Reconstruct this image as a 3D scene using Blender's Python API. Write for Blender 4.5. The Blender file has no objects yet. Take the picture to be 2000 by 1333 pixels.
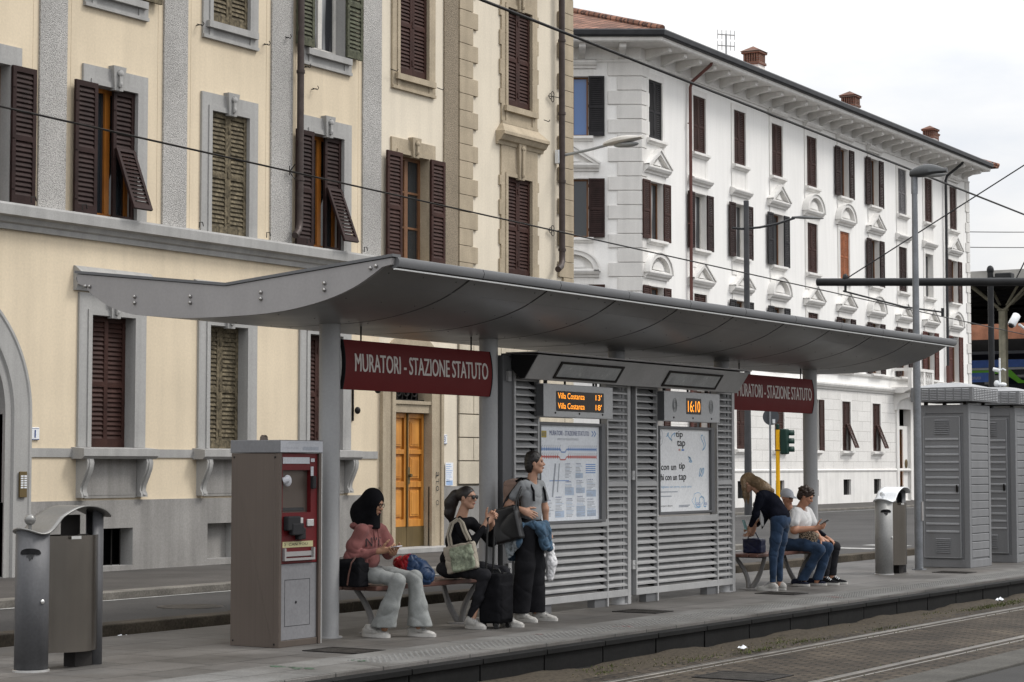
import bpy, bmesh, math, random
import numpy as np
from mathutils import Matrix, Vector
rnd = random.Random(7)
scene = bpy.context.scene
COL = scene.collection
R_ = math.radians
PI = math.pi

# ------------------------------------------------------------------ camera
cam_d = bpy.data.cameras.new("camera")
cam = bpy.data.objects.new("camera", cam_d); COL.objects.link(cam)
cam_d.sensor_width = 36.0; cam_d.lens = 72.0
cam_d.clip_start = 0.1; cam_d.clip_end = 3000
HEAD = 32.21455; PITCH = 3.47645          # degrees: heading from +X, tilt up
cam.location = (0, 0, 1.53)
cam.rotation_euler = (R_(90 + PITCH), 0, R_(HEAD - 90))
scene.camera = cam

# ------------------------------------------------------------------ world: bright overcast sky
SUN_EL, SUN_AZ = 50.0, -52.0              # azimuth measured from +X (counter-clockwise), degrees
world = bpy.data.worlds.new("World"); scene.world = world
world.use_nodes = True
wt = world.node_tree; wt.nodes.clear()
def wn(t): return wt.nodes.new(t)
wout = wn("ShaderNodeOutputWorld"); wbg = wn("ShaderNodeBackground")
wbg.inputs[1].default_value = 0.1
sky = wn("ShaderNodeTexSky"); sky.sky_type = 'NISHITA'; sky.sun_disc = False
sky.sun_elevation = R_(SUN_EL); sky.sun_rotation = R_(90 - SUN_AZ)
sky.air_density = 1.0; sky.dust_density = 2.0
tc = wn("ShaderNodeTexCoord"); sep = wn("ShaderNodeSeparateXYZ")
wt.links.new(tc.outputs["Generated"], sep.inputs[0])
el = wn("ShaderNodeMapRange"); el.inputs[1].default_value = 0.0; el.inputs[2].default_value = 1.0
el.inputs[3].default_value = 6.9; el.inputs[4].default_value = 21.5     # overcast: zenith about 2.3 x horizon
wt.links.new(sep.outputs[2], el.inputs[0])
mp = wn("ShaderNodeMapping"); mp.inputs["Scale"].default_value = (1.6, 1.6, 5.0)
nz = wn("ShaderNodeTexNoise"); nz.inputs["Scale"].default_value = 2.2; nz.inputs["Detail"].default_value = 7; nz.inputs["Roughness"].default_value = .55
wt.links.new(tc.outputs["Generated"], mp.inputs[0]); wt.links.new(mp.outputs[0], nz.inputs[0])
cr = wn("ShaderNodeValToRGB")
cr.color_ramp.elements[0].position = .33; cr.color_ramp.elements[0].color = (.70, .74, .805, 1)
cr.color_ramp.elements[1].position = .66; cr.color_ramp.elements[1].color = (1.03, 1.005, .97, 1)
wt.links.new(nz.outputs[0], cr.inputs[0])
mul = wn("ShaderNodeVectorMath"); mul.operation = 'SCALE'
wt.links.new(cr.outputs[0], mul.inputs[0]); wt.links.new(el.outputs[0], mul.inputs["Scale"])
mix = wn("ShaderNodeMix"); mix.data_type = 'RGBA'; mix.inputs[0].default_value = .94
wt.links.new(sky.outputs[0], mix.inputs[6]); wt.links.new(mul.outputs[0], mix.inputs[7])
wt.links.new(mix.outputs[2], wbg.inputs[0]); wt.links.new(wbg.outputs[0], wout.inputs[0])

# ------------------------------------------------------------------ veiled sun
sun_d = bpy.data.lights.new("sun", 'SUN'); sun_d.energy = 1.5; sun_d.angle = R_(14); sun_d.color = (1, .965, .91)
sun = bpy.data.objects.new("sun", sun_d); COL.objects.link(sun)
sv = Vector((math.cos(R_(SUN_EL)) * math.cos(R_(SUN_AZ)), math.cos(R_(SUN_EL)) * math.sin(R_(SUN_AZ)), math.sin(R_(SUN_EL))))
sun.rotation_euler = sv.to_track_quat('Z', 'Y').to_euler()
sun.location = (0, 0, 40)

vs = scene.view_settings
vs.view_transform = 'Standard'; vs.look = 'None'; vs.exposure = 0.30; vs.gamma = 1.0
vs.use_curve_mapping = False
scene.cycles.max_bounces = 6; scene.cycles.diffuse_bounces = 3; scene.cycles.glossy_bounces = 3
scene.cycles.transmission_bounces = 4; scene.cycles.use_denoising = True

# ------------------------------------------------------------------ materials
def srgb(r, g, b):
    f = lambda c: (c / 255) / 12.92 if c / 255 <= .04045 else ((c / 255 + .055) / 1.055) ** 2.4
    return (f(r), f(g), f(b))
class Nt:
    def __init__(s, name):
        s.m = bpy.data.materials.new(name); s.m.use_nodes = True
        s.t = s.m.node_tree; s.b = s.t.nodes["Principled BSDF"]
        s.tc = s.t.nodes.new("ShaderNodeTexCoord")
    def n(s, t, **k):
        x = s.t.nodes.new(t)
        for a, v in k.items(): setattr(x, a, v)
        return x
    def l(s, a, b): s.t.links.new(a, b)
    def map(s, sc):
        m = s.n("ShaderNodeMapping"); m.inputs["Scale"].default_value = sc
        s.l(s.tc.outputs["Object"], m.inputs[0]); return m.outputs[0]
    def noise(s, scale, detail=5, vec=None, rough=.55):
        x = s.n("ShaderNodeTexNoise"); x.inputs["Scale"].default_value = scale; x.inputs["Detail"].default_value = detail
        x.inputs["Roughness"].default_value = rough
        s.l(vec if vec is not None else s.tc.outputs["Object"], x.inputs["Vector"]); return x.outputs[0]
    def ramp(s, fac, p0, c0, p1, c1):
        x = s.n("ShaderNodeValToRGB"); e = x.color_ramp.elements
        e[0].position = p0; e[0].color = (*c0, 1); e[1].position = p1; e[1].color = (*c1, 1)
        s.l(fac, x.inputs[0]); return x.outputs[0]
    def mixc(s, fac, a, b, mode='MIX'):
        x = s.n("ShaderNodeMix", data_type='RGBA', blend_type=mode)
        for i, v in ((0, fac), (6, a), (7, b)):
            if hasattr(v, "is_linked") or hasattr(v, "links"): s.l(v, x.inputs[i])
            elif i == 0: x.inputs[0].default_value = v
            else: x.inputs[i].default_value = (*v, 1)
        return x.outputs[2]
    def bump(s, h, strength=.3, dist=.01):
        x = s.n("ShaderNodeBump"); x.inputs["Strength"].default_value = strength; x.inputs["Distance"].default_value = dist
        s.l(h, x.inputs["Height"]); s.l(x.outputs[0], s.b.inputs["Normal"])
    def base(s, c):
        if isinstance(c, tuple): s.b.inputs["Base Color"].default_value = (*c, 1)
        else: s.l(c, s.b.inputs["Base Color"])
    def set(s, rough=.6, metal=0., spec=.5):
        s.b.inputs["Roughness"].default_value = rough; s.b.inputs["Metallic"].default_value = metal
        s.b.inputs["Specular IOR Level"].default_value = spec
sc3 = lambda c, k: tuple(min(1, x * k) for x in c)

def mat(name, col, rough=.6, metal=0., var=.12, sc=2.5, fine=.06, fsc=45., bump=.0, bsc=90., spec=.22, streak=0., dist=.004):
    t = Nt(name); t.set(rough, metal, spec)
    c = t.ramp(t.noise(sc, 6), .32, sc3(col, 1 - var), .68, sc3(col, 1 + var))
    if fine: c = t.mixc(1.0, c, t.ramp(t.noise(fsc, 3), .35, (1 - fine,) * 3, .65, (1 + fine,) * 3), 'MULTIPLY')
    if streak: c = t.mixc(1.0, c, t.ramp(t.noise(1., 6, t.map((5, 5, .35))), .36, (1 - streak,) * 3, .6, (1., 1., 1.)), 'MULTIPLY')
    t.base(c)
    if bump: t.bump(t.noise(bsc, 4), bump, dist)
    # roughness breakup
    r = t.n("ShaderNodeMapRange"); r.inputs[3].default_value = max(.02, rough - .08); r.inputs[4].default_value = min(1, rough + .08)
    t.l(t.noise(sc * 3, 4), r.inputs[0]); t.l(r.outputs[0], t.b.inputs["Roughness"])
    return t.m
def mat_roughcast(name, col):
    t = Nt(name); t.set(.9, 0, .2)
    n1 = t.noise(62, 2, rough=.7)
    c = t.ramp(n1, .36, sc3(col, .52), .57, sc3(col, 1.14))
    c = t.mixc(1.0, c, t.ramp(t.noise(1.2, 4, t.map((1, 1, .5))), .35, (.86,) * 3, .65, (1.06,) * 3), 'MULTIPLY')
    t.base(c); t.bump(n1, 1.0, .025); return t.m
def mat_bricks(name, c1, c2, cm, w, h, mortar, bump=.4, vec=(1, 1, 1), rough=.85, noise=.25, nsc=1.5, dist=.01, rot=None, gum=False):
    t = Nt(name); t.set(rough, 0, .3)
    b = t.n("ShaderNodeTexBrick"); b.inputs["Scale"].default_value = 1.0
    b.inputs["Brick Width"].default_value = w; b.inputs["Row Height"].default_value = h; b.inputs["Mortar Size"].default_value = mortar
    b.inputs["Mortar Smooth"].default_value = .3; b.inputs["Bias"].default_value = 0
    for i, c in ((1, c1), (2, c2), (3, cm)): b.inputs[i].default_value = (*c, 1)
    m = t.n("ShaderNodeMapping"); m.inputs["Scale"].default_value = vec
    if rot: m.inputs["Rotation"].default_value = rot
    t.l(t.tc.outputs["Object"], m.inputs[0])
    d = t.n("ShaderNodeVectorMath", operation='MULTIPLY_ADD'); d.inputs[1].default_value = (.012,) * 3
    nn = t.n("ShaderNodeTexNoise"); nn.inputs["Scale"].default_value = 9; t.l(t.tc.outputs["Object"], nn.inputs["Vector"])
    t.l(nn.outputs["Color"], d.inputs[0]); t.l(m.outputs[0], d.inputs[2]); t.l(d.outputs[0], b.inputs["Vector"])
    c = t.mixc(1.0, b.outputs[0], t.ramp(t.noise(nsc, 7), .3, (1 - noise,) * 3, .7, (1 + noise,) * 3), 'MULTIPLY')
    c = t.mixc(1.0, c, t.ramp(t.noise(60, 3), .35, (.86,) * 3, .65, (1.12,) * 3), 'MULTIPLY')
    if gum:
        vo = t.n("ShaderNodeTexVoronoi"); vo.inputs["Scale"].default_value = 3.2; t.l(t.tc.outputs["Object"], vo.inputs["Vector"])
        c = t.mixc(1.0, c, t.ramp(vo.outputs["Distance"], .045, (.55,) * 3, .075, (1.,) * 3), 'MULTIPLY')
        c = t.mixc(1.0, c, t.ramp(t.noise(.55, 8, rough=.7), .38, (.74, .71, .68), .56, (1.06,) * 3), 'MULTIPLY')
    t.base(c)
    inv = t.n("ShaderNodeMath", operation='SUBTRACT'); inv.inputs[0].default_value = 1; t.l(b.outputs["Fac"], inv.inputs[1])
    ad = t.n("ShaderNodeMath", operation='MULTIPLY_ADD'); ad.inputs[1].default_value = .25
    t.l(t.noise(40, 4), ad.inputs[0]); t.l(inv.outputs[0], ad.inputs[2])
    t.bump(ad.outputs[0], bump, dist); return t.m
def mat_brushed(name, col, rough=.35, metal=.9, var=.3, axis=(40, 40, .6), dark=.0):
    t = Nt(name); t.set(rough, metal, .5)
    n1 = t.noise(1., 5, t.map(axis)); n2 = t.noise(1.3, 6, t.map((1.6, 1.6, .7)))
    c = t.ramp(n1, .3, sc3(col, 1 - var * .4), .7, sc3(col, 1 + var * .3))
    c = t.mixc(1.0, c, t.ramp(n2, .3, (1 - var,) * 3, .7, (1 + var * .4,) * 3), 'MULTIPLY')
    t.base(c)
    r = t.n("ShaderNodeMapRange"); r.inputs[3].default_value = rough - .08; r.inputs[4].default_value = rough + .15
    t.l(n2, r.inputs[0]); t.l(r.outputs[0], t.b.inputs["Roughness"]); return t.m
def mat_glass(name, tint=(.02, .025, .03), rough=.04):
    t = Nt(name); t.set(rough, 0, .8); t.base(tint)
    t.bump(t.noise(1.1, 2), .03, .02); return t.m
def mat_curtain_glass(name, col):
    t = Nt(name); t.set(.06, 0, .6)
    n1 = t.noise(1., 3, t.map((26, 1, .4)))
    t.base(t.mixc(t.ramp(t.noise(1., 2, t.map((3.5, 1, .25))), .42, (0,) * 3, .5, (1,) * 3), t.ramp(n1, .3, sc3(col, .5), .7, col), (.02, .022, .026))); return t.m
def mat_emit(name, col, st):
    t = Nt(name); t.base(sc3(col, .3)); t.b.inputs["Emission Color"].default_value = (*col, 1); t.b.inputs["Emission Strength"].default_value = st; return t.m
def mat_wood(name, c1, c2, axis=(14, 14, 1.2), rough=.5):
    t = Nt(name); t.set(rough, 0, .4)
    n1 = t.noise(1., 6, t.map(axis), .65)
    t.base(t.mixc(1.0, t.ramp(n1, .3, c1, .7, c2), t.ramp(t.noise(3, 3), .3, (.85,) * 3, .7, (1.1,) * 3), 'MULTIPLY'))
    t.bump(n1, .15, .003); return t.m
def mat_spots(name, c1, c2, sc=50., rough=.8, p=.45):
    t = Nt(name); t.set(rough, 0, .3); n1 = t.noise(sc, 2)
    t.base(t.ramp(n1, p - .03, c1, p + .03, c2)); t.bump(n1, .2, .003); return t.m
def mat_fabric(name, col, rough=.9, var=.15, sc=9, weave=260., bump=.25):
    t = Nt(name); t.set(rough, 0, .06)
    c = t.ramp(t.noise(sc, 5), .3, sc3(col, 1 - var), .7, sc3(col, 1 + var))
    t.base(t.mixc(1.0, c, t.ramp(t.noise(weave, 2), .3, (.88,) * 3, .7, (1.1,) * 3), 'MULTIPLY'))
    t.b.inputs["Sheen Weight"].default_value = .0 if max(col) < .05 else .10
    t.bump(t.noise(26, 5), bump, .012); return t.m

# ------------------------------------------------------------------ geometry collector
class G:
    def __init__(s): s.v = []; s.f = []; s.mi = []; s.M = None
    def add(s, vs, fs, m=0):
        o = len(s.v)
        if s.M is not None: vs = [tuple(s.M @ Vector(p)) for p in vs]
        s.v += [tuple(p) for p in vs]; s.f += [tuple(i + o for i in q) for q in fs]; s.mi += [m] * len(fs)
        return s
    def box(s, x0, x1, y0, y1, z0, z1, m=0):
        return s.add([(x0, y0, z0), (x1, y0, z0), (x1, y1, z0), (x0, y1, z0), (x0, y0, z1), (x1, y0, z1), (x1, y1, z1), (x0, y1, z1)],
                     [(0, 3, 2, 1), (4, 5, 6, 7), (0, 1, 5, 4), (1, 2, 6, 5), (2, 3, 7, 6), (3, 0, 4, 7)], m)
    def quad(s, a, b, c, d, m=0): return s.add([a, b, c, d], [(0, 1, 2, 3)], m)
    def prism(s, pts, axis, a, b, m=0, caps=True):
        # pts: 2-D outline; axis 'x': (y,z) outline, 'y': (x,z), 'z': (x,y)
        mk = {'x': lambda p, t: (t, p[0], p[1]), 'y': lambda p, t: (p[0], t, p[1]), 'z': lambda p, t: (p[0], p[1], t)}[axis]
        n = len(pts); vs = [mk(p, a) for p in pts] + [mk(p, b) for p in pts]
        fs = [(i, (i + 1) % n, n + (i + 1) % n, n + i) for i in range(n)]
        if caps: fs += [tuple(range(n - 1, -1, -1)), tuple(range(n, 2 * n))]
        return s.add(vs, fs, m)
    def cyl(s, p0, p1, r0, r1=None, n=16, m=0, caps=True):
        r1 = r0 if r1 is None else r1
        return s.tube([p0, p1], [r0, r1], n, m, caps)
    def tube(s, P, r, n=8, m=0, caps=True):
        P = [Vector(p) for p in P]; k = len(P)
        if not isinstance(r, (list, tuple)): r = [r] * k
        vs = []; fs = []
        up = None
        for i, p in enumerate(P):
            d = (P[min(i + 1, k - 1)] - P[max(i - 1, 0)]).normalized()
            if up is None:
                up = Vector((0, 0, 1)) if abs(d.z) < .9 else Vector((1, 0, 0))
            a = (up - d * up.dot(d))
            if a.length < 1e-4: a = d.orthogonal()
            a.normalize(); b = d.cross(a); up = a
            vs += [tuple(p + (a * math.cos(2 * PI * j / n) + b * math.sin(2 * PI * j / n)) * r[i]) for j in range(n)]
        for i in range(k - 1):
            for j in range(n):
                fs.append((i * n + j, i * n + (j + 1) % n, (i + 1) * n + (j + 1) % n, (i + 1) * n + j))
        if caps: fs += [tuple(range(n - 1, -1, -1)), tuple(range((k - 1) * n, k * n))]
        return s.add(vs, fs, m)
    def lathe(s, prof, c=(0, 0, 0), n=20, m=0, a0=0., a1=2 * PI, caps=False):
        # prof: (radius, z)
        full = abs(a1 - a0 - 2 * PI) < 1e-6; na = n if full else n + 1
        vs = [(c[0] + r * math.cos(a0 + (a1 - a0) * j / n), c[1] + r * math.sin(a0 + (a1 - a0) * j / n), c[2] + z) for r, z in prof for j in range(na)]
        fs = [(i * na + j, i * na + (j + 1) % na, (i + 1) * na + (j + 1) % na, (i + 1) * na + j) for i in range(len(prof) - 1) for j in range(n)]
        return s.add(vs, fs, m)
    def ell(s, c, r, n=14, m=0, k=9, R=None):
        vs = []; fs = []
        for i in range(k + 1):
            t = PI * i / k
            for j in range(n):
                p = Vector((r[0] * math.sin(t) * math.cos(2 * PI * j / n), r[1] * math.sin(t) * math.sin(2 * PI * j / n), r[2] * math.cos(t)))
                if R is not None: p = R @ p
                vs.append((c[0] + p.x, c[1] + p.y, c[2] + p.z))
        for i in range(k):
            for j in range(n): fs.append((i * n + j, (i + 1) * n + j, (i + 1) * n + (j + 1) % n, i * n + (j + 1) % n))
        return s.add(vs, fs, m)
    def sweep(s, prof, path, m=0, caps=True, closed=True):
        # prof: list of (out, up); path: list of (point, outdir) with z up
        n = len(prof); vs = []; fs = []
        for p, o in path:
            for a, b in prof: vs.append((p[0] + o[0] * a, p[1] + o[1] * a, p[2] + b))
        e = n if closed else n - 1
        for i in range(len(path) - 1):
            for j in range(e): fs.append((i * n + j, i * n + (j + 1) % n, (i + 1) * n + (j + 1) % n, (i + 1) * n + j))
        if caps and closed: fs += [tuple(range(n - 1, -1, -1)), tuple(range((len(path) - 1) * n, len(path) * n))]
        return s.add(vs, fs, m)
    def mesh(s, name, mats, off=None, smooth=30, merge=True):
        me = bpy.data.meshes.new(name)
        vs = s.v if off is None else [(p[0] - off[0], p[1] - off[1], p[2] - off[2]) for p in s.v]
        me.from_pydata(vs, [], s.f); me.polygons.foreach_set("material_index", s.mi)
        bm = bmesh.new(); bm.from_mesh(me)
        if merge: bmesh.ops.remove_doubles(bm, verts=bm.verts, dist=1e-5)
        bmesh.ops.recalc_face_normals(bm, faces=bm.faces)
        bm.to_mesh(me); bm.free()
        for m in (mats if isinstance(mats, (list, tuple)) else [mats]): me.materials.append(m)
        if smooth:
            me.polygons.foreach_set("use_smooth", [True] * len(me.polygons)); me.set_sharp_from_angle(angle=R_(smooth))
        me.update(); return me
    def build(s, name, mats, parent=None, world=True, smooth=30, bevel=0., loc=None, merge=True):
        """world=True: vertices are in world axes, shifted into the parent's frame (its location)"""
        off = None
        if parent is not None and world: off = base_of(parent)
        if parent is None and loc is not None: off = loc
        me = s.mesh(name, mats, off, smooth, merge)
        return link(name, me, parent, loc if parent is None else None, bevel)
def base_of(o):
    p = Vector((0, 0, 0))
    while o is not None: p += o.location; o = o.parent
    return p
def link(name, me, parent=None, loc=None, bevel=0.):
    o = bpy.data.objects.new(name, me); COL.objects.link(o)
    if parent is not None: o.parent = parent
    if loc is not None: o.location = loc
    if bevel:
        b = o.modifiers.new("bevel", 'BEVEL'); b.width = bevel; b.segments = 2; b.limit_method = 'ANGLE'; b.angle_limit = R_(40)
    return o
def tag(o, label, cat, group=None):
    o["label"] = label; o["category"] = cat
    if group: o["group"] = group
    return o
def thing(name, label, cat, loc, rz=0., group=None):
    o = bpy.data.objects.new(name, None); COL.objects.link(o); o.empty_display_size = .2
    o.location = loc; o.rotation_euler = (0, 0, rz)
    return tag(o, label, cat, group)
def structure(name, g, mats, loc=None, **k):
    o = g.build(name, mats, None, loc=loc, **k); o["kind"] = "structure"; return o
def copy_tree(o, parent=None):
    c = o.copy(); COL.objects.link(c); c.parent = parent
    for ch in list(o.children): copy_tree(ch, c)
    return c
_txt = {}
def text_geo(st, width, height, space=1.0, cuts=0):
    """flat letter mesh: unit-free verts (x,y) in a box width x height, and faces"""
    cu = bpy.data.curves.new("lettering", 'FONT'); cu.body = st; cu.size = 1; cu.space_character = space; cu.resolution_u = 3
    ob = bpy.data.objects.new("lettering", cu); COL.objects.link(ob)
    dg = bpy.context.evaluated_depsgraph_get(); dg.update()
    me = bpy.data.meshes.new_from_object(ob.evaluated_get(dg))
    if cuts:
        bm = bmesh.new(); bm.from_mesh(me); y0 = min(v.co.y for v in bm.verts); y1 = max(v.co.y for v in bm.verts)
        for i in range(1, cuts): bmesh.ops.bisect_plane(bm, geom=bm.verts[:] + bm.edges[:] + bm.faces[:], plane_co=(0, y0 + (y1 - y0) * i / cuts, 0), plane_no=(0, 1, 0))
        bm.to_mesh(me); bm.free()
    vs = [(v.co.x, v.co.y) for v in me.vertices]; fs = [tuple(p.vertices) for p in me.polygons]
    bpy.data.objects.remove(ob); bpy.data.curves.remove(cu); bpy.data.meshes.remove(me)
    x0 = min(v[0] for v in vs); x1 = max(v[0] for v in vs); y0 = min(v[1] for v in vs); y1 = max(v[1] for v in vs)
    sy = height / (y1 - y0); sx = width / (x1 - x0) if width else sy * .8
    return [((x - x0) * sx, (y - y0) * sy) for x, y in vs], fs
def put_text(g, st, x, z, w, h, y, m=0, fn=None, space=1.0, cuts=0):
    vs, fs = text_geo(st, w, h, space, cuts)
    fn = fn or (lambda a, b: (a, y, b))
    return g.add([fn(x + a, z + b) for a, b in vs], fs, m)
def wall_holes(g, x0, x1, z0, z1, holes, depth, m=0, mr=0, y=0., mback=None):
    """front sheet in the XZ plane at y, with rectangular holes (xa,xb,za,zb) and reveals going back by depth"""
    xs = sorted({x0, x1, *[h[0] for h in holes], *[h[1] for h in holes]}); zs = sorted({z0, z1, *[h[2] for h in holes], *[h[3] for h in holes]})
    xs = [x for x in xs if x0 <= x <= x1]; zs = [z for z in zs if z0 <= z <= z1]
    for i in range(len(xs) - 1):
        for j in range(len(zs) - 1):
            cx = (xs[i] + xs[i + 1]) / 2; cz = (zs[j] + zs[j + 1]) / 2
            if any(h[0] < cx < h[1] and h[2] < cz < h[3] for h in holes): continue
            g.quad((xs[i], y, zs[j]), (xs[i + 1], y, zs[j]), (xs[i + 1], y, zs[j + 1]), (xs[i], y, zs[j + 1]), m)
    for h in holes:
        a, b, c, d = h[0], h[1], max(h[2], z0), min(h[3], z1); e = y + depth
        if d <= c: continue
        g.quad((a, y, c), (a, e, c), (a, e, d), (a, y, d), mr); g.quad((b, y, c), (b, y, d), (b, e, d), (b, e, c), mr)
        if c == h[2]: g.quad((a, y, c), (b, y, c), (b, e, c), (a, e, c), mr)
        if d == h[3]: g.quad((a, y, d), (a, e, d), (b, e, d), (b, y, d), mr)
        if mback is not None: g.quad((a, e, c), (b, e, c), (b, e, d), (a, e, d), mback)

# ------------------------------------------------------------------ palette
M = {}
M['asphalt'] = mat('asphalt', (.052, .050, .049), .85, var=.22, sc=.5, fine=.25, fsc=90, bump=.35, bsc=160)
M['asphalt_old'] = mat('asphalt_old', (.07, .068, .064), .9, var=.25, sc=.7, fine=.25, fsc=70, bump=.4, bsc=120)
M['asphalt_dark'] = mat('asphalt_dark', (.035, .034, .033), .85, var=.22, sc=.5, fine=.25, fsc=90, bump=.35, bsc=160)
M['pavement'] = mat('pavement', (.072, .067, .063), .85, var=.25, sc=.8, fine=.2, fsc=60, bump=.3)
M['kerb'] = mat('kerb', (.15, .14, .125), .85, var=.28, sc=2.2, fine=.2, bump=.4, bsc=50)
M['kerb_dark'] = mat('kerb_dark', (.06, .05, .038), .9, var=.4, sc=2.2, fine=.25, bump=.4, bsc=50)
M['slabs'] = mat_bricks('slabs', (.090, .086, .081), (.116, .110, .104), (.038, .036, .034), .6, .6, .010, .15, noise=.42, nsc=.7, rough=.6, gum=True)
M['edge_slab'] = mat_bricks('edge_slab', (.142, .140, .134), (.118, .116, .112), (.058, .056, .054), .8, .8, .010, .2, noise=.25, nsc=2.0, rough=.8, gum=True)
M['grit'] = mat_spots('grit', (.075, .07, .06), (.14, .133, .118), 35, .95)
M['dirt'] = mat_spots('dirt', (.026, .020, .012), (.052, .041, .028), 28, .95)
M['cobbles'] = mat_bricks('cobbles', (.042, .032, .022), (.068, .053, .038), (.016, .013, .009), .20, .105, .016, 1.0, noise=.5, nsc=1.1, dist=.02, rot=(0, 0, R_(90)), gum=True)
M['concrete'] = mat('concrete', (.065, .062, .056), .9, var=.25, sc=1.5, fine=.2, bump=.3)
M['rubber'] = mat('rubber', (.0045, .0045, .0045), .75, var=.5, sc=1.1, fine=.3, fsc=25, bump=.4, bsc=30, streak=.25)
M['rail'] = mat_brushed('rail', (.20, .185, .165), .36, .75, .4, (1.0, 60, 60))
M['paint'] = mat('paint', (.33, .33, .32), .8, var=.3, sc=3, fine=.3, fsc=40)
M['cream'] = mat('cream', (.67, .57, .425), .9, var=.075, sc=.6, fine=.04, fsc=30, bump=.12, bsc=60, streak=.07)
M['cream_pale'] = mat('cream_pale', (.69, .62, .505), .9, var=.07, sc=.6, fine=.04, fsc=30, bump=.12, bsc=60, streak=.06)
M['grey_trim'] = mat('grey_trim', (.355, .35, .34), .85, var=.07, sc=1.2, fine=.06, bump=.15, streak=.14)
M['base_grey'] = mat('base_grey', (.285, .275, .262), .9, var=.12, sc=.9, fine=.08, bump=.25, streak=.2)
M['roughcast'] = mat_roughcast('roughcast', (.50, .485, .465))
M['roughcast_tan'] = mat_roughcast('roughcast_tan', (.33, .275, .205))
M['tan_stone'] = mat('tan_stone', (.40, .335, .245), .85, var=.12, sc=2.2, fine=.1, bump=.25, bsc=70, streak=.14)
M['tan_pale'] = mat('tan_pale', (.56, .50, .40), .85, var=.08, sc=2., fine=.06, bump=.2, streak=.15)
M['joint'] = mat('joint', (.17, .15, .12), .9)
M['shutter_brown'] = mat('shutter_brown', (.043, .0195, .0155), .6, var=.3, sc=3, fine=.15, spec=.18)
M['shutter_plum'] = mat('shutter_plum', (.028, .0155, .014), .6, var=.35, sc=3, fine=.15, spec=.16)
M['shutter_old'] = mat('shutter_old', (.115, .095, .062), .8, var=.55, sc=11, fine=.35, fsc=30, bump=.3, bsc=40)
M['shutter_green'] = mat('shutter_green', (.075, .078, .052), .75, var=.4, sc=10, fine=.3, fsc=30, bump=.3, bsc=40)
M['shutter_black'] = mat('shutter_black', (.020, .019, .021), .6, var=.2, sc=5)
M['shutter_grey'] = mat('shutter_grey', (.13, .125, .13), .6, var=.15)
M['shutter_orange'] = mat('shutter_orange', (.30, .105, .045), .6, var=.25, sc=6)
M['shutter_red'] = mat('shutter_red', (.085, .028, .021), .6, var=.2)
M['sash_orange'] = mat_wood('sash_orange', (.30, .095, .012), (.45, .17, .025))
M['sash_brown'] = mat_wood('sash_brown', (.14, .065, .03), (.22, .11, .055))
M['sash_white'] = mat('sash_white', (.6, .58, .54), .5)
M['glass'] = mat_glass('glass')
M['glass_sky_painted'] = mat_glass('glass_sky_painted', (.085, .17, .38), .03)  # sky reflection painted into the blue base colour of the panes
M['glass_curtain'] = mat_curtain_glass('glass_curtain', (.42, .43, .44))
M['curtain'] = mat_fabric('curtain', (.42, .44, .46), sc=3)
M['dark_room'] = mat('dark_room', (.018, .017, .018), .9)
M['iron'] = mat('iron', (.025, .023, .022), .5, .6, var=.4, sc=9)
M['pipe_dark'] = mat('pipe_dark', (.060, .046, .042), .45, .3, var=.2, sc=6)
M['pipe_red'] = mat('pipe_red', (.13, .058, .05), .5, .1, var=.15)
M['door_wood'] = mat_wood('door_wood', (.42, .155, .02), (.62, .28, .055), rough=.38)
M['brass_old'] = mat_brushed('brass_old', (.16, .115, .05), .5, .5)
M['enamel'] = mat('enamel', (.72, .74, .76), .25, var=.04)
M['ink_blue'] = mat('ink_blue', (.03, .06, .20), .6)
M['ink'] = mat('ink', (.02, .02, .022), .7)
M['paper'] = mat('paper', (.75, .77, .80), .8, var=.04, sc=8)
M['white_wall'] = mat('white_wall', (.85, .84, .82), .9, var=.025, sc=.5, fine=.03, fsc=25, bump=.12, bsc=50, streak=.05)
M['white_trim'] = mat('white_trim', (.765, .75, .725), .85, var=.05, sc=1.5, fine=.05, streak=.09)
M['white_quoin'] = mat('white_quoin', (.69, .675, .65), .85, var=.05, sc=1.5, fine=.05, streak=.08)
M['tiles'] = mat_bricks('tiles', (.16, .075, .05), (.26, .13, .085), (.06, .035, .028), .22, .30, .03, .8, noise=.4, nsc=1.5, dist=.04)
M['gutter'] = mat('gutter', (.045, .046, .05), .4, .4, var=.15)
M['brick'] = mat_bricks('brick', (.15, .062, .043), (.21, .10, .068), (.16, .13, .11), .25, .07, .012, .4, vec=(1, 1, 1), rot=(R_(90), 0, 0))

# ------------------------------------------------------------------ ground, street, platform, tracks
g = G(); g.quad((-1500, -1500, -.32), (2500, -1500, -.32), (2500, 2500, -.32), (-1500, 2500, -.32))
structure('ground', g, M['asphalt_old'], (0, 0, -.32))
# track bed in front of the platform (cobbled), strips of dirt beside the rails
g = G(); g.box(-20, 90, 6.42, 8.62, -.31, -.24); structure('track_bed', g, M['cobbles'], (20, 7.5, -.24))
g = G()
n = 220
for i in range(n):          # uneven dirt strip between rail and platform
    x0 = -10 + i * .4; x1 = x0 + .4
    f = lambda x: .02 * math.sin(x * 2.3) + .015 * math.sin(x * 5.1 + 1)
    g.quad((x0, 8.60, -.243), (x1, 8.60, -.243), (x1, 9.0, -.225 + f(x1)), (x0, 9.0, -.225 + f(x0)))
    g.quad((x0, 9.0, -.225 + f(x0)), (x1, 9.0, -.225 + f(x1)), (x1, 9.3, -.215), (x0, 9.3, -.215))
structure('dirt_strip', g, M['dirt'], (20, 9, -.23))
g = G(); g.box(-20, 90, 5.98, 6.42, -.31, -.225); structure('track_kerb', g, M['concrete'], (20, 6.2, -.24), bevel=.01)
g = G(); g.box(-20, 90, -30, 5.98, -.31, -.25); structure('near_road', g, M['asphalt_dark'], (20, 0, -.25))
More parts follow.
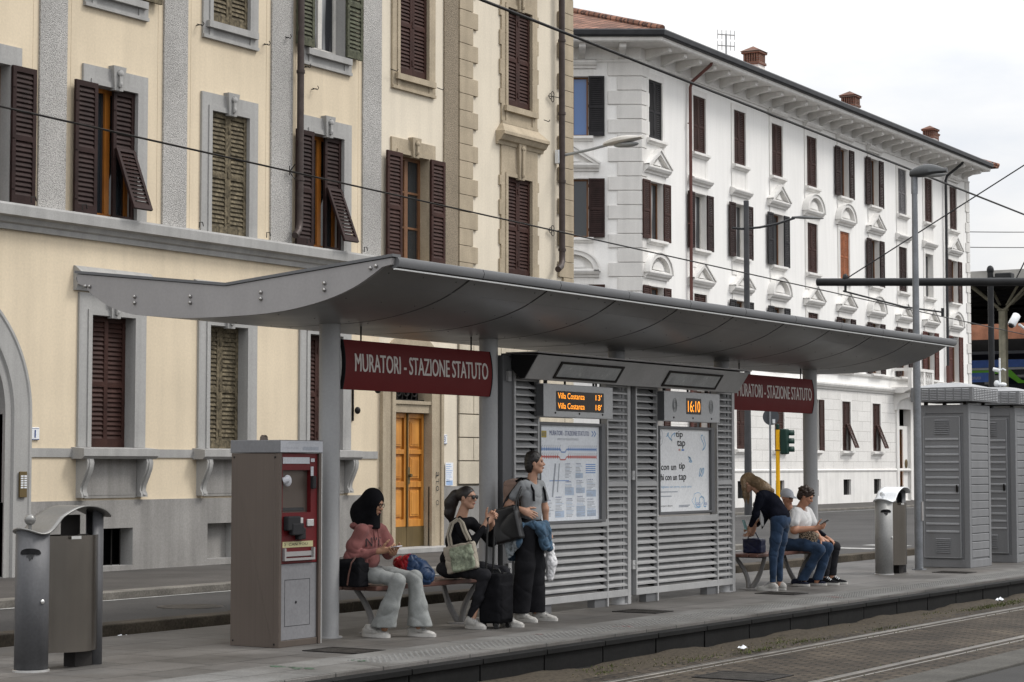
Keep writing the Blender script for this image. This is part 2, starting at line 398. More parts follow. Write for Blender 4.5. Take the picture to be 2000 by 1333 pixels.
# platform
g = G(); g.box(-12, 62, 9.22, 12.9, -.3, 0, 0)
structure('platform', g, [M['slabs']], (20, 11, 0), bevel=.004)
g = G()                     # pale paving band along the platform edge, with rows of small studs towards the edge
g.box(-12, 62, 9.225, 9.98, -.02, .004, 0)
structure('platform_edge_paving', g, [M['edge_slab']], (20, 9.6, 0))
M['stud'] = mat('stud', (.15, .149, .144), .8, var=.15)
g = G()
x = 13.0
while x < 44:
    for j in range(6):
        y = 9.40 + j * .06
        r = .013
        g.add([(x - r, y - r, .0042), (x + r, y - r, .0042), (x + r, y + r, .0042), (x - r, y + r, .0042), (x - r * .6, y - r * .6, .0095), (x + r * .6, y - r * .6, .0095), (x + r * .6, y + r * .6, .0095), (x - r * .6, y + r * .6, .0095)],
              [(4, 5, 6, 7), (0, 1, 5, 4), (1, 2, 6, 5), (2, 3, 7, 6), (3, 0, 4, 7)])
    x += .075
o = g.build('tactile_studs', M['stud'], None, loc=(20, 9.5, 0), smooth=0, merge=False); o['kind'] = 'structure'
g = G()                     # dark rubber facing of the platform edge, in panels
x = -12
while x < 62:
    g.box(x, x + .985, 9.12, 9.215, -.27, -.028); g.box(x, x + .985, 9.09, 9.12, -.075, -.03); g.box(x, x + .985, 9.105, 9.12, -.27, -.235); x += 1.0
structure('platform_edge', g, M['rubber'], (20, 9.15, -.1), bevel=.004)
# strip of grit behind the platform, kerb, street
g = G(); g.box(-30, 90, 12.9, 13.46, -.3, -.07); structure('gutter_strip', g, M['grit'], (20, 13.2, -.07))
g = G()
x = -30
while x < 100:
    w = rnd.choice((1.0, 1.2, .9)); g.box(x, x + w - .008, 13.46, 13.72, -.2, .045 + rnd.uniform(-.004, .004)); x += w
structure('kerb', g, M['kerb_dark'], (20, 13.6, 0), bevel=.012)
g = G(); g.box(-60, 200, 13.72, 16.55, -.3, -.015); g.box(34.6, 200, 16.55, 28.25, -.3, -.015)
structure('road', g, M['asphalt'], (20, 15, -.02))
g = G(); g.box(-60, 34.6, 16.55, 16.8, -.3, .075, 1); g.box(-60, 34.4, 16.8, 40, -.3, .07, 0)
structure('pavement', g, [M['pavement'], M['kerb']], (20, 18, .07), bevel=.012)
g = G(); g.box(34.62, 200, 28.25, 28.5, -.3, .05, 1); g.box(46, 200, 28.5, 60, -.3, .045, 0)
structure('far_pavement', g, [M['pavement'], M['kerb']], (70, 30, .05), bevel=.012)
g = G()                     # worn road paint
def strip(pts, z=-.011): g.add([(x, y, z) for x, y in pts], [tuple(range(len(pts)))])
for k in range(2):
    x = 35.6 + k * 1.6; strip([(x, 14.6), (x + .45, 14.6), (x + .55, 16.0 - k * .5), (x + .1, 16.0 - k * .5)])
strip([(40, 27.5), (90, 27.5), (90, 27.64), (40, 27.64)])
strip([(-20, 16.42), (34, 16.42), (34, 16.50), (-20, 16.50)])
structure('road_marking', g, M['paint'], (45, 20, 0))
# rails
for k, (y, lb) in enumerate(((8.31, "worn steel tram rail nearer the platform, beside the mossy dirt strip"), (6.88, "worn steel tram rail farther from the platform, among the cobbles"))):
    g = G()
    g.box(-20, 90, y - .035, y + .035, -.30, -.226); g.box(-20, 90, y - .11, y - .085, -.30, -.236)
    g.box(-20, 90, y - .085, y - .035, -.30, -.262)
    tag(g.build('tram_rail', M['rail'], None, loc=(20, y, -.24), bevel=.006), lb, 'rail')
# covers and grates set in the ground
M['cover'] = mat('cover', (.06, .055, .05), .6, .5, var=.4, sc=8, bump=.3)
def cover(name, x, y, sx, sy, z, lb, grid=True, m='cover', grp=None):
    t = thing(name, lb, 'cover', (x, y, z), 0, grp)
    g = G(); w = .03
    for a in ((x - sx, x + sx, y - sy, y - sy + w), (x - sx, x + sx, y + sy - w, y + sy), (x - sx, x - sx + w, y - sy + w, y + sy - w), (x + sx - w, x + sx, y - sy + w, y + sy - w)):
        g.box(*a, z - .02, z + .006)
    g.build('rim', M['iron'], t)
    g = G(); g.box(x - sx + w, x + sx - w, y - sy + w, y + sy - w, z - .02, z + .003)
    if grid:
        k = int(2 * sx / .06)
        for i in range(1, k): g.box(x - sx + i * 2 * sx / k - .008, x - sx + i * 2 * sx / k + .008, y - sy + w, y + sy - w, z + .003, z + .0055)
    g.build('lid', M[m], t)
    return t
cover('drain_cover', 13.68, 10.26, .20, .28, .002, 'dark square cover in the paving in front of the ticket machine')
cover('drain_cover', 19.0, 10.35, .2, .26, .002, 'dark square cover in the paving in front of the slatted screen under the departure board')
cover('drain_cover', 22.55, 10.4, .2, .26, .002, 'dark square cover in the paving beside the bending blonde woman')
cover('drain_cover', 28.3, 10.35, .2, .26, .002, 'dark square cover in the paving in front of the grey cabinet')
cover('manhole_cover', 15.7, 7.6, .3, .33, -.238, 'rusty square manhole cover between the two tram rails')
t = thing('manhole_cover', 'flat iron manhole cover in the street left of the ticket machine', 'cover', (17.2, 15.0, -.013))
g = G(); g.lathe([(.0, .004), (.28, .004), (.30, .006), (.36, .006), (.37, -.01)], (17.2, 15.0, -.013), 28); g.build('lid', M['cover'], t)
for i in range(-3, 4):
    pass
M['stain_green'] = mat('stain_green', (.06, .10, .065), .8, var=.4, sc=20); M['stain_red'] = mat('stain_red', (.17, .095, .09), .85, var=.3, sc=20)
for k_, (sx_, sy_, rr_, m_) in enumerate(((12.32, 9.72, .10, 'stain_green'), (13.02, 9.60, .075, 'stain_green'), (17.1, 9.50, .08, 'stain_red'), (22.2, 9.55, .09, 'stain_red'), (15.9, 9.75, .05, 'stain_red'))):
    g = G(); q_ = random.Random(k_)
    for j_ in range(9):
        a_ = q_.uniform(0, 6.28); d_ = rr_ * q_.uniform(0, 1.4); cx_, cy_, r2 = sx_ + d_ * math.cos(a_) * .6, sy_ + d_ * math.sin(a_) * 1.3, rr_ * q_.uniform(.12, .4)
        g.add([(cx_ + r2 * (1 + .4 * math.sin(3 * b_ + j_)) * math.cos(b_), cy_ + 1.3 * r2 * (1 + .3 * math.cos(4 * b_)) * math.sin(b_), .0046 + .0004 * j_) for b_ in [i_ * .4488 for i_ in range(14)]], [tuple(range(14))])
    o = g.build('paint_stain', M[m_], None, loc=(sx_, sy_, 0), smooth=0); o['kind'] = 'structure'
# litter
def scrap(x, y, z, s, lb, seed):
    r = random.Random(seed); g = G(); n = 6
    P = [[(x + (i - n / 2) * s / n + r.uniform(-.2, .2) * s / n, y + (j - n / 2) * s / n + r.uniform(-.2, .2) * s / n, z + r.uniform(0, .5) * s * math.exp(-((i - 3) ** 2 + (j - 3) ** 2) / 9) + .004) for j in range(n)] for i in range(n)]
    for i in range(n - 1):
        for j in range(n - 1): g.quad(P[i][j], P[i + 1][j], P[i + 1][j + 1], P[i][j + 1])
    tag(g.build('paper_scrap', M['paper'], None, loc=(x, y, z), smooth=0), lb, 'litter')
scrap(18.0, 8.72, -.235, .085, 'crumpled white paper scrap lying in the dirt beside the tram rail', 3)
scrap(26.0, 8.9, -.225, .12, 'small white paper scrap in the mossy strip at the far end of the platform edge', 5)
scrap(14.2, 13.2, -.07, .12, 'small pale paper scrap in the grit behind the nearest litter bin', 8)
# moss, grass and crumbs in the dirt strip and along the kerb: nobody could count them
M['grass'] = mat('grass', (.065, .075, .025), .9, var=.5, sc=6)
M['leaflitter'] = mat('leaflitter', (.09, .075, .05), .95, var=.6, sc=20, fine=.4)
g = G(); r = random.Random(11)
def blade(x, y, z, h, w, m=0):
    a = r.uniform(0, PI); dx, dy = math.cos(a) * w, math.sin(a) * w; lx, ly = r.uniform(-1, 1) * h * .6, r.uniform(-1, 1) * h * .6
    g.add([(x - dx, y - dy, z), (x + dx, y + dy, z), (x + lx, y + ly, z + h)], [(0, 1, 2)], m)
patches = [(r.uniform(15, 36), r.uniform(8.45, 8.95), r.uniform(.08, .3)) for i in range(22)] + [(r.uniform(17.8, 19.6), 8.52, .2) for i in range(3)] + [(r.uniform(24, 34), 8.72, .3) for i in range(8)]
for px, py, s in patches:
    for i in range(int(420 * s)):
        x = r.gauss(px, s * 1.3); y = r.gauss(py, s * .25)
        if 8.40 < y < 9.06: blade(x, y, -.237, r.uniform(.008, .03), r.uniform(.003, .008))
for i in range(500):
    blade(r.uniform(15, 34), r.choice((8.345, 8.2, 6.95, 6.76)) + r.gauss(0, .012), -.238, r.uniform(.006, .02), r.uniform(.003, .006))
o = g.build('grass', M['grass'], None, loc=(20, 8.7, -.24), smooth=0, merge=False); o['kind'] = 'stuff'
g = G()
for i in range(1600):
    x = r.uniform(12, 34); k = r.random()
    if k < .45: y = r.uniform(12.92, 13.44); z = -.068
    else: y = r.choice((r.gauss(8.75, .16), r.uniform(8.4, 9.08))); z = -.232
    if not (8.38 < y < 9.08 or y > 12.9): continue
    s = r.uniform(.004, .017); a = r.uniform(0, PI); c, d = math.cos(a) * s, math.sin(a) * s
    h = s * r.uniform(.3, .9)
    g.add([(x - c, y - d, z), (x + d, y - c, z), (x + c, y + d, z), (x - d, y + c, z), (x, y, z + h)], [(0, 1, 4), (1, 2, 4), (2, 3, 4), (3, 0, 4)], 0)
o = g.build('gravel_and_leaf_crumbs', [M['leaflitter'], M['paper']], None, loc=(20, 10, -.1), smooth=0, merge=False); o['kind'] = 'stuff'

# ------------------------------------------------------------------ shutters and windows (shared meshes)
CACHE = {}
def shutter_mesh(w, h, m, tilt=0., pitch=.062, name='shutter'):
    """hinged at x=0, leaf runs to +x, centred on y=0; tilt>0: the lower half is a flap swung out by that angle"""
    key = ('sh', round(w, 3), round(h, 3), m, tilt, pitch)
    if key in CACHE: return CACHE[key]
    g = G(); T = .02; st = min(.062, w * .16)
    def slats(x0, x1, z0, z1):
        n = max(2, int((z1 - z0) / pitch)); p = (z1 - z0) / n
        for i in range(n):
            z = z0 + (i + .5) * p; hh = p * .62
            # tilted blade: front edge low, back edge high
            g.add([(x0, -T * .75, z - hh), (x1, -T * .75, z - hh), (x1, T * .7, z + hh * .55), (x0, T * .7, z + hh * .55),
                   (x0, -T * .75, z - hh + .009), (x1, -T * .75, z - hh + .009), (x1, T * .7, z + hh * .55 + .009), (x0, T * .7, z + hh * .55 + .009)],
                  [(0, 3, 2, 1), (4, 5, 6, 7), (0, 1, 5, 4), (2, 3, 7, 6)])
    tr, br, mr = .075, .12, .07
    g.box(0, st, -T, T, 0, h); g.box(w - st, w, -T, T, 0, h)
    g.box(st, w - st, -T, T, h - tr, h); g.box(st, w - st, -T, T, 0, br if not tilt else .06)
    mid = h * (.54 if tilt else .48)
    g.box(st, w - st, -T, T, mid - mr / 2, mid + mr / 2)
    slats(st, w - st, mid + mr / 2, h - tr)
    if not tilt: slats(st, w - st, br, mid - mr / 2)
    else:
        L = mid - .05; c, s_ = math.cos(tilt), math.sin(tilt)
        k = len(g.v); x0, x1 = st * .4, w - st * .4; fs = .05
        g.box(x0, x0 + fs, -T, T, -L, 0); g.box(x1 - fs, x1, -T, T, -L, 0); g.box(x0 + fs, x1 - fs, -T, T, -L, -L + .07); g.box(x0 + fs, x1 - fs, -T, T, -.05, 0)
        slats(x0 + fs, x1 - fs, -L + .07, -.05)
        for i in range(k, len(g.v)):
            x, y, z = g.v[i]; y -= 2 * T
            g.v[i] = (x, y * c + z * s_, mid + z * c - y * s_)
        # stay bars
    for z in (h * .13, h * .5, h * .87): g.box(-.012, .045, -T - .012, -T, z - .05, z + .05)
    me = g.mesh(name, M[m], smooth=0); CACHE[key] = me; return me
def sash_mesh(w, h, m, cols=2, rows=1, fw=.06, bar=.035):
    key = ('sash', round(w, 3), round(h, 3), m, cols, rows)
    if key in CACHE: return CACHE[key]
    g = G()
    g.box(-w / 2, -w / 2 + fw, -.03, .03, 0, h); g.box(w / 2 - fw, w / 2, -.03, .03, 0, h)
    g.box(-w / 2 + fw, w / 2 - fw, -.03, .03, h - fw, h); g.box(-w / 2 + fw, w / 2 - fw, -.03, .03, 0, fw * 1.3)
    for i in range(1, cols):
        x = -w / 2 + i * w / cols; g.box(x - .05, x + .05, -.035, .025, fw * 1.3, h - fw)
    for j in range(1, rows):
        z = j * h / rows; g.box(-w / 2 + fw, w / 2 - fw, -.025, .02, z - bar / 2, z + bar / 2)
    me = g.mesh('window', M[m], smooth=0); CACHE[key] = me; return me
def simple_mesh(key, fn, name, mats, smooth=30):
    if key not in CACHE:
        g = G(); fn(g); CACHE[key] = g.mesh(name, mats, smooth=smooth)
    return CACHE[key]
def put_shutters(win, w, h, m, left, right, recess=.0, gap=.0, bev=0):
    """left/right: 'c' closed, 'o' open flat on the wall, 't' closed with the flap out, 'h' half open, None"""
    lw = w / 2 - .002
    for side, st in ((-1, left), (1, right)):
        if st is None: continue
        tilt = R_(22) if st == 't' else 0.
        me = shutter_mesh(lw, h, m, tilt)
        o = link('shutter', me, win)
        ang = {'c': 0, 't': 0, 'o': 180, 'h': 75, 'w': 168, 'a': 12}[st]
        # left leaf: hinge at -w/2, runs +x when closed, swings out over -y
        if side < 0:
            o.location = (-w / 2 + (.001 if ang < 90 else -.0), recess if ang < 90 else -.085, 0); o.rotation_euler = (0, 0, -R_(ang))
        else:
            o.location = (w / 2, recess if ang < 90 else -.085, 0)
            if ang < 1:      # closed right leaf: mirror by sliding (leaf is symmetric)
                o.location = (.002, recess, 0)
            else:
                o.rotation_euler = (0, 0, R_(180 + ang) if ang != 180 else 0.)
        if ang == 180 and side < 0: o.rotation_euler = (0, 0, 0); o.location = (-w / 2 - lw, -.085, 0)
def surround_fn(w, h, side, head, sill=None, key=True, low=0., proj=.035, quoin=False):
    def fn(g):
        a = w / 2; b = a + side
        g.box(-b, -a, -proj, 0, -low, h + head); g.box(a, b, -proj, 0, -low, h + head); g.box(-a, a, -proj, 0, h, h + head)
        # inner moulding
        g.box(-a - .075, -a, -proj - .018, -proj, -low, h + .075); g.box(a, a + .075, -proj - .018, -proj, -low, h + .075); g.box(-a, a, -proj - .018, -proj, h, h + .075)
        if low: g.box(-a, a, -proj, 0, -low, 0)
        if quoin:
            z = 0; k = 0
            while z < h - .1:
                if k % 2 == 0: g.box(-b - .05, -b, -proj, 0, z, min(z + .27, h)); g.box(b, b + .05, -proj, 0, z, min(z + .27, h))
                z += .27; k += 1
        if key:
            t = .10; z0, z1 = h - .03, h + head + .05
            for (x0, x1, y) in ((-.085, .085, -proj - .05),):
                g.add([(x0, y, z0), (x1, y, z0), (x1 * 1.5, y - .02, z1), (x0 * 1.5, y - .02, z1), (x0, 0, z0), (x1, 0, z0), (x1 * 1.5, 0, z1), (x0 * 1.5, 0, z1)],
                      [(0, 1, 2, 3), (0, 4, 5, 1), (1, 5, 6, 2), (2, 6, 7, 3), (3, 7, 4, 0)])
            g.box(-.03, .03, y - .045, y - .012, z0 + .05, z1 - .05)      # carved drop on the keystone
            g.ell((0, y - .03, z1 - .1), (.06, .03, .05), 10, 0, 6); g.ell((0, y - .03, z0 + .09), (.035, .028, .045), 10, 0, 6)
        if sill: g.box(-a - .14, a + .14, -proj - .07, -proj, -sill[0], -sill[0] + .1)
        if sill and low: g.box(-b - .0, b + .0, -proj - .02, -proj, -low, -low + .05)
    return fn
def yellow_window(root, X, z0, w, h, m, left, right, trim, kind='upper', sash='sash_orange', cols=2, rows=1, curtain=False, depth=.2, recess=.03):
    bz = base_of(root)
    win = link('window', sash_mesh(w, h, sash, cols, rows), root, (X - bz.x, depth - .035, z0 - bz.z))
    d = depth - .035
    gm = 'glass_curtain' if curtain else 'glass'
    gl = simple_mesh(('gl', w, h, gm), lambda g: g.box(-w / 2 + .02, w / 2 - .02, 0, .012, .03, h - .03), 'pane', M[gm], 0)
    link('pane', gl, win)
    hold = bpy.data.objects.new('window_surround', simple_mesh(('sur', w, h, trim, kind), {
        'upper': surround_fn(w, h, .22, .26), 'top': surround_fn(w, h, .21, .26, sill=(.12,), low=.28), 'tall': surround_fn(w, h, .21, .6, quoin=True),
        'talltop': surround_fn(w, h, .2, .5, sill=(.13,), low=.36, quoin=True, key=True), 'ground': surround_fn(w, h, .24, .30)}[kind], 'window_surround', M[trim]))
    COL.objects.link(hold); hold.parent = win; hold.location = (0, -d, 0)
    before = len(win.children)
    put_shutters(win, w, h, m, left, right, recess)
    for ch in win.children:
        if ch.name.startswith('shutter'): ch.location.y -= d
    return win

# ------------------------------------------------------------------ cream building with grey trim
FY = 19.9
BA = thing('cream_building', 'cream plastered apartment building with grey trim, speckled grey pilasters and an arched portal', 'building', (19, FY, .08))
bays = [16.21, 18.67, 21.12, 23.59, 25.98]
OW = .86
holes = []
for x in bays:
    holes.append((x - OW / 2, x + OW / 2, 4.97, 6.80)); holes.append((x - OW / 2, x + OW / 2, 8.15, 10.0)); holes.append((x - OW / 2, x + OW / 2, 11.3, 13.1))
for x in bays[2:]: holes.append((x - OW / 2, x + OW / 2, 1.78, 3.60))
PX, PZ, PR, PI_ = 17.72, 2.2, 1.86, 1.38          # portal
holes += [(PX - PI_, PX + PI_, .08, PZ + .9), (PX - 1.0, PX + 1.0, PZ + .9, PZ + PI_)]
holes += [(21.12 - .44, 21.12 + .44, .14, .66), (23.45 - .3, 23.45 + .3, .16, .68)]
XR = 27.46
g = G()
g.M = Matrix.Translation((0, FY, 0))
wall_holes(g, 9.0, XR, 1.05, 13.6, holes, .22, 0, 1)
low = [h for h in holes if h[2] < 1.05]
wall_holes(g, 9.0, XR, .05, 1.05, low, .25, 2, 1, y=-.03)
g.quad((9, -.03, 1.05), (XR, -.03, 1.05), (XR, 0, 1.05), (9, 0, 1.05), 2)
g.quad((9, .6, 0), (XR, .6, 0), (XR, .6, 13.6), (9, .6, 13.6), 3)                     # dark rooms behind
g.quad((XR, 0, .05), (XR, 10, .05), (XR, 10, 13.6), (XR, 0, 13.6), 0); g.quad((9, 0, .05), (9, 10, .05), (9, 10, 13.6), (9, 0, 13.6), 0)
g.quad((9, 10, .05), (XR, 10, .05), (XR, 10, 13.6), (9, 10, 13.6), 0)
g.M = None
g.build('wall', [M['cream'], M['grey_trim'], M['base_grey'], M['dark_room']], BA, smooth=0, merge=False)
g = G(); g.prism([(FY - .8, 13.6), (FY + 5, 15.4), (FY + 10.8, 13.6)], 'x', 8.6, XR); g.build('roof', M['tiles'], BA)
# belt course
g = G(); g.prism([(0, 4.63), (-.06, 4.63), (-.07, 4.70), (-.11, 4.72), (-.14, 4.78), (-.22, 4.80), (-.22, 4.93), (-.20, 4.96), (0, 4.99)][::-1], 'x', 9.0, XR + .0)
for i in range(len(g.v)): g.v[i] = (g.v[i][0], g.v[i][1] + FY, g.v[i][2])
g.build('belt_course', M['grey_trim'], BA, smooth=20)
for x0, x1 in ((17.18, 17.70), (19.65, 20.16), (22.11, 22.62), (24.57, 25.09), (26.95, 27.46)):
    g = G(); g.box(x0, x1, FY - .03, FY, 4.985, 13.55); g.build('pilaster', M['roughcast'], BA, smooth=0)
    g = G()
    for xe in (x0 - .10, x1 + .10):
        if xe < XR: g.box(xe - .006, xe + .006, FY - .004, FY, 4.99, 13.5)
    g.build('pilaster_groove', M['cream'], BA, smooth=0)
B_ = 'shutter_plum'
yellow_window(BA, 16.21, 4.97, OW, 1.83, B_, 'o', 'o', 'grey_trim')
yellow_window(BA, 18.67, 4.97, OW, 1.83, B_, 'o', 'o', 'grey_trim', sash='sash_brown', curtain=True)
yellow_window(BA, 21.12, 4.97, OW, 1.83, B_, 'o', 't', 'grey_trim')
yellow_window(BA, 23.59, 4.97, OW, 1.83, 'shutter_old', 'c', 'c', 'grey_trim')
yellow_window(BA, 25.98, 4.97, OW, 1.83, B_, 'o', 't', 'grey_trim')
yellow_window(BA, 16.21, 8.15, OW, 1.85, B_, 'c', 'c', 'grey_trim', 'top')
yellow_window(BA, 18.67, 8.15, OW, 1.85, 'shutter_green', 'o', 'o', 'grey_trim', 'top')
yellow_window(BA, 21.12, 8.15, OW, 1.85, 'shutter_old', 'o', 'o', 'grey_trim', 'top')
yellow_window(BA, 23.59, 8.15, OW, 1.85, 'shutter_old', 'c', 'c', 'grey_trim', 'top')
yellow_window(BA, 25.98, 8.15, OW, 1.85, 'shutter_green', 'o', 'o', 'grey_trim', 'top', sash='sash_white', curtain=True)
for x in bays: yellow_window(BA, x, 11.3, OW, 1.8, B_, 'c', 'c', 'grey_trim', 'top')
# ground-floor windows: shutters folded inside the reveal, sill on scroll brackets
def scroll(g, x, z0=1.09, z1=1.63, w=.13):
    prof = [(0, z1), (-.20, z1), (-.215, z1 - .06), (-.20, z1 - .15), (-.14, z1 - .28), (-.09, z1 - .38), (-.08, z1 - .45), (-.11, z1 - .5), (-.11, z1 - .54), (0, z1 - .54)]
    g.prism([(FY - .0 + a, b) for a, b in prof], 'x', x - w / 2, x + w / 2)
    g.prism([(FY - .012 + a, b - .012) for a, b in prof[1:8]] + [(FY - .0, z1 - .45), (FY, z1)], 'x', x - w / 5, x + w / 5)
for i, (x, m, l, r_) in enumerate(((21.12, 'shutter_brown', 'a', 'c'), (23.59, 'shutter_old', 'c', 'c'), (25.98, 'shutter_brown', 'c', 'c'))):
    w_ = yellow_window(BA, x, 1.78, OW, 1.82, m, l, r_, 'grey_trim', 'ground', sash='sash_white', recess=.16, curtain=(i == 0), depth=.22)
    g = G(); g.prism([(FY, 1.62), (FY - .2, 1.62), (FY - .24, 1.66), (FY - .24, 1.76), (FY, 1.78)], 'x', x - .76, x + .72); g.build('sill', M['grey_trim'], w_)
    for sx in (-.6, .58):
        g = G(); scroll(g, x + sx); g.build('sill_bracket', M['grey_trim'], w_, smooth=40)
    g = G(); g.box(x - .52, x + .5, FY - .03, FY, 1.08, 1.62); g.box(x - .50, x + .48, FY - .035, FY - .03, 1.12, 1.13); g.build('apron', M['base_grey'], w_, smooth=0)
    g = G(); g.prism([(FY, 3.92), (FY - .05, 3.92), (FY - .07, 3.99), (FY - .16, 4.02), (FY - .18, 4.10), (FY - .18, 4.14), (FY - .04, 4.25), (FY, 4.26)], 'x', x - .76, x + .74); g.build('window_cornice', M['grey_trim'], w_, smooth=20)
g = G(); g.box(19.58, XR - .05, FY - .02, FY, 1.64, 1.76)
g.build('sill_band', M['grey_trim'], BA, smooth=0)
# cellar openings
for x, w in ((21.12, .44),):
    g = G()
    for k in range(5): xx = x - w + .1 + k * (2 * w - .2) / 4; g.cyl((xx, FY + .12, .1), (xx, FY + .12, .72), .01, n=6)
    g.build('cellar_grille', M['iron'], BA)
g = G(); g.box(23.15, 23.75, FY + .13, FY + .2, .16, .68); g.build('cellar_panel', M['base_grey'], BA, smooth=0)
# arched portal
g = G(); ns = 40
ring = [(-.0, .48, 0.03), (-.03, .45, .0), (-.06, .10, 0), (-.02, .05, .0)]
def arch_path(R): return [(PX + R, .06)] + [(PX + R * math.cos(PI * i / ns), PZ + R * math.sin(PI * i / ns)) for i in range(ns + 1)] + [(PX - R, .06)]
prof = [(0, 0), (.0, -.05), (.05, -.055), (.06, -.035), (.12, -.035), (.14, -.07), (.18, -.07), (.20, -.04), (.42, -.04), (.44, -.055), (.48, -.05), (.48, 0)]
rows_ = [[(x, FY + yy, z) for x, z in arch_path(PI_ + rr)] for rr, yy in prof]
for a in range(len(rows_) - 1):
    for i in range(len(rows_[0]) - 1): g.quad(rows_[a][i], rows_[a][i + 1], rows_[a + 1][i + 1], rows_[a + 1][i])
inner = arch_path(PI_)
for i in range(len(inner) - 1):
    (xa, za), (xb, zb) = inner[i], inner[i + 1]; g.quad((xa, FY, za), (xb, FY, zb), (xb, FY + .35, zb), (xa, FY + .35, za))
por = g.build('portal', M['grey_trim'], BA, smooth=30)
g = G(); g.box(PX - PI_, PX + PI_, FY + .26, FY + .34, PZ - .02, PZ + .1); g.box(PX - PI_, PX + PI_, FY + .22, FY + .34, PZ + .1, PZ + .14)
g.build('transom', M['grey_trim'], por)
g = G(); g.box(PX - PI_ + .0, PX + PI_, FY + .33, FY + .38, .06, PZ - .02)
for k in range(4):
    xx = PX - 1.32 + k * .67; g.box(xx, xx + .6, FY + .31, FY + .33, .3, 1.0); g.box(xx, xx + .6, FY + .31, FY + .33, 1.1, 2.0)
g.build('portal_door', M['sash_brown'], por, smooth=0)
g = G()
for k in range(9):
    a = PI * (k + .5) / 9; g.tube([(PX + .3 * math.cos(a), FY + .3, PZ + .14 + .3 * math.sin(a)), (PX + 1.33 * math.cos(a), FY + .3, PZ + .1 + 1.33 * math.sin(a))], .014, 6)
for rr in (.35, .7, 1.05): g.tube([(PX + rr * math.cos(PI * i / 24), FY + .3, PZ + .14 + rr * math.sin(PI * i / 24)) for i in range(25)], .014, 6)
g.build('fanlight_grille', M['iron'], por)
# downpipe
def downpipe(pts, r, m, root, name='downpipe', brackets=()):
    g = G(); g.tube(pts, r, 12)
    for z in brackets: g.cyl((pts[0][0], pts[0][1], z - .025), (pts[0][0], pts[0][1], z + .025), r * 1.25, n=12)
    return g.build(name, M[m], root, smooth=50)
dpz = downpipe([(25.17, FY - .12, 13.5), (25.17, FY - .12, 5.38), (25.15, FY - .13, 5.26), (25.08, FY - .16, 5.17), (24.95, FY - .2, 5.09)], .055, 'pipe_dark', BA, brackets=(6.0, 7.7, 9.4, 11.2))
# small iron hooks for shutters and old cable pins
M_h = G()
for (x, z) in ((22.83, 8.02), (24.38, 8.0), (25.4, 7.82), (20.3, 8.62), (24.9, 8.2), (25.6, 7.5)):
    M_h.tube([(x - .07, FY - .08, z), (x + .03, FY - .1, z - .01), (x + .07, FY - .09, z + .03), (x + .03, FY - .1, z + .05)], .007, 5); M_h.cyl((x, FY, z), (x, FY - .1, z), .008, n=5)
for x in (19.4, 20.35, 22.75, 24.3, 25.3, 26.8): M_h.tube([(x - .04, FY - .2, 4.99), (x - .04, FY - .2, 5.07), (x + .03, FY - .2, 5.08), (x + .05, FY - .2, 5.02)], .008, 5)
for s_ in range(5): a = s_ * 1.25; M_h.tube([(24.98, FY - .06, 6.1), (24.98 + .12 * math.cos(a), FY - .14, 6.1 + .12 * math.sin(a))], .008, 5)
M_h.build('wall_hook', M['iron'], BA)
# bracket lamp on the ground floor beside the door
g = G(); g.box(26.70, 26.73, FY - .03, FY - .005, 2.25, 2.9); g.tube([(26.72, FY - .03, 2.78), (26.72, FY - .3, 2.80), (26.8, FY - .42, 2.75)], .012, 6); g.ell((26.82, FY - .44, 2.73), (.05, .05, .04), 8, 0, 6); g.ell((26.76, FY - .08, 2.42), (.05, .05, .06), 8, 0, 6)
tag(g.build('wall_bracket', M['iron'], None, loc=(26.7, FY, 2.5)), 'small dark iron bracket with a little spotlight on the wall between pillar and wooden door', 'bracket')
# house number and intercom
def number_tile(x, z, st, lb):
    t = thing('number_tile', lb, 'sign', (x, FY, z))
    g = G(); g.box(x - .085, x + .085, FY - .025, FY - .005, z - .085, z + .085, 0); g.build('plate', M['enamel'], t, bevel=.012)
    g = G(); put_text(g, st, x - (.012 if st == '1' else .025), z - .05, .024 if st == '1' else .05, .1, FY - .0275); 
    for a in ((-.075, .075, .07, .076), (-.075, .075, -.076, -.07)): g.box(x + a[0], x + a[1], FY - .027, FY - .0255, z + a[2], z + a[3])
    g.build('numeral', M['ink_blue'], t, smooth=0, merge=False)
number_tile(19.66, 1.95, '1', 'small white enamel house number tile beside the grey arched portal')
number_tile(29.36, 1.98, '3', 'small white enamel house number tile right of the wooden door')
t = thing('intercom', 'brown intercom plate with push buttons on the grey portal surround', 'intercom', (19.42, FY - .05, 1.27))
g = G(); g.box(19.35, 19.48, FY - .075, FY - .052, 1.11, 1.45); g.build('plate', M['brass_old'], t, bevel=.004)
g = G()
for k in range(6):
    for j in range(2): g.box(19.365 + j * .06, 19.41 + j * .06, FY - .08, FY - .0755, 1.38 - k * .03, 1.40 - k * .03)
g.build('button', M['enamel'], t, smooth=0)

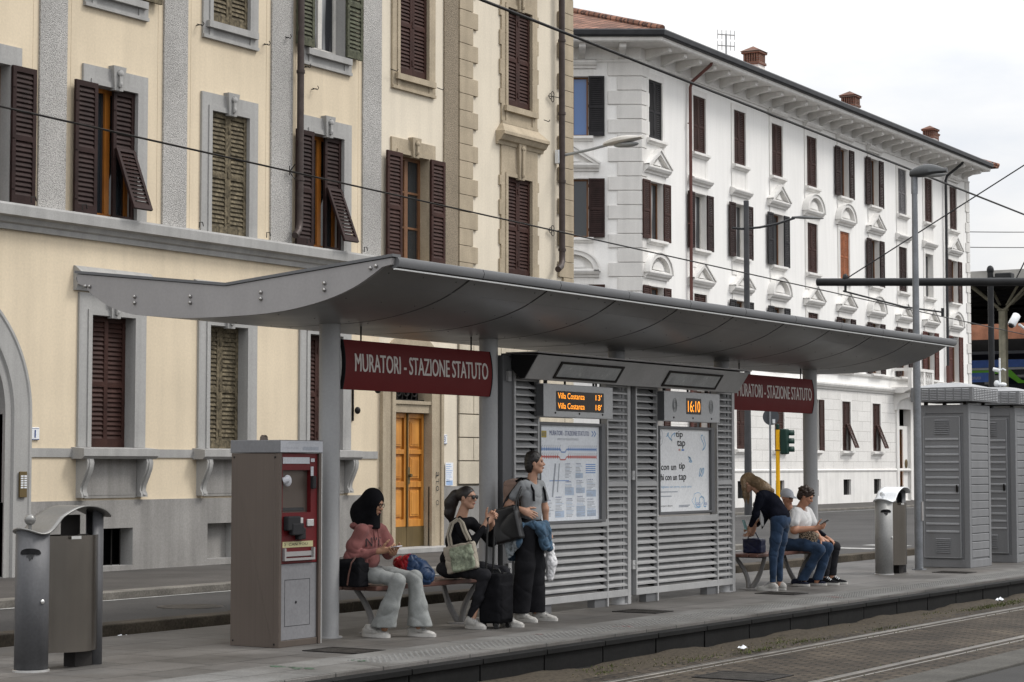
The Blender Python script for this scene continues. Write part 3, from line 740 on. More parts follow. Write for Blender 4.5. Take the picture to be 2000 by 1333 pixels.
# ------------------------------------------------------------------ pale building with tan stone trim
BB = thing('tan_trim_building', 'pale cream building with tan stone quoins, wooden front door and brown shutters', 'building', (30.5, FY, .08))
XE = 33.72; WX, WX2 = 28.40, 31.80
holes = [(WX - .43, WX + .43, 4.97, 6.78), (WX - .43, WX + .43, 8.15, 9.95), (WX2 - .42, WX2 + .42, 5.0, 6.80), (WX2 - .42, WX2 + .42, 8.12, 9.93), (WX - .43, WX + .43, 11.3, 13.0), (WX2 - .42, WX2 + .42, 11.3, 13.0)]
dh = [(27.84, 28.90, .1, 3.05)]
g = G(); g.M = Matrix.Translation((0, FY, 0))
wall_holes(g, XR, XE, 1.17, 13.6, holes + dh, .22, 0, 1)
wall_holes(g, XR, XE, .05, 1.17, dh, .24, 2, 1, y=-.025)
g.quad((XR, -.025, 1.17), (27.84, -.025, 1.17), (27.84, 0, 1.17), (XR, 0, 1.17), 2); g.quad((28.90, -.025, 1.17), (XE, -.025, 1.17), (XE, 0, 1.17), (28.90, 0, 1.17), 2)
g.quad((XR, .6, 0), (XE, .6, 0), (XE, .6, 13.6), (XR, .6, 13.6), 3); g.quad((XE, 0, .05), (XE, 10, .05), (XE, 10, 13.6), (XE, 0, 13.6), 0); g.quad((XR, 10, .05), (XE, 10, .05), (XE, 10, 13.6), (XR, 10, 13.6), 0)
g.M = None
g.build('wall', [M['cream_pale'], M['tan_stone'], M['base_grey'], M['dark_room']], BB, smooth=0, merge=False)
g = G(); g.prism([(FY - .8, 13.6), (FY + 5, 15.4), (FY + 10.8, 13.6)], 'x', XR, XE + .5); g.build('roof', M['tiles'], BB)
yellow_window(BB, WX, 4.97, .86, 1.81, 'shutter_brown', 'o', 'o', 'tan_stone', 'upper', sash='sash_brown', cols=2, rows=3)
yellow_window(BB, WX, 8.15, .86, 1.8, 'shutter_brown', 'c', 'c', 'tan_stone', 'top')
yellow_window(BB, WX, 11.3, .86, 1.7, 'shutter_brown', 'c', 'c', 'tan_stone', 'top')
w6 = yellow_window(BB, WX2, 5.0, .84, 1.80, 'shutter_brown', 'c', 'c', 'tan_stone', 'tall')
yellow_window(BB, WX2, 8.12, .84, 1.81, 'shutter_brown', 'c', 'c', 'tan_stone', 'talltop')
yellow_window(BB, WX2, 11.3, .84, 1.7, 'shutter_brown', 'c', 'c', 'tan_stone', 'talltop')
# cornice over the right window
g = G(); g.prism([(FY, 7.36), (FY - .05, 7.36), (FY - .07, 7.42), (FY - .12, 7.44), (FY - .17, 7.52), (FY - .20, 7.53), (FY - .20, 7.585), (FY, 7.60)], 'x', WX2 - .78, WX2 + .80)
g.add([(WX2 - .78, FY - .2, 7.585), (WX2 + .8, FY - .2, 7.585), (WX2 + .62, FY - .03, 7.78), (WX2 - .6, FY - .03, 7.78), (WX2 - .78, FY, 7.585), (WX2 + .8, FY, 7.585), (WX2 + .62, FY, 7.78), (WX2 - .6, FY, 7.78)], [(0, 1, 2, 3), (1, 5, 6, 2), (0, 3, 7, 4), (3, 2, 6, 7)])
g.build('window_cornice', M['tan_stone'], w6, smooth=20)
# tan pilaster and quoins
g = G(); g.box(29.33, 29.76, FY - .03, FY, 4.2, 13.55); g.build('pilaster', M['roughcast_tan'], BB, smooth=0)
for x0, x1, sgn, z0 in ((29.79, 30.38, 1, 4.2), (33.20, XE + .02, -1, 4.2)):
    z = z0; k = 0
    while z < 13.5:
        hh = .30
        g = G(); sh = .16 if (k % 2 == 0) else 0.
        a, b = (x0, x1 - sh) if sgn > 0 else (x0 + sh, x1)
        g.box(a, b, FY - .045, FY, z + .004, z + hh - .004); g.build('quoin', M['tan_stone'], BB, smooth=0, bevel=.006)
        z += hh; k += 1
# rusticated ground floor of the corner
g = G(); z = 1.2; k = 0
while z < 4.1:
    x = 29.79 - (.0 if k % 2 else 0); off = .45 if k % 2 else 0
    xs = [29.79] + [29.79 + off + .9 * i for i in range(0 if off else 1, 6) if 29.79 < 29.79 + off + .9 * i < XE] + [XE]
    for a, b in zip(xs[:-1], xs[1:]): g.box(a + .008, b - .008, FY - .05, FY, z + .008, z + .40)
    z += .41; k += 1
g.build('rusticated_stone', M['tan_pale'], BB, smooth=0, bevel=.006)
g = G(); g.box(29.79, XE, FY - .02, FY - .0, 1.18, 4.2); g.build('stone_joint', M['joint'], BB, smooth=0)
g = G(); g.box(30.5, 30.85, FY - .065, FY - .055, 2.4, 3.3)
for k in range(5): g.ell((30.675, FY - .075, 2.5 + k * .18), (.13, .02, .085), 10, 0, 5)
for x in (30.52, 30.83): g.cyl((x, FY - .08, 2.4), (x, FY - .08, 3.3), .015, n=6)
g.build('window_grille', M['iron'], BB)
# belt of the tan building
g = G(); g.prism([(FY, 4.63), (FY - .06, 4.63), (FY - .07, 4.70), (FY - .14, 4.78), (FY - .2, 4.80), (FY - .2, 4.95), (FY, 4.98)], 'x', XR + .002, 29.3); g.build('belt_course', M['tan_stone'], BB, smooth=20)
# front door with stone surround and arch
g = G(); dc = 28.37
for s_ in (-1, 1):
    a = dc + s_ * .53; b = dc + s_ * .90
    lo, hi = min(a, b), max(a, b); g.box(lo, hi, FY - .05, FY - .0, .1, 3.05); g.box(min(a, a + s_ * .1), max(a, a + s_ * .1), FY - .075, FY - .05, .1, 3.05); g.box(min(b, b - s_ * .08), max(b, b - s_ * .08), FY - .075, FY - .05, .1, 3.05)
g.box(27.85, 28.89, FY - .03, FY + .2, 2.42, 2.62); g.box(27.79, 28.95, FY - .06, FY - .03, 2.56, 2.62)
for i in range(24):
    a0, a1 = PI * i / 24, PI * (i + 1) / 24
    P = lambda r, a, y: (dc + r * math.cos(a), FY + y, 3.05 + r * .8 * math.sin(a))
    g.quad(P(.53, a0, -.05), P(.53, a1, -.05), P(.90, a1, -.05), P(.90, a0, -.05)); g.quad(P(.90, a0, -.05), P(.90, a1, -.05), P(.90, a1, 0), P(.90, a0, 0))
dsur = g.build('door_surround', M['tan_stone'], BB, smooth=20)
g = G(); 
for i in range(7): x = 27.84 + i * .137; g.tube([(x, FY + .1, 2.63), (x + .03, FY + .1, 2.8), (x, FY + .1, 3.0)], .012, 6)
g.box(27.85, 28.89, FY + .08, FY + .1, 2.62, 2.645); g.box(27.85, 28.89, FY + .08, FY + .1, 2.9, 2.92)
for k in range(4):
    cx = 27.9 + k * .235; g.tube([(cx + .09 * math.cos(a_ * PI / 8), FY + .09, 2.80 + .1 * math.sin(a_ * PI / 8)) for a_ in range(17)], .012, 6)
g.f = [f for f in g.f]; g.build('fanlight_grille', M['iron'], dsur)
door = None
g = G()
g.box(27.85, 28.89, FY + .12, FY + .15, .12, 2.42)
door = g.build('door', M['door_wood'], BB, smooth=0)
for s_ in (0, 1):
    x0 = 27.86 + s_ * .515; x1 = x0 + .505
    g = G()
    g.box(x0, x0 + .07, FY + 0.080, FY + 0.120, .5, 2.41); g.box(x1 - .07, x1, FY + 0.080, FY + 0.120, .5, 2.41)
    for za, zb in ((.5, .62), (1.16, 1.26), (1.72, 1.8), (2.33, 2.41)): g.box(x0 + .07, x1 - .07, FY + 0.080, FY + 0.120, za, zb)
    for za, zb in ((.62, 1.16), (1.26, 1.72), (1.8, 2.33)):
        a, b, c, d = x0 + .07, x1 - .07, za, zb; e = .05
        g.box(a + e, b - e, FY + 0.095, FY + 0.120, c + e, d - e); g.box(a + e + .03, b - e - .03, FY + 0.087, FY + 0.095, c + e + .03, d - e - .03)
    lf = g.build('door_leaf', M['door_wood'], door, smooth=0, bevel=.005)
    g = G(); g.box(x0 + .0, x1, FY + 0.075, FY + 0.120, .12, .5); g.build('kick_plate', M['brass_old'], door, smooth=0)
g = G(); g.box(28.355, 28.385, FY + 0.050, FY + 0.080, .5, 2.41); g.cyl((28.42, FY + 0.010, 1.36), (28.42, FY + 0.090, 1.36), .03, n=10); g.box(28.39, 28.45, FY + 0.065, FY + 0.080, 1.22, 1.5); g.build('handle', M['brass_old'], door)
g = G(); g.box(27.3, 29.25, FY - .35, FY + .1, .07, .16); g.build('doorstep', M['grey_trim'], BB, bevel=.01)
downpipe([(33.14, FY - .14, 13.5), (33.14, FY - .14, 5.5), (33.12, FY - .15, 5.38), (33.0, FY - .2, 5.28), (32.82, FY - .24, 5.2)], .06, 'pipe_dark', BB, brackets=(5.6, 6.9, 8.2, 9.6, 11))
g = G()
for z in (5.95, 8.5):
    for k, (dx, dz) in enumerate(((-.12, .05), (-.12, -.05), (-.2, 0))): g.tube([(33.05 + dx + .05 * math.cos(a_ * PI / 6), FY - .06, z + dz + .05 * math.sin(a_ * PI / 6)) for a_ in range(13)], .007, 5)
    g.tube([(33.1, FY - .12, z), (32.8, FY - .04, z)], .008, 5)
for (x, z) in ((27.72, 8.15), (29.1, 8.05), (32.65, 8.0)): g.tube([(x - .1, FY - .1, z), (x + .08, FY - .1, z - .01), (x + .11, FY - .1, z + .03)], .008, 5)
g.build('wall_hook', M['iron'], BB)
# notices and graffiti beside the door
g = G(); g.box(29.38, 29.62, FY - .03, FY - .026, 1.18, 1.58)
nt = thing('paper_notice', 'pale blue and white paper notice taped on the wall right of the wooden door', 'notice', (29.5, FY - .03, 1.38))
g.build('sheet', M['paper'], nt, smooth=0)
g = G()
M['print_blue'] = mat('print_blue', (.30, .42, .62), .8)
for k in range(9): g.box(29.40, 29.40 + .2 * rnd.uniform(.5, 1), FY - .0315, FY - .0302, 1.54 - k * .036, 1.552 - k * .036)
g.box(29.4, 29.6, FY - .0315, FY - .0302, 1.19, 1.27); g.build('printed_lines', M['print_blue'], nt, smooth=0)
g = G()
for k, ch in enumerate('aTo O'):
    if ch != ' ': put_text(g, ch, 0, 0, .09, .1, 0, fn=lambda a, b, k=k: (29.02 + b * .9, FY - .0785, 1.42 - .12 * k - a))
gr = g.build('graffiti', M['ink'], dsur, smooth=0, merge=False)
# street lamp on a wall bracket
t = thing('bracket_street_lamp', 'white street lamp head on a long arm bracketed to the tan cornered building', 'street lamp', (33.2, FY - .06, 7.3))
g = G(); g.box(33.05, 33.2, FY - .12, FY - .03, 7.24, 7.5); g.build('wall_box', M['enamel'], t, bevel=.01)
M['lamp_grey'] = mat('lamp_grey', (.36, .38, .39), .4, .2, var=.08)
g = G(); g.tube([(33.18, 19.8, 7.4), (33.2, 19.2, 7.47), (33.2, 18.8, 7.53)], .028, 8); g.build('arm', M['lamp_grey'], t)
g = G()
def lamp_head(g, P, d, L, w, h, m=0):
    """flattened drop-shaped luminaire from P along horizontal d"""
    d = Vector(d).normalized(); s = Vector((-d.y, d.x, 0)); n = 10; rows = []
    for i in range(n + 1):
        t_ = i / n; ww = w * (math.sin(PI * (.12 + .80 * t_)) ** .6); hh = h * (.55 + .45 * math.sin(PI * min(1, t_ * 1.2)))* (1 if t_ < .9 else .7)
        c = Vector(P) + d * (L * t_)
        rows.append([tuple(c + s * (ww * math.cos(a)) + Vector((0, 0, hh * (math.sin(a) if math.sin(a) > 0 else .35 * math.sin(a))))) for a in [2 * PI * k / 12 for k in range(12)]])
    vs = [p for r in rows for p in r]; fs = [(i * 12 + k, i * 12 + (k + 1) % 12, (i + 1) * 12 + (k + 1) % 12, (i + 1) * 12 + k) for i in range(n) for k in range(12)] + [tuple(range(11, -1, -1)), tuple(range(n * 12, n * 12 + 12))]
    g.add(vs, fs, m)
lamp_head(g, (33.2, 18.85, 7.53), (0, -1, .1), .8, .16, .11); hd = g.build('lamp_head', M['sash_white'], t, smooth=50)
g = G(); g.ell((33.2, 18.4, 7.50), (.11, .27, .05), 12, 0, 6); g.build('lens', M['lamp_grey'], hd)

# ------------------------------------------------------------------ long white apartment building (local frame: x along the street front, y inwards)
WA = 1.5
WR = thing('white_building', 'long white four storey apartment building with quoined corner, pediments and bracketed eaves', 'building', (57.925, 31.56, .05), R_(WA))
WL = 33.3; DP = 12.0
cs = [.98 + 3.33 * k for k in range(10)]
OPW = 1.0
R1, R2, R3, R0 = (12.12, 14.08), (8.82, 10.74), (5.22, 7.30), (2.04, 4.0)
holes = []
for c in cs:
    for r_ in (R1, R2, R3): holes.append((c - OPW / 2, c + OPW / 2, *r_))
gw = [2, 3, 4, 5, 6, 9]
for k in (0, 1, 2, 3, 4, 5, 6, 8, 9): holes.append((cs[k] - .45, cs[k] + .45, *R0))
for k in (0, 1, 2, 3, 4, 5, 6, 8, 9): holes.append((cs[k] - .4, cs[k] + .4, .32, .93))
DX = cs[7] - .1
holes.append((DX - .7, DX + .7, .02, 3.85))
g = G()
wall_holes(g, 0, WL, 1.3, 15.2, [h for h in holes if h[3] > 1.3], .24, 0, 1)
wall_holes(g, 0, WL, 0, 1.3, [h for h in holes if h[2] < 1.3], .26, 1, 1, y=-.05)
g.quad((0, -.05, 1.3), (WL, -.05, 1.3), (WL, 0, 1.3), (0, 0, 1.3), 1)
g.quad((0, .7, 0), (WL, .7, 0), (WL, .7, 15.2), (0, .7, 15.2), 2)
# end walls and back; left wall runs back at the blunt corner
sa = Vector((-.533, .846)); ca, sn = math.cos(R_(-WA)), math.sin(R_(-WA))
SD = Vector((sa.x * ca - sa.y * sn, sa.x * sn + sa.y * ca))      # side-wall direction in local frame
SL = 12.0
g.quad((WL, 0, 0), (WL, DP, 0), (WL, DP, 15.2), (WL, 0, 15.2), 0)
g.quad((SD.x * SL, SD.y * SL, 0), (WL, DP, 0), (WL, DP, 15.2), (SD.x * SL, SD.y * SL, 15.2), 0)
MS = Matrix(((-SD.x, -SD.y * 1, 0, 0), (-SD.y, SD.x, 0, 0), (0, 0, 1, 0), (0, 0, 0, 1)))
# local axes of the side wall: X' = towards the corner (so that -y' faces out)
ang_side = math.atan2(-SD.y, -SD.x)
MS = Matrix.Rotation(ang_side, 4, 'Z')      # x' along wall towards the corner, y' inwards
sh = []
for c in (2.22, 5.6, 9.0):
    for r_ in (R1, R2, R3): sh.append((-c - .52, -c + .52, *r_))
g.M = MS
wall_holes(g, -SL, 0, 0, 15.2, sh, .24, 0, 1)
g.quad((-SL, .7, 0), (-.9, .7, 0), (-.9, .7, 15.2), (-SL, .7, 15.2), 2)
g.M = None
g.build('wall', [M['white_wall'], M['white_trim'], M['dark_room']], WR, world=False, smooth=0, merge=False)
# ground-floor rustication: real joints
M['rust_white'] = mat_bricks('rust_white', (.70, .685, .66), (.735, .72, .695), (.40, .385, .36), 1.05, .405, .008, .35, vec=(1, 1, 1), rot=(R_(90), 0, 0), noise=.05, dist=.012)
g = G(); wall_holes(g, .0, WL, 1.36, 4.42, [h for h in holes if h[3] > 1.3 and h[2] < 4.4], .02, 0, 0, y=-.025)
g.quad((0, -.025, 4.42), (WL, -.025, 4.42), (WL, 0, 4.42), (0, 0, 4.42)); g.quad((0, -.025, 1.36), (WL, -.025, 1.36), (WL, 0, 1.36), (0, 0, 1.36))
g.build('rusticated_facing', M['rust_white'], WR, world=False, smooth=0, merge=False)
def band(prof, name, m, zoff=0):
    g = G()
    # profile (out, z) swept along side wall, round the blunt corner, along the front
    n1 = Vector((math.sin(ang_side), -math.cos(ang_side)));  n2 = Vector((0, -1)); bis = (n1 + n2); bis = bis / (bis.dot(n2))
    path = [((SD.x * SL, SD.y * SL, 0), (n1.x, n1.y)), ((0, 0, 0), (bis.x, bis.y)), ((WL, 0, 0), (0.0, -1.0))]
    g.sweep(prof, path)
    return g.build(name, M[m], WR, world=False, smooth=20)
band([(0, 4.44), (.07, 4.44), (.09, 4.50), (.15, 4.54), (.19, 4.62), (.19, 4.68), (0, 4.72)], 'string_course', 'white_trim')
band([(0, 5.06), (.05, 5.06), (.08, 5.10), (.10, 5.17), (0, 5.2)], 'string_course', 'white_trim')
band([(0, 1.24), (.07, 1.24), (.09, 1.30), (.06, 1.34), (0, 1.36)], 'plinth_course', 'white_trim')
band([(0, 14.55), (.05, 14.55), (.07, 14.62), (0, 14.66)], 'string_course', 'white_trim')
# eaves: soffit board, brackets, gutter
band([(0, 15.02), (1.02, 15.02), (1.06, 15.06), (1.08, 15.16), (0, 15.24)], 'eaves_soffit', 'white_trim')
band([(.98, 15.17), (1.16, 15.17), (1.20, 15.22), (1.22, 15.36), (1.19, 15.40), (.98, 15.40)], 'gutter', 'gutter')
def bracket_fn(g):
    g.prism([(0, 0), (-.86, 0), (-.86, -.13), (-.80, -.17), (-.70, -.18), (-.45, -.2), (-.25, -.28), (0, -.36)], 'x', -.11, .11)
bm_ = simple_mesh('eavesbr', bracket_fn, 'eaves_bracket', M['white_trim'], 20)
for k in range(29): link('eaves_bracket', bm_, WR, (.42 + k * 1.145, 0, 15.018))
for k in range(6):
    o = link('eaves_bracket', bm_, WR, (SD.x * (.62 + 1.3 * k), SD.y * (.62 + 1.3 * k), 15.018)); o.rotation_euler = (0, 0, ang_side)
# roof
e = 1.1; n1 = Vector((math.sin(ang_side), -math.cos(ang_side))); bis = (n1 + Vector((0, -1))); bis = bis / bis.dot(Vector((0, -1)))
c0 = bis * e; sl = SD * SL + n1 * e; ridge = 5.5; rz_ = 15.38 + 1.95
g = G()
A_ = (c0.x, c0.y, 15.38); B_2 = (WL + e, -e, 15.38); S_ = (sl.x, sl.y, 15.38); H1 = (bis.x * -4.6, bis.y * -4.6 + .0, rz_); H2 = (WL - 5, 5.0, rz_)
S2 = ((SD * SL - n1 * 4.6).x, (SD * SL - n1 * 4.6).y, rz_)
g.quad(A_, B_2, H2, H1); g.quad(S_, A_, H1, S2); g.add([B_2, (WL + e, DP + e, 15.38), H2], [(0, 1, 2)])
g.quad(H1, H2, (WL + e, DP + e, 15.38), (SD.x * SL, DP + 1, 15.38))
for a, b in ((A_, B_2), (B_2, (WL + e, DP + e, 15.38)), (S_, A_)): g.quad((a[0], a[1], 15.30), (b[0], b[1], 15.30), b, a)
roof = g.build('roof', M['tiles'], WR, world=False, smooth=0)
for q0, q1 in ((A_, H1), (H1, S2), (B_2, H2)):
    g = G(); q0, q1 = Vector(q0) + Vector((0, 0, .05)), Vector(q1) + Vector((0, 0, .05)); g.tube([q0 + (q1 - q0) * (i / 12) for i in range(13)], .11, 8); g.build('ridge_tiles', M['tiles'], roof, world=False)
# chimneys: white base, open brick lantern, tiled cap
def chimney(x, y, s, zb, zt):
    g = G(); g.box(x - s * .5, x + s * .5, y - s * .5, y + s * .5, 15.4, zb)
    ch = g.build('chimney', M['white_trim'], roof, world=False, smooth=0)
    g = G()
    h = zt - zb; g.box(x - s * .58, x + s * .58, y - s * .58, y + s * .58, zb, zb + h * .13)
    n = 6
    for k in range(n):
        for a, b in ((-1, 0), (1, 0), (0, -1), (0, 1)):
            t_ = -.5 + (k + .5) / n
            cx = x + (a * .5 if a else t_) * s; cy = y + (b * .5 if b else t_) * s
            g.box(cx - s * .045, cx + s * .045, cy - s * .045, cy + s * .045, zb + h * .13, zb + h * .58)
    g.box(x - s * .36, x + s * .36, y - s * .36, y + s * .36, zb + h * .13, zb + h * .58)
    g.box(x - s * .62, x + s * .62, y - s * .62, y + s * .62, zb + h * .58, zb + h * .70)
    g.add([(x - s * .68, y - s * .68, zb + h * .70), (x + s * .68, y - s * .68, zb + h * .70), (x + s * .68, y + s * .68, zb + h * .70), (x - s * .68, y + s * .68, zb + h * .70), (x - s * .15, y, zt), (x + s * .15, y, zt)],
          [(0, 1, 5, 4), (1, 2, 5), (2, 3, 4, 5), (3, 0, 4), (3, 2, 1, 0)])
    g.build('chimney_pot', M['brick'], ch, world=False, smooth=0)
chimney(11.75, 1.2, .60, 16.55, 17.27); chimney(21.6, 1.2, .58, 16.45, 17.12); chimney(31.0, 1.0, .52, 16.4, 17.0); chimney(31.9, 1.2, .42, 16.35, 16.92)
g = G(); g.cyl((12.6, 1.2, 15.6), (12.6, 1.2, 16.4), .16, n=10); g.build('roof_vent', M['gutter'], roof, world=False)
# quoins
def quoins(xf, z0, z1, wa, wb, M_, name='quoin'):
    z = z0; k = 0
    while z < z1 - .3:
        w = wa if k % 2 == 0 else wb
        g = G(); g.M = M_
        a, b = (xf, xf + w) if w > 0 else (xf + w, xf)
        g.box(a, b, -.045, 0, z + .012, z + .455)
        g.M = None; g.build(name, M['white_quoin'], WR, world=False, smooth=0, bevel=.012)
        z += .467; k += 1
quoins(.0, 4.75, 14.5, .55, .38, None); quoins(WL, 4.75, 14.5, -.55, -.38, None); quoins(.03, 4.75, 14.5, -1.10, -.80, MS)
# pediments and lintels, prototypes with origin at the window's top centre
def lint(g, z=.0, w=.80):
    g.prism([(0, z), (-.08, z), (-.10, z + .06), (-.17, z + .10), (-.22, z + .18), (-.22, z + .23), (-.04, z + .30), (0, z + .30)], 'x', -w, w)
def ped_tri(g):
    lint(g, .24, .86); z = .54
    for s_ in (-1, 1):
        g.add([(s_ * .86, -.22, z - .07), (s_ * .86, 0, z - .07), (0, -.22, z + .48), (0, 0, z + .48), (s_ * .70, -.22, z - .07), (s_ * .70, 0, z - .07), (0, -.22, z + .36), (0, 0, z + .36)],
              [(0, 1, 3, 2), (4, 6, 7, 5), (0, 2, 6, 4), (1, 5, 7, 3)])
        g.add([(s_ * .90, -.26, z - .03), (s_ * .90, 0, z - .03), (0, -.26, z + .55), (0, 0, z + .55), (s_ * .86, -.26, z - .08), (s_ * .86, 0, z - .08), (0, -.26, z + .49), (0, 0, z + .49)],
              [(0, 1, 3, 2), (4, 6, 7, 5), (0, 2, 6, 4), (1, 5, 7, 3)])
    g.add([(-.70, -.06, z - .07), (.70, -.06, z - .07), (0, -.06, z + .38)], [(0, 1, 2)])
    g.add([(-.26, -.12, z), (.26, -.12, z), (0, -.12, z + .22), (-.26, -.06, z), (.26, -.06, z), (0, -.06, z + .22)], [(0, 1, 2), (0, 2, 5, 3), (1, 4, 5, 2)])
def ped_arc(g):
    lint(g, .24, .86); z = .42; n = 16
    def arc(r0, r1, ya, yb):
        for i in range(n):
            a0, a1 = PI * i / n, PI * (i + 1) / n
            P = lambda r, a, y: (r * math.cos(a), y, z + r * .80 * math.sin(a))
            g.quad(P(r1, a0, ya), P(r1, a1, ya), P(r0, a1, ya), P(r0, a0, ya)); g.quad(P(r1, a0, ya), P(r1, a0, yb), P(r1, a1, yb), P(r1, a1, ya)); g.quad(P(r0, a0, ya), P(r0, a1, ya), P(r0, a1, yb), P(r0, a0, yb))
    arc(.68, .84, -.22, 0); arc(.84, .90, -.26, 0)
    g.add([(.70 * math.cos(PI * i / n), -.06, z + .70 * .8 * math.sin(PI * i / n)) for i in range(n + 1)], [tuple(range(n + 1))])
    g.add([(.4 * math.cos(PI * i / n), -.12, z + .12 + .4 * .7 * math.sin(PI * i / n)) for i in range(n + 1)], [tuple(range(n + 1))])
def lint_only(g): lint(g, .26, .78)
PED = {'tri': ped_tri, 'arc': ped_arc, 'flat': lint_only}
def wsur(w, h, low, head):
    def fn(g):
        a = w / 2; b = a + .17
        g.box(-b, -a, -.035, 0, -low, h + head); g.box(a, b, -.035, 0, -low, h + head); g.box(-a, a, -.035, 0, h, h + head); g.box(-a, a, -.03, 0, -low, 0)
        g.box(-a - .06, -a, -.05, -.035, 0, h + .06); g.box(a, a + .06, -.05, -.035, 0, h + .06); g.box(-a, a, -.05, -.035, h, h + .06)
    return fn
def sillf(w):
    def fn(g): g.prism([(0, -.16), (-.05, -.16), (-.08, -.1), (-.15, -.08), (-.15, 0), (0, .02)], 'x', -w / 2 - .15, w / 2 + .15)
    return fn
def white_window(x, rng, m, l, r_, ped=None, w=OPW, low=.62, head=.26, sash='sash_brown', frame=None, pane='glass', sill=True):
    z0, h = rng[0], rng[1] - rng[0]
    win = link('window', sash_mesh(w, h, sash, 2, 1), WR)
    if frame is None: win.location = (x, .19, z0); fy = -.19
    else:
        win.location = frame @ Vector((x, .19, z0)); win.rotation_euler = (0, 0, ang_side); fy = -.19
    link('pane', simple_mesh(('gl', w, h, pane), lambda g: g.box(-w / 2 + .02, w / 2 - .02, 0, .012, .03, h - .03), 'pane', M[pane], 0), win)
    o = link('window_surround', simple_mesh(('wsur', w, h, low, head), wsur(w, h, low, head), 'window_surround', M['white_trim'], 0), win, (0, fy, 0))
    if sill: link('sill', simple_mesh(('wsill', w), sillf(w), 'sill', M['white_trim']), win, (0, fy - .03, 0))
    if ped: link('pediment', simple_mesh(('ped', ped), PED[ped], 'pediment', M['white_trim'], 20), win, (0, fy - .001, h))
    if m:
        put_shutters(win, w, h, m, l, r_, .02)
        for ch in win.children:
            if ch.name.startswith('shutter'): ch.location.y += fy
    return win
br, rd, bk = 'shutter_brown', 'shutter_red', 'shutter_black'
row1 = [(bk, 'c', 'c', None), (br, 'c', 'c', None), (br, 'c', 'c', None), (br, 'c', 'c', 'flat'), (br, 'c', 'c', 'flat'), ('shutter_plum', 'o', 'o', 'flat'), ('shutter_plum', 'o', 'o', 'flat'), ('shutter_grey', 'c', 'c', None), (br, 'c', 'c', None), (br, 'c', 'c', 'flat')]
row2 = [('shutter_brown', 'o', 'o', 'tri'), ('shutter_plum', 'o', 'o', 'flat'), ('shutter_plum', 'o', 'o', 'flat'), (bk, 'o', 'o', 'tri'), (br, 'c', 'c', 'arc'), ('shutter_orange', 'c', 'c', 'arc'), ('shutter_plum', 'o', 'o', 'tri'), ('shutter_plum', 'c', 'c', 'flat'), (None, None, None, 'flat'), (br, 'o', 'o', 'tri')]
row3 = [(br, 'o', 'o', 'arc'), (br, 'c', 'c', 'tri'), (bk, 'o', 'o', 'tri'), (bk, 'o', 'o', 'arc'), (br, 'c', 'c', 'tri'), ('shutter_plum', 'o', 'o', 'tri'), ('shutter_plum', 'o', 'o', 'arc'), ('shutter_plum', 'o', 'o', 'tri'), (rd, 'o', 'o', 'tri'), (rd, 'o', 'o', 'arc')]
for k, c in enumerate(cs):
    white_window(c, R1, *row1[k], low=.82, head=.22, pane='glass_curtain' if k == 5 else 'glass')
    white_window(c, R2, *row2[k], sash='sash_white' if row2[k][0] is None or k in (1, 2) else 'sash_brown', pane='glass_curtain' if k in (0, 1, 2, 8, 9) else 'glass')
    white_window(c, R3, *row3[k], low=.1, sill=True)
for k in (0, 1, 2, 3, 4, 5, 6, 8, 9):
    lr = ('c', 't') if k in (5, 6) else ('o', 'o')
    if k in (2, 3): lr = ('c', 'c')
    w_ = white_window(cs[k], R0, br, *lr, w=.9, low=.28, head=.3)
    g = G(); g.box(-.38, .38, 0, .03, .3 - R0[0], .95 - R0[0])
    o = g.build('cellar_window', M['dark_room'], w_, world=False, smooth=0); o.location = (0, -.1, 0)
    g = G()
    for j in range(6): g.box(-.36 + j * .14, -.34 + j * .14, 0, .02, .3 - R0[0], .95 - R0[0])
    o = g.build('cellar_grille', M['iron'], w_, world=False, smooth=0); o.location = (0, -.16, 0)
for c in (2.22, 5.6, 9.0):
    white_window(-c, R1, bk, 'o', 'o', 'flat', w=1.04, low=.82, head=.22, frame=MS, sash='sash_brown', pane='glass_sky_painted')
    white_window(-c, R2, 'shutter_plum', 'o', 'o', 'tri', w=1.04, frame=MS)
    white_window(-c, R3, br, 'o', 'o', 'arc', w=1.04, low=.1, frame=MS)
# entrance with balcony above
g = G()
for s_ in (-1, 1):
    a, b = DX + s_ * .7, DX + s_ * .98; g.box(min(a, b), max(a, b), -.09, 0, 0.02, 3.85)
g.box(DX - .98, DX + .98, -.09, 0, 3.85, 4.2); g.box(DX - .7, DX + .7, .05, .3, 3.0, 3.14)
ds = g.build('door_surround', M['white_trim'], WR, world=False, smooth=0)
g = G(); g.box(DX - .69, DX + .69, .25, .29, .02, 3.0); g.build('door', M['door_wood'], WR, world=False, smooth=0)
g = G(); g.box(DX + .1, DX + .69, .05, .1, .02, 3.0); g.build('door_leaf', M['white_trim'], WR, world=False, smooth=0)
g = G(); g.ell((DX + .42, .03, 1.55), (.16, .03, .2), 10, 0, 6); g.build('door_crest', M['brass_old'], WR, world=False)
BX0, BX1 = DX - 1.35, DX + 1.5
g = G(); g.prism([(0, 4.5), (-.5, 4.5), (-.62, 4.56), (-.75, 4.62), (-.9, 4.64), (-.9, 4.74), (0, 4.74)], 'x', BX0, BX1)
bal = g.build('balcony', M['white_trim'], WR, world=False, smooth=20)
g = G(); g.box(BX0 + .05, BX1 - .05, -.88, -.68, 5.42, 5.54); g.box(BX0 + .05, BX1 - .05, -.87, -.70, 4.74, 4.82)
for x in (BX0 + .14, BX1 - .14, DX + .3): g.box(x - .1, x + .1, -.865, -.705, 4.82, 5.42)
for x in (BX0 + .05, BX1 - .15): g.box(x, x + .1, -.68, 0, 5.42, 5.54); 
g.build('balcony_rail', M['white_trim'], bal, world=False, smooth=0)
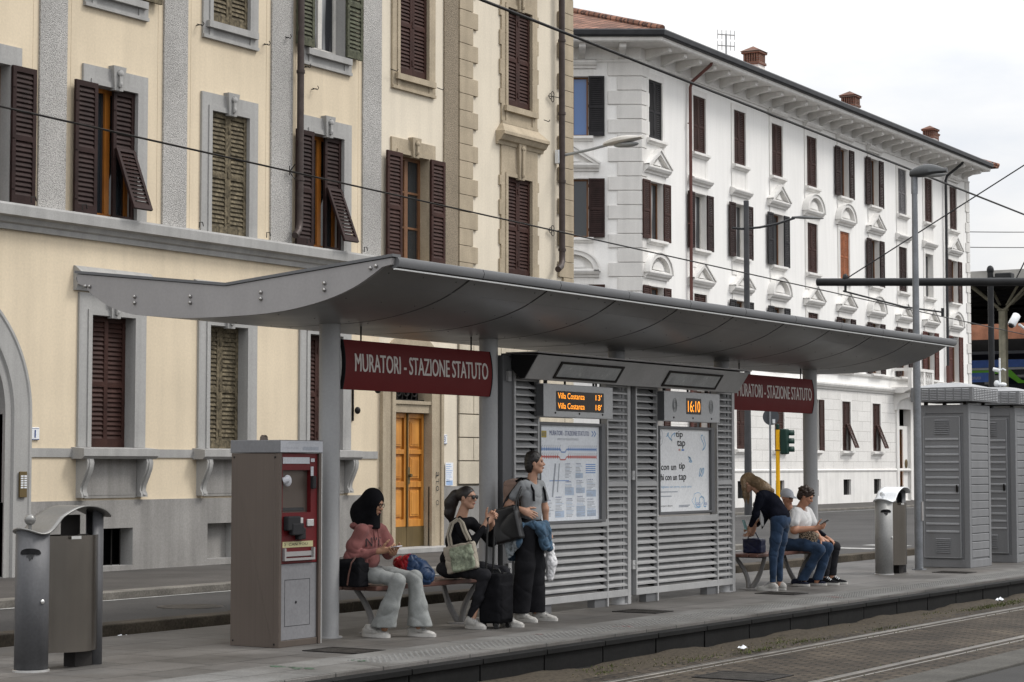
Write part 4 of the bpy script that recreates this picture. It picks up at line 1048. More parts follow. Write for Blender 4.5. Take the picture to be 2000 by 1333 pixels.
bal_m = simple_mesh('baluster', lambda g: g.lathe([(.05, 0), (.05, .05), (.03, .08), (.06, .2), (.065, .26), (.03, .42), (.03, .46), (.05, .52), (.05, .6)], (0, 0, 0), 10), 'baluster', M['white_trim'])
for k in range(11):
    x = BX0 + .36 + k * .22
    if abs(x - DX - .3) > .12: link('baluster', bal_m, bal, (x, -.785, 4.82))
for s_ in (BX0 + .35, BX1 - .35):
    g = G(); g.prism([(0, 3.75), (-.12, 3.8), (-.16, 4.0), (-.3, 4.2), (-.62, 4.32), (-.64, 4.5), (0, 4.5)], 'x', s_ - .12, s_ + .12); g.build('balcony_bracket', M['white_trim'], bal, world=False)
# two rain pipes
g = G(); g.tube([(3.42, -1.0, 15.2), (3.42, -.9, 14.95), (3.42, -.2, 14.45), (3.42, -.13, 14.25), (3.42, -.13, 1.4)], .055, 10)
for z in (13.0, 9.6, 6.2): g.box(3.25, 3.36, -.13, -.1, z, z + .03)
g.build('downpipe', M['pipe_red'], WR, world=False)
g = G(); g.tube([(29.7, -1.0, 15.2), (29.7, -.9, 14.95), (29.7, -.2, 14.45), (29.7, -.13, 14.25), (29.7, -.13, 5.9)], .06, 10); g.build('downpipe', M['gutter'], WR, world=False)
g = G(); g.cyl((29.7, -.13, 5.92), (29.7, -.13, 5.1), .085, n=10); g.build('pipe_foot', M['pipe_red'], WR, world=False)
# television aerial on the roof
def wr(x, y, z): return WR.matrix_basis @ Vector((x, y, z))
def aerial(x, y, z, h, lb, rake=0):
    p = Matrix.Translation((57.925, 31.56, .05)) @ Matrix.Rotation(R_(WA), 4, 'Z') @ Vector((x, y, z))
    g = G(); P = p; top = P + Vector((0, 0, h))
    g.cyl(P, top, .035, n=6)
    for hz in (.98, .72):
        c = P + Vector((0, 0, h * hz)); g.cyl(c - Vector((.26, -.22, 0)), c + Vector((.26, -.22, 0)), .022, n=5)
        for k in range(5):
            q = c + Vector((.26, -.22, 0)) * (-1 + k / 2); g.cyl(q - Vector((0, .0, .17)), q + Vector((0, 0, .17)), .014, n=5)
    g.cyl(P + Vector((-.45, -.2, 0)), P + Vector((-.45, -.2, h * .55)), .012, n=5); g.cyl(P + Vector((-.45, -.2, h * .1)), P + Vector((0, 0, h * .1)), .012, n=5)
    tag(g.build('aerial', M['lamp_grey'], None, loc=tuple(P)), lb, 'aerial')
aerial(10.1, 1.6, 15.9, 1.6, 'television aerial on the white building roof left of the largest brick chimney')

# ------------------------------------------------------------------ tram shelter
M['steel_grey'] = mat('steel_grey', (.29, .28, .278), .5, .1, var=.05, sc=1.2, fine=.03, streak=.05)
M['steel_dark'] = mat('steel_dark', (.13, .132, .137), .45, .2, var=.08, sc=1.2, fine=.03)
M['soffit'] = mat('soffit', (.215, .212, .208), .33, .3, var=.07, sc=1.0, fine=.02)
M['steel_light'] = mat('steel_light', (.41, .41, .41), .45, .3, var=.07, sc=2., fine=.04, streak=.07)
M['column'] = mat('column', (.36, .363, .368), .42, .15, var=.06, sc=1.5, fine=.03, streak=.06)
M['alu'] = mat('alu', (.62, .62, .61), .3, .7, var=.06)
M['bolt'] = mat('bolt', (.35, .34, .33), .3, .9, var=.2)
M['black_joint'] = mat('black_joint', (.012, .012, .013), .8)
M['sign_red'] = mat('sign_red', (.13, .0115, .012), .6, .0, var=.06, sc=1.5, fine=.02)
M['letter_white'] = mat('letter_white', (.62, .58, .55), .6, var=.05)
SH = thing('tram_shelter', 'long grey steel tram stop shelter with curved gull wing roof and slatted back screen', 'shelter', (19.9, 11.2, 0))
CY0, XA, XB = 11.34, 13.43, 26.35
lowp = [(9.62, 3.15), (9.68, 3.145), (9.79, 3.08), (9.99, 2.98), (10.26, 2.895), (10.58, 2.835), (10.9, 2.805), (11.34, 2.795), (11.78, 2.80), (12.1, 2.825), (12.42, 2.86), (12.69, 2.945), (12.89, 3.06), (13.0, 3.145), (13.06, 3.15)]
low = []
for i in range(1, len(lowp) - 2):           # smooth it
    for k in range(4):
        t_ = k / 4; p0_, p1_, p2_, p3_ = [Vector(p) for p in lowp[i - 1:i + 3]]
        low.append(tuple(.5 * ((2 * p1_) + (p2_ - p0_) * t_ + (2 * p0_ - 5 * p1_ + 4 * p2_ - p3_) * t_ * t_ + (3 * p1_ - p0_ - 3 * p2_ + p3_) * t_ ** 3)))
low.append(lowp[-2])
NM = 10; mw = (XB - XA) / NM
can = None
g = G()
top = [(9.60, 3.21), (11.34, 3.06), (13.08, 3.25)]
g.add([(x, y, z) for x in (XA, XB) for y, z in top], [(0, 1, 4, 3), (1, 2, 5, 4)])
g.box(XA + .06, XB - .06, 9.9, 12.8, 3.02, 3.03)
can = g.build('canopy', M['steel_dark'], SH, smooth=0)
for k in range(NM):
    a, b = XA + k * mw + (.035 if k == 0 else .017), XA + (k + 1) * mw - (.035 if k == NM - 1 else .017)
    g = G(); vs = [(x, y, z) for x in (a, b) for y, z in low]; n = len(low)
    g = G(); g.prism(low + [(y, z + .014) for y, z in low[::-1]], 'x', a, b)
    for fx in (.1, .5, .9):
        for i in (3, 11, 20, 28, 37, 45):
            if i < len(low): y, z = low[i]; g.ell((a + (b - a) * fx, y, z + .002), (.009, .009, .007), 8, 1, 5)
    o = g.build('soffit_panel', [M['soffit'], M['steel_dark']], can, smooth=25)
g = G()                    # dark backing seen through the joints
n = len(low); g.add([(x, y, z + .03) for x in (XA + .04, XB - .04) for y, z in low], [(i, i + 1, n + i + 1, n + i) for i in range(n - 1)]); g.build('joint_backing', M['black_joint'], can)
for x0, x1, lb in ((XA - .012, XA + .03, 'near'), (XB - .03, XB + .012, 'far')):
    g = G(); pts = [(9.60, 3.205), (9.61, 3.15)] + low[1:-1] + [(13.06, 3.16), (13.08, 3.245), (11.34, 3.055)]
    g.prism(pts, 'x', x0, x1); ep = g.build('end_panel', M['steel_grey'], can, smooth=0)
    g = G()
    for a, b in (((9.585, 3.225), (11.34, 3.072)), ((11.34, 3.072), (13.09, 3.265))):
        g.add([(x, y, z + dz) for x in (x0 - .012, x1 + .06) for (y, z) in (a, b) for dz in (-.012, .012)], [(0, 2, 3, 1), (4, 5, 7, 6), (0, 1, 5, 4), (2, 6, 7, 3), (1, 3, 7, 5), (0, 4, 6, 2)])
    g.build('edge_flashing', M['steel_dark'], ep, smooth=0)
    if lb == 'near':
        for (y, z) in ((12.37, 3.01), (11.73, 2.985), (10.95, 2.985), (10.28, 3.03)):
            for dz in (0, -.055):
                g = G(); g.ell((x0 - .008, y, z + dz), (.016, .017, .017), 10, 0, 6); g.build('bolt', M['bolt'], ep)
        for (y, z) in ((12.96, 3.13), (12.91, 3.125), (9.81, 3.13), (9.755, 3.145)):
            g = G(); g.ell((x0 - .008, y, z), (.016, .017, .017), 10, 0, 6); g.build('bolt', M['bolt'], ep)
for k in range(NM):           # rounded front and rear edge trims, silver drip strip
    a, b = XA + k * mw + .005 + (.025 if k == 0 else 0), XA + (k + 1) * mw - .005
    for s_, yy, zz in ((1, 9.60, 3.21), (-1, 13.08, 3.25)):
        pr = [(yy + s_ * .14, zz + .005), (yy + s_ * .02, zz + .012), (yy - s_ * .03, zz + .0), (yy - s_ * .045, zz - .035), (yy - s_ * .03, zz - .075), (yy + s_ * .02, zz - .085), (yy + s_ * .06, zz - .07)]
        g = G(); g.prism(pr if s_ > 0 else pr[::-1], 'x', a, b); g.build('edge_trim', M['steel_dark'], can, smooth=50)
g = G(); g.box(XA + .03, XB - .02, 9.588, 9.615, 3.112, 3.124); g.build('drip_strip', M['alu'], can, smooth=0)
CXS = [14.66 + 2.625 * k for k in range(5)]
for i, x in enumerate(CXS):
    g = G(); g.cyl((x, 11.17, .0), (x, 11.17, 2.83), .095, n=28); g.cyl((x, 11.17, 0), (x, 11.17, .012), .125, n=28)
    g.build('column', M['column'], SH, smooth=50)

# slatted screen
SC = thing('slatted_screen', 'grey steel slatted screen with two poster windows under the shelter', 'screen', (20, 11.1, 0))
YP = 11.06
def upright(x0, x1, z0, z1, m='steel_light', y0=YP - .02, y1=YP + .06, name='upright'):
    g = G(); g.box(x0, x1, y0, y1, z0, z1); return g.build(name, M[m], SC, smooth=0, bevel=.004)
def slats(x0, x1, z0, z1, name='slat_field'):
    g = G(); z = z0 + .04
    while z < z1 - .02:
        g.box(x0, x1, YP - .012, YP - .004, z - .009, z + .009)
        g.add([(x0, YP - .004, z + .009), (x1, YP - .004, z + .009), (x1, YP + .075, z + .075), (x0, YP + .075, z + .075), (x0, YP - .004, z + .003), (x1, YP - .004, z + .003), (x1, YP + .075, z + .069), (x0, YP + .075, z + .069)],
              [(0, 1, 2, 3), (7, 6, 5, 4), (0, 4, 5, 1)])
        z += .0755
    o = g.build(name, M['steel_light'], SC, smooth=0, merge=False)
    g = G(); g.box(x0, x1, YP + .085, YP + .095, z0, z1); g.build('slat_backing', M['steel_dark'], SC, smooth=0)
    for x in (x0 + .012, x1 - .05): 
        g = G(); g.box(x - .01, x + .03, YP + .02, YP + .08, z0, z1); g.build('slat_holder', M['black_joint'], SC, smooth=0)
for (xa, fl, m1, m2, fr) in ((17.57, True, 18.03, 19.47, 19.93), (20.12, False, 20.62, 22.14, 22.55)):
    upright(xa, xa + .03, .09, 2.62)
    upright(m1, m1 + .03, .0 if not fl else .09, 2.5); upright(m2, m2 + .03, .0, 2.5); upright(fr, fr + .07, .0, 2.6)
    slats(xa + .03, m1, .17, 2.6); slats(m2 + .03, fr, .17, 2.6); slats(m1 + .03, m2, .17, .86)
    g = G(); g.box(xa + .03, fr, YP - .018, YP + .05, .09, .165); g.build('bottom_rail', M['steel_light'], SC, smooth=0, bevel=.004)
    g = G(); g.box(m1 + .03, m2, YP - .02, YP + .06, .87, .945); g.build('middle_rail', M['steel_light'], SC, smooth=0, bevel=.004)
    g = G(); 
    for a, b in ((xa + .03, m1), (m2 + .03, fr)): g.box(a, b, YP - .016, YP + .0, 1.30, 1.335)
    g.build('cross_rail', M['steel_light'], SC, smooth=0)
    for x in (m1 - .24 if not fl else m1 + .05, m2 - .25): 
        g = G(); g.box(x, x + .24, YP + .0, YP + .09, 0, .09); g.build('foot', M['steel_dark'], SC, smooth=0)
upright(17.38, 17.57, .05, 2.64, 'steel_dark', YP + .0, YP + .1, 'end_plate')
upright(20.0, 20.12, .09, 2.55, 'steel_dark', YP + .03, YP + .1, 'middle_plate')
for x, z in ((17.47, 2.43), (20.05, 1.42), (20.05, .43), (17.47, .5)):
    g = G(); g.box(x - .03, x + .03, YP - .03, YP + .0 if x < 18 else YP + .03, z - .05, z + .05); g.ell((x, YP - .032, z), (.012, .008, .012), 8, 0, 5); g.build('hinge', M['steel_light'], SC, smooth=0)
g = G(); g.box(17.5, 22.62, YP + .0, YP + .1, 2.62, 2.665); g.build('top_rail', M['steel_dark'], SC, smooth=0)

# light box over the screen
LB = thing('light_box', 'long grey light box with two frosted lamp windows mounted above the slatted screen', 'light box', (20, 10.9, 2.5))
prof = [(10.74, 2.645), (11.05, 2.66), (11.05, 2.50), (10.95, 2.405), (10.90, 2.405)]
g = G(); g.prism(prof, 'x', 17.55, 22.42); g.build('housing', M['steel_light'], LB, smooth=0, bevel=.003)
g = G(); g.prism([(10.75, 2.64), (11.05, 2.655), (11.05, 2.505), (10.95, 2.41), (10.905, 2.41)], 'x', 17.53, 17.548); g.build('end_cap', M['black_joint'], LB, smooth=0)
g = G(); g.box(17.5, 22.45, 10.72, 11.1, 2.662, 2.675); g.build('top_flashing', M['steel_grey'], LB, smooth=0)
M['lens'] = mat('lens', (.33, .34, .34), .25, 0, var=.15, sc=4)
d = Vector((0, 10.90 - 10.74, 2.405 - 2.645)); nrm = Vector((0, d.z, -d.y)).normalized()
if nrm.y > 0: nrm = -nrm
for xa, xb in ((18.05, 19.38), (20.42, 21.77)):
    g = G()
    P = lambda x, t_, o: tuple(Vector((x, 10.74, 2.645)) + d * t_ + nrm * o)
    def slab(x0, x1, t0, t1, o0, o1):
        vs = [P(x, t_, o) for o in (o0, o1) for x, t_ in ((x0, t0), (x1, t0), (x1, t1), (x0, t1))]
        g.add(vs, [(0, 1, 2, 3), (4, 7, 6, 5), (0, 4, 5, 1), (1, 5, 6, 2), (2, 6, 7, 3), (3, 7, 4, 0)])
    slab(xa, xb, .2, .28, .002, .012); slab(xa, xb, .82, .9, .002, .012); slab(xa, xa + .04, .28, .82, .002, .012); slab(xb - .04, xb, .28, .82, .002, .012)
    lw_ = g.build('lamp_frame', M['iron'], LB, smooth=0)
    g = G(); slab(xa + .04, xb - .04, .28, .82, .002, .006); g.build('lamp_lens', M['lens'], lw_, smooth=0)
for x in (18.12, 18.5, 19.1, 20.7, 21.3, 21.8):
    g = G(); g.cyl((x, 11.0, 2.36), (x, 11.0, 2.47), .012, n=6); g.build('cable', M['iron'], LB)

# station name signs: bowed red panels hung between the columns
def name_sign(x0, x1, z0, z1, tx0, tx1, tz, th, lb):
    t = thing('station_sign', lb, 'sign', ((x0 + x1) / 2, 11.12, (z0 + z1) / 2), 0, 'red station name signs of the shelter')
    n = 10; H = z1 - z0; bow = .032
    f = lambda z: 11.10 - bow * (1 - ((z - (z0 + z1) / 2) / (H / 2)) ** 2)
    g = G(); zs = [z0 + H * i / n for i in range(n + 1)]
    out = [(f(z), z) for z in zs] + [(f(z) + .03, z) for z in zs[::-1]]
    g.prism(out, 'x', x0, x1); g.build('panel', M['sign_red'], t, smooth=40)
    for xx in (x0 - .012, x1): 
        g = G(); g.prism([(y - (.004 if i <= n else -.004), z) for i, (y, z) in enumerate(out)], 'x', xx, xx + .012); g.build('end_cap', M['black_joint'], t, smooth=0)
    g = G(); put_text(g, 'MURATORI - STAZIONE STATUTO', tx0, tz, tx1 - tx0, th, 0, fn=lambda a, b: (a, f(b) - .003, b), cuts=12)
    k = len(g.v)                       # a second, slightly shifted copy thickens the strokes
    g.add([(x + .007, y - .0004, z) for x, y, z in g.v[:k]], list(g.f)); 
    g.build('lettering', M['letter_white'], t, smooth=0, merge=False)
    g = G()
    for xx in (x0 + .3, x1 - .3): g.cyl((xx, 11.12, z1 - .01), (xx, 11.12, 2.80), .008, n=6)
    g.build('hanger', M['iron'], t)
name_sign(14.76, 17.19, 2.215, 2.665, 14.90, 17.11, 2.38, .165, 'larger looking red station name sign nearer the ticket machine, above the seated women')
name_sign(22.62, 25.06, 2.215, 2.665, 22.76, 24.98, 2.38, .165, 'red station name sign at the far end of the shelter, above the bending woman')

# displays
M['led'] = mat_emit('led', (1.0, .33, .02), 1.5)
M['display_black'] = mat('display_black', (.022, .016, .012), .25, var=.1)
M['case_light'] = mat('case_light', (.45, .455, .46), .45, .2, var=.05)
def display_box(name, lb, x0, x1, z0, z1, scr, fill):
    t = thing(name, lb, 'display', ((x0 + x1) / 2, 11.0, (z0 + z1) / 2))
    g = G(); g.box(x0, x1, 10.95, 11.045, z0, z1); g.build('case', M['case_light'], t, smooth=0, bevel=.008)
    g = G(); g.box(x0 - .004, x0 - .001, 10.952, 11.044, z0 + .01, z1 - .01); g.build('side_cover', M['steel_dark'], t, smooth=0)
    g = G(); g.box(*scr[:2], 10.945, 10.949, *scr[2:]); g.build('screen', M['display_black'], t, smooth=0)
    g = G(); fill(g); g.build('lit_characters', M['led'], t, smooth=0, merge=False)
    g = G()
    for k in range(3): g.ell((x0 + (x1 - x0) * (.16 + .34 * k), 10.948, z0 + .045), (.016, .006, .012), 8, 0, 5)
    g.build('lock', M['iron'], t)
    for x in (x0 + .08, x1 - .3): 
        g = G(); g.cyl((x, 10.99, z1), (x, 10.99, 2.47), .012, n=6); g.build('hanger', M['iron'], t)
    return t
def dep(g):
    for k, mn in enumerate(("13'", "18'")):
        z = 2.225 - k * .105
        put_text(g, 'Villa Costanza', 18.265, z, .55, .062, 10.9435); put_text(g, mn, 19.05, z, .13, .06, 10.9435)
display_box('departure_display', 'departure board with two lines of orange lit text above the network map', 17.99, 19.44, 2.03, 2.375, (18.24, 19.23, 2.095, 2.305), dep)
d2 = display_box('clock_display', 'grey display box with the orange lit time above the white advertising poster', 20.63, 22.04, 2.035, 2.38, (21.17, 21.54, 2.125, 2.31), lambda g: put_text(g, '16:10', 21.20, 2.15, .31, .13, 10.9435))
g = G()
for x in (20.88, 21.8): g.lathe([(.0, 0), (.05, 0)], (0, 0, 0), 12)
g = G()
for x in (20.88, 21.8):
    for k in range(3): g.tube([(x + (.02 + .016 * k) * math.cos(a_ * PI / 8), 10.947, 2.22 + (.04 + .02 * k) * math.sin(a_ * PI / 8)) for a_ in range(17)], .003, 4)
g.build('speaker_grille', M['lens'], d2)

# poster cases
M['poster'] = mat('poster', (.74, .77, .81), .35, var=.03, sc=3)
M['poster_white'] = mat('poster_white', (.80, .81, .82), .35, var=.03, sc=3)
M['p_navy'] = mat('p_navy', (.06, .08, .22), .6); M['p_blue'] = mat('p_blue', (.16, .28, .55), .6); M['p_red'] = mat('p_red', (.5, .09, .07), .6); M['p_grey'] = mat('p_grey', (.35, .37, .41), .6)
M['p_pale'] = mat('p_pale', (.42, .50, .62), .6); M['p_yellow'] = mat('p_yellow', (.45, .36, .1), .6); M['p_teal'] = mat('p_teal', (.25, .45, .66), .6)
def poster_case(name, lb, cat, x0, x1, z0, z1, m):
    t = thing(name, lb, cat, ((x0 + x1) / 2, 11.06, (z0 + z1) / 2))
    g = G(); f = .03
    g.box(x0 - .02, x0, YP - .025, YP + .04, z0 - .03, z1 + .03); g.box(x1, x1 + .09, YP - .025, YP + .04, z0 - .03, z1 + .03); g.box(x0, x1, YP - .025, YP + .04, z1, z1 + .03); g.box(x0, x1, YP - .025, YP + .04, z0 - .03, z0)
    g.build('case_frame', M['steel_dark'], t, smooth=0, bevel=.004)
    g = G(); g.box(x0, x1, YP + .01, YP + .02, z0, z1); g.build('sheet', M[m], t, smooth=0)
    return t
pt = poster_case('network_map', 'white tram network map with blue and red line diagrams in the left poster window', 'poster', 18.08, 19.34, .95, 1.95, 'poster')
YS = YP + .0085
class Pr:      # printed shapes collected by ink
    def __init__(s, t): s.t = t; s.d = {}
    def g(s, m): return s.d.setdefault(m, G())
    def r(s, m, x0, x1, z0, z1, o=0): s.g(m).quad((x0, YS - o, z0), (x1, YS - o, z0), (x1, YS - o, z1), (x0, YS - o, z1))
    def line(s, m, pts, w=.006, o=0):
        for (xa, za), (xb, zb) in zip(pts[:-1], pts[1:]):
            L = math.hypot(xb - xa, zb - za) or 1; nx, nz = -(zb - za) / L * w / 2, (xb - xa) / L * w / 2
            s.g(m).quad((xa - nx, YS - o, za - nz), (xb - nx, YS - o, zb - nz), (xb + nx, YS - o, zb + nz), (xa + nx, YS - o, za + nz))
    def text(s, m, st, x, z, w, h): put_text(s.g(m), st, x, z, w, h, YS)
    def done(s):
        for m, g in s.d.items(): g.build('print', M[m], s.t, smooth=0, merge=False)
p = Pr(pt); r = random.Random(4)
p.text('p_navy', 'MURATORI - STAZIONE STATUTO', 18.30, 1.845, .82, .05); p.text('p_grey', 'DIREZIONE VILLA COSTANZA', 18.46, 1.795, .44, .022)
p.r('p_yellow', 18.14, 18.24, 1.82, 1.89); p.text('p_navy', 'EST', 18.155, 1.835, .07, .035, ); p.line('p_blue', [(19.18, 1.90), (19.22, 1.87), (19.18, 1.84)], .012); p.line('p_blue', [(19.23, 1.90), (19.27, 1.87), (19.23, 1.84)], .012)
p.d['p_navy'].v = [(x, y - .0006, z) for x, y, z in p.d['p_navy'].v]
for m, z, gap in (('p_blue', 1.70, (18.52, 18.62)), ('p_red', 1.62, (18.5, 18.62))):
    p.line(m, [(18.12, z), (gap[0], z), (gap[0] + .02, z - .03), (gap[1], z - .03), (gap[1] + .03, z), (19.28, z)], .012)
    for k in range(26):
        x = 18.14 + k * .045
        if gap[0] - .01 < x < gap[1] + .03: continue
        p.r(m, x, x + .018, z - .018, z + .018, .0004); p.line('p_grey', [(x, z + .022), (x + .03, z + .045)], .006)
p.line('p_grey', [(18.42, 1.55), (18.36, 1.2)], .03); p.line('p_grey', [(18.5, 1.55), (18.46, 1.25)], .02); p.line('p_blue', [(18.30, 1.37), (18.7, 1.37)], .008)
for k in range(5): p.r('p_blue', 19.05, 19.26, 1.535 - k * .022, 1.545 - k * .022)
for (x0, z0, w, h) in ((18.62, 1.40, .15, .14), (18.84, 1.40, .15, .14), (18.62, 1.22, .18, .13), (18.85, 1.24, .18, .12), (19.07, 1.2, .2, .17), (18.2, 1.0, .18, .16), (18.42, .99, .18, .2), (18.64, .99, .18, .18), (18.86, .99, .18, .2), (19.08, .99, .19, .17)):
    p.text('p_navy', r.choice(('ORARIO', 'LINEA', 'TARIFFE', 'SERVIZIO')), x0, z0 + h, w * .7, .014)
    for k in range(int(h / .015)):
        p.r(r.choice(('p_grey', 'p_grey', 'p_pale')), x0, x0 + w * r.uniform(.5, 1), z0 + k * .015, z0 + k * .015 + .006)
    if r.random() < .6: p.r('p_pale', x0 - .005, x0 + w, z0 - .005, z0 + h * r.uniform(.25, .6), -.0004)
p.done()
pt = poster_case('advert_poster', 'white advertising poster with black handwritten slogan and blue squiggles in the right poster window', 'poster', 20.69, 21.98, 1.0, 1.95, 'poster_white')
p = Pr(pt)
for st, x, z, w, h in (('tip', 21.13, 1.835, .17, .09), ('tap', 21.16, 1.725, .20, .095), ("l'con un", 20.71, 1.475, .42, .078), ('tip', 21.20, 1.465, .15, .095), ('ghi con un', 20.71, 1.335, .44, .095), ('tap', 21.19, 1.335, .19, .09)): p.text('ink', st, x, z, w, h)
k = len(p.d['ink'].v); p.d['ink'].add([(x + .006, y - .0003, z + .003) for x, y, z in p.d['ink'].v[:k]], list(p.d['ink'].f))
p.r('p_red', 21.2, 21.225, 1.70, 1.72); p.r('p_yellow', 21.235, 21.25, 1.70, 1.72); p.r('p_blue', 21.27, 21.34, 1.70, 1.72)
p.text('p_teal', 'il biglietto non serve, usa la carta', 20.72, 1.265, .80, .032)
for a in ((20.72, 1.22, .45), (20.72, 1.17, .3), (21.2, 1.06, .28), (21.2, 1.045, .24)): p.r('p_grey', a[0], a[0] + a[2], a[1], a[1] + .012)
p.text('ink', 'scopri dove', 20.74, 1.05, .3, .028); p.text('p_blue', 'VISA', 21.84, 1.06, .09, .035); p.text('p_blue', 'tap', 21.64, 1.05, .1, .05)
def squig(x, z, w, h, n, ph=0): p.line('p_teal', [(x + w * i / 24 + .03 * math.sin(i * .7 + ph), z + h * math.sin(i * n * PI / 24 + ph)) for i in range(25)], .013)
squig(20.9, 1.86, .22, .045, 3); squig(21.78, 1.8, .1, .09, 2, 1); squig(21.72, 1.45, .12, .05, 5, .5); squig(21.45, 1.6, .07, .03, 2); squig(21.6, 1.1, .3, .06, 3, 2)
p.line('p_grey', [(20.75 + .06 * math.cos(a_ * PI / 10), 1.85 + .09 * math.sin(a_ * PI / 10)) for a_ in range(21)], .006); p.text('p_grey', 'tip', 20.73, 1.82, .05, .06)
p.line('p_teal', [(21.68 + .13 * math.cos(a_ * PI / 10) * (1 + .2 * math.sin(a_ * 2)), 1.12 + .09 * math.sin(a_ * PI / 10)) for a_ in range(21)], .006)
p.done()

# ------------------------------------------------------------------ ticket machine
M['kiosk_side'] = mat_brushed('kiosk_side', (.112, .090, .076), .42, .5, .13, (75, 75, .3))
M['kiosk_cap'] = mat('kiosk_cap', (.17, .172, .18), .5, .2, var=.06)
M['kiosk_red'] = mat('kiosk_red', (.105, .010, .012), .4, .0, var=.12, sc=3)
M['kiosk_door'] = mat('kiosk_door', (.21, .21, .22), .45, .3, var=.08)
M['decal'] = mat('decal', (.46, .47, .50), .5, var=.05)
M['label_pale'] = mat('label_pale', (.38, .35, .2), .5)
M['screen_dark'] = mat('screen_dark', (.015, .015, .016), .5, var=.2)
KX0, KX1, KY0, KY1, KH = 13.58, 14.16, 10.87, 11.395, 1.745
K = thing('ticket_machine', 'tall steel ticket machine with a dark red control panel beside the first shelter column', 'ticket machine', (13.87, 11.13, 0))
g = G(); g.box(KX0, KX1, KY0 + .06, KY1, .0, 1.635); g.box(KX0, KX0 + .035, KY0, KY0 + .06, 0, 1.635); g.box(KX1 - .035, KX1, KY0, KY0 + .06, 0, 1.635); g.box(KX0 + .035, KX1 - .035, KY0 + .012, KY0 + .06, 0, .055)
g.build('body', M['kiosk_side'], K, smooth=0, bevel=.004)
g = G(); g.box(KX0 - .008, KX1 + .008, KY0 - .008, KY1 + .008, 1.637, KH); cap = g.build('cap', M['kiosk_cap'], K, smooth=0, bevel=.006)
g = G(); g.box(KX0 + .0, KX1 + .0, KY0 - .0105, KY0 - .0085, 1.643, 1.738); g.build('notice_strip', M['decal'], cap, smooth=0)
g = G(); put_text(g, 'ACQUISTA QUI IL TUO BIGLIETTO', KX0 + .1, 1.715, .36, .014, KY0 - .0112); put_text(g, 'BUY YOUR TICKET HERE', KX0 + .04, 1.67, .2, .014, KY0 - .0112); g.box(KX0 + .30, KX0 + .52, KY0 - .0115, KY0 - .0107, 1.66, 1.69); g.build('printing', M['p_grey'], cap, smooth=0, merge=False)
g = G(); g.lathe([(.0, .045), (.02, .045), (.032, .03), (.036, 0)], (13.75, 11.18, KH), 14); g.build('beacon', M['kiosk_side'], cap)
a0, a1 = KX0 + .037, KX1 - .037; YF = KY0 + .02
# red front with a deep screen niche
g = G()
nic = (a0 + .03, a1 - .09, 1.13, 1.49); tra = (a0 + .05, a1 - .12, .80, .86)
hl = [nic]
g.M = Matrix.Translation((0, YF, 0)); wall_holes(g, a0, a1, .70, 1.633, hl, .16, 0, 0); g.M = None
rp = g.build('control_panel', M['kiosk_red'], K, smooth=0)
g = G(); g.add([(nic[0] + .02, YF + .15, nic[3] - .03), (nic[1] - .05, YF + .15, nic[3] - .03), (nic[1] - .05, YF + .03, nic[2] + .015), (nic[0] + .02, YF + .03, nic[2] + .015)], [(0, 1, 2, 3)]); g.quad((nic[0], YF + .16, nic[2]), (nic[1], YF + .16, nic[2]), (nic[1], YF + .16, nic[3]), (nic[0], YF + .16, nic[3])); g.build('screen', M['screen_dark'], rp, smooth=0)
g = G(); g.tube([(nic[0] + .035, YF - .005, 1.405), (nic[0] + .02, YF - .03, 1.41), (nic[0] + .005, YF - .005, 1.4)], .03, 10); g.ell((nic[0] + .05, YF - .012, 1.40), (.05, .025, .05), 12, 0, 7); g.build('sticker', M['decal'], rp)
g = G(); g.box(a0 + .025, a1 - .115, YF - .006, YF - .001, 1.545, 1.60); g.build('sign_plate', M['decal'], rp, smooth=0)
g = G(); g.box(a1 - .095, a1 - .045, YF - .006, YF - .001, 1.56, 1.59); g.box(a1 - .095, a1 - .06, YF - .006, YF - .001, 1.44, 1.52); g.build('instruction_label', M['decal'], rp, smooth=0)
g = G(); g.box(a1 - .1, a1 - .05, YF - .035, YF, 1.33, 1.44); g.build('card_reader', M['ink'], rp, smooth=0, bevel=.008)
g = G(); g.box(a0 + .04, a0 + .21, YF - .06, YF, .98, 1.10); g.box(a0 + .2, a0 + .30, YF - .045, YF, .90, 1.0); g.box(a0 + .09, a0 + .24, YF - .07, YF - .02, .94, 1.04); g.build('note_slot', M['ink'], rp, smooth=0, bevel=.01)
g = G(); g.box(a0 + .24, a0 + .29, YF - .02, YF, 1.03, 1.085); g.box(a1 - .15, a1 - .06, YF - .015, YF, 1.01, 1.07); g.build('coin_slot', M['alu'], rp, smooth=0, bevel=.004)
g = G(); g.box(a0 + .03, a1 - .06, YF - .004, YF - .001, .835, .885); g.build('yellow_label', M['label_pale'], rp, smooth=0)
g = G(); put_text(g, '2  CAN YOU', a0 + .05, .85, .32, .022, YF - .005); g.build('printing', M['ink'], rp, smooth=0)
g = G(); g.box(a0 + .03, a1 - .06, YF - .03, YF, .725, .745); g.box(a0 + .03, a0 + .05, YF - .03, YF, .745, .83); g.box(a1 - .08, a1 - .06, YF - .03, YF, .745, .83); g.box(a0 + .05, a1 - .08, YF - .012, YF, .76, .80); g.build('ticket_tray', M['steel_grey'], rp, smooth=0)
g = G(); g.box(a0, a1, YF + .004, YF + .03, .058, .695); kd = g.build('lower_door', M['kiosk_door'], K, smooth=0)
g = G()
for b in ((a0 + .07, a1 - .09, .56, .564), (a0 + .07, a1 - .09, .17, .174), (a0 + .07, a0 + .074, .174, .56), (a1 - .094, a1 - .09, .174, .56)): g.box(b[0], b[1], YF + .0025, YF + .0045, b[2], b[3])
g.build('flap_gap', M['ink'], kd, smooth=0)
g = G(); g.ell(((a0 + a1) / 2 - .03, YF + .002, .37), (.012, .008, .012), 8, 0, 5); g.build('lock', M['ink'], kd)
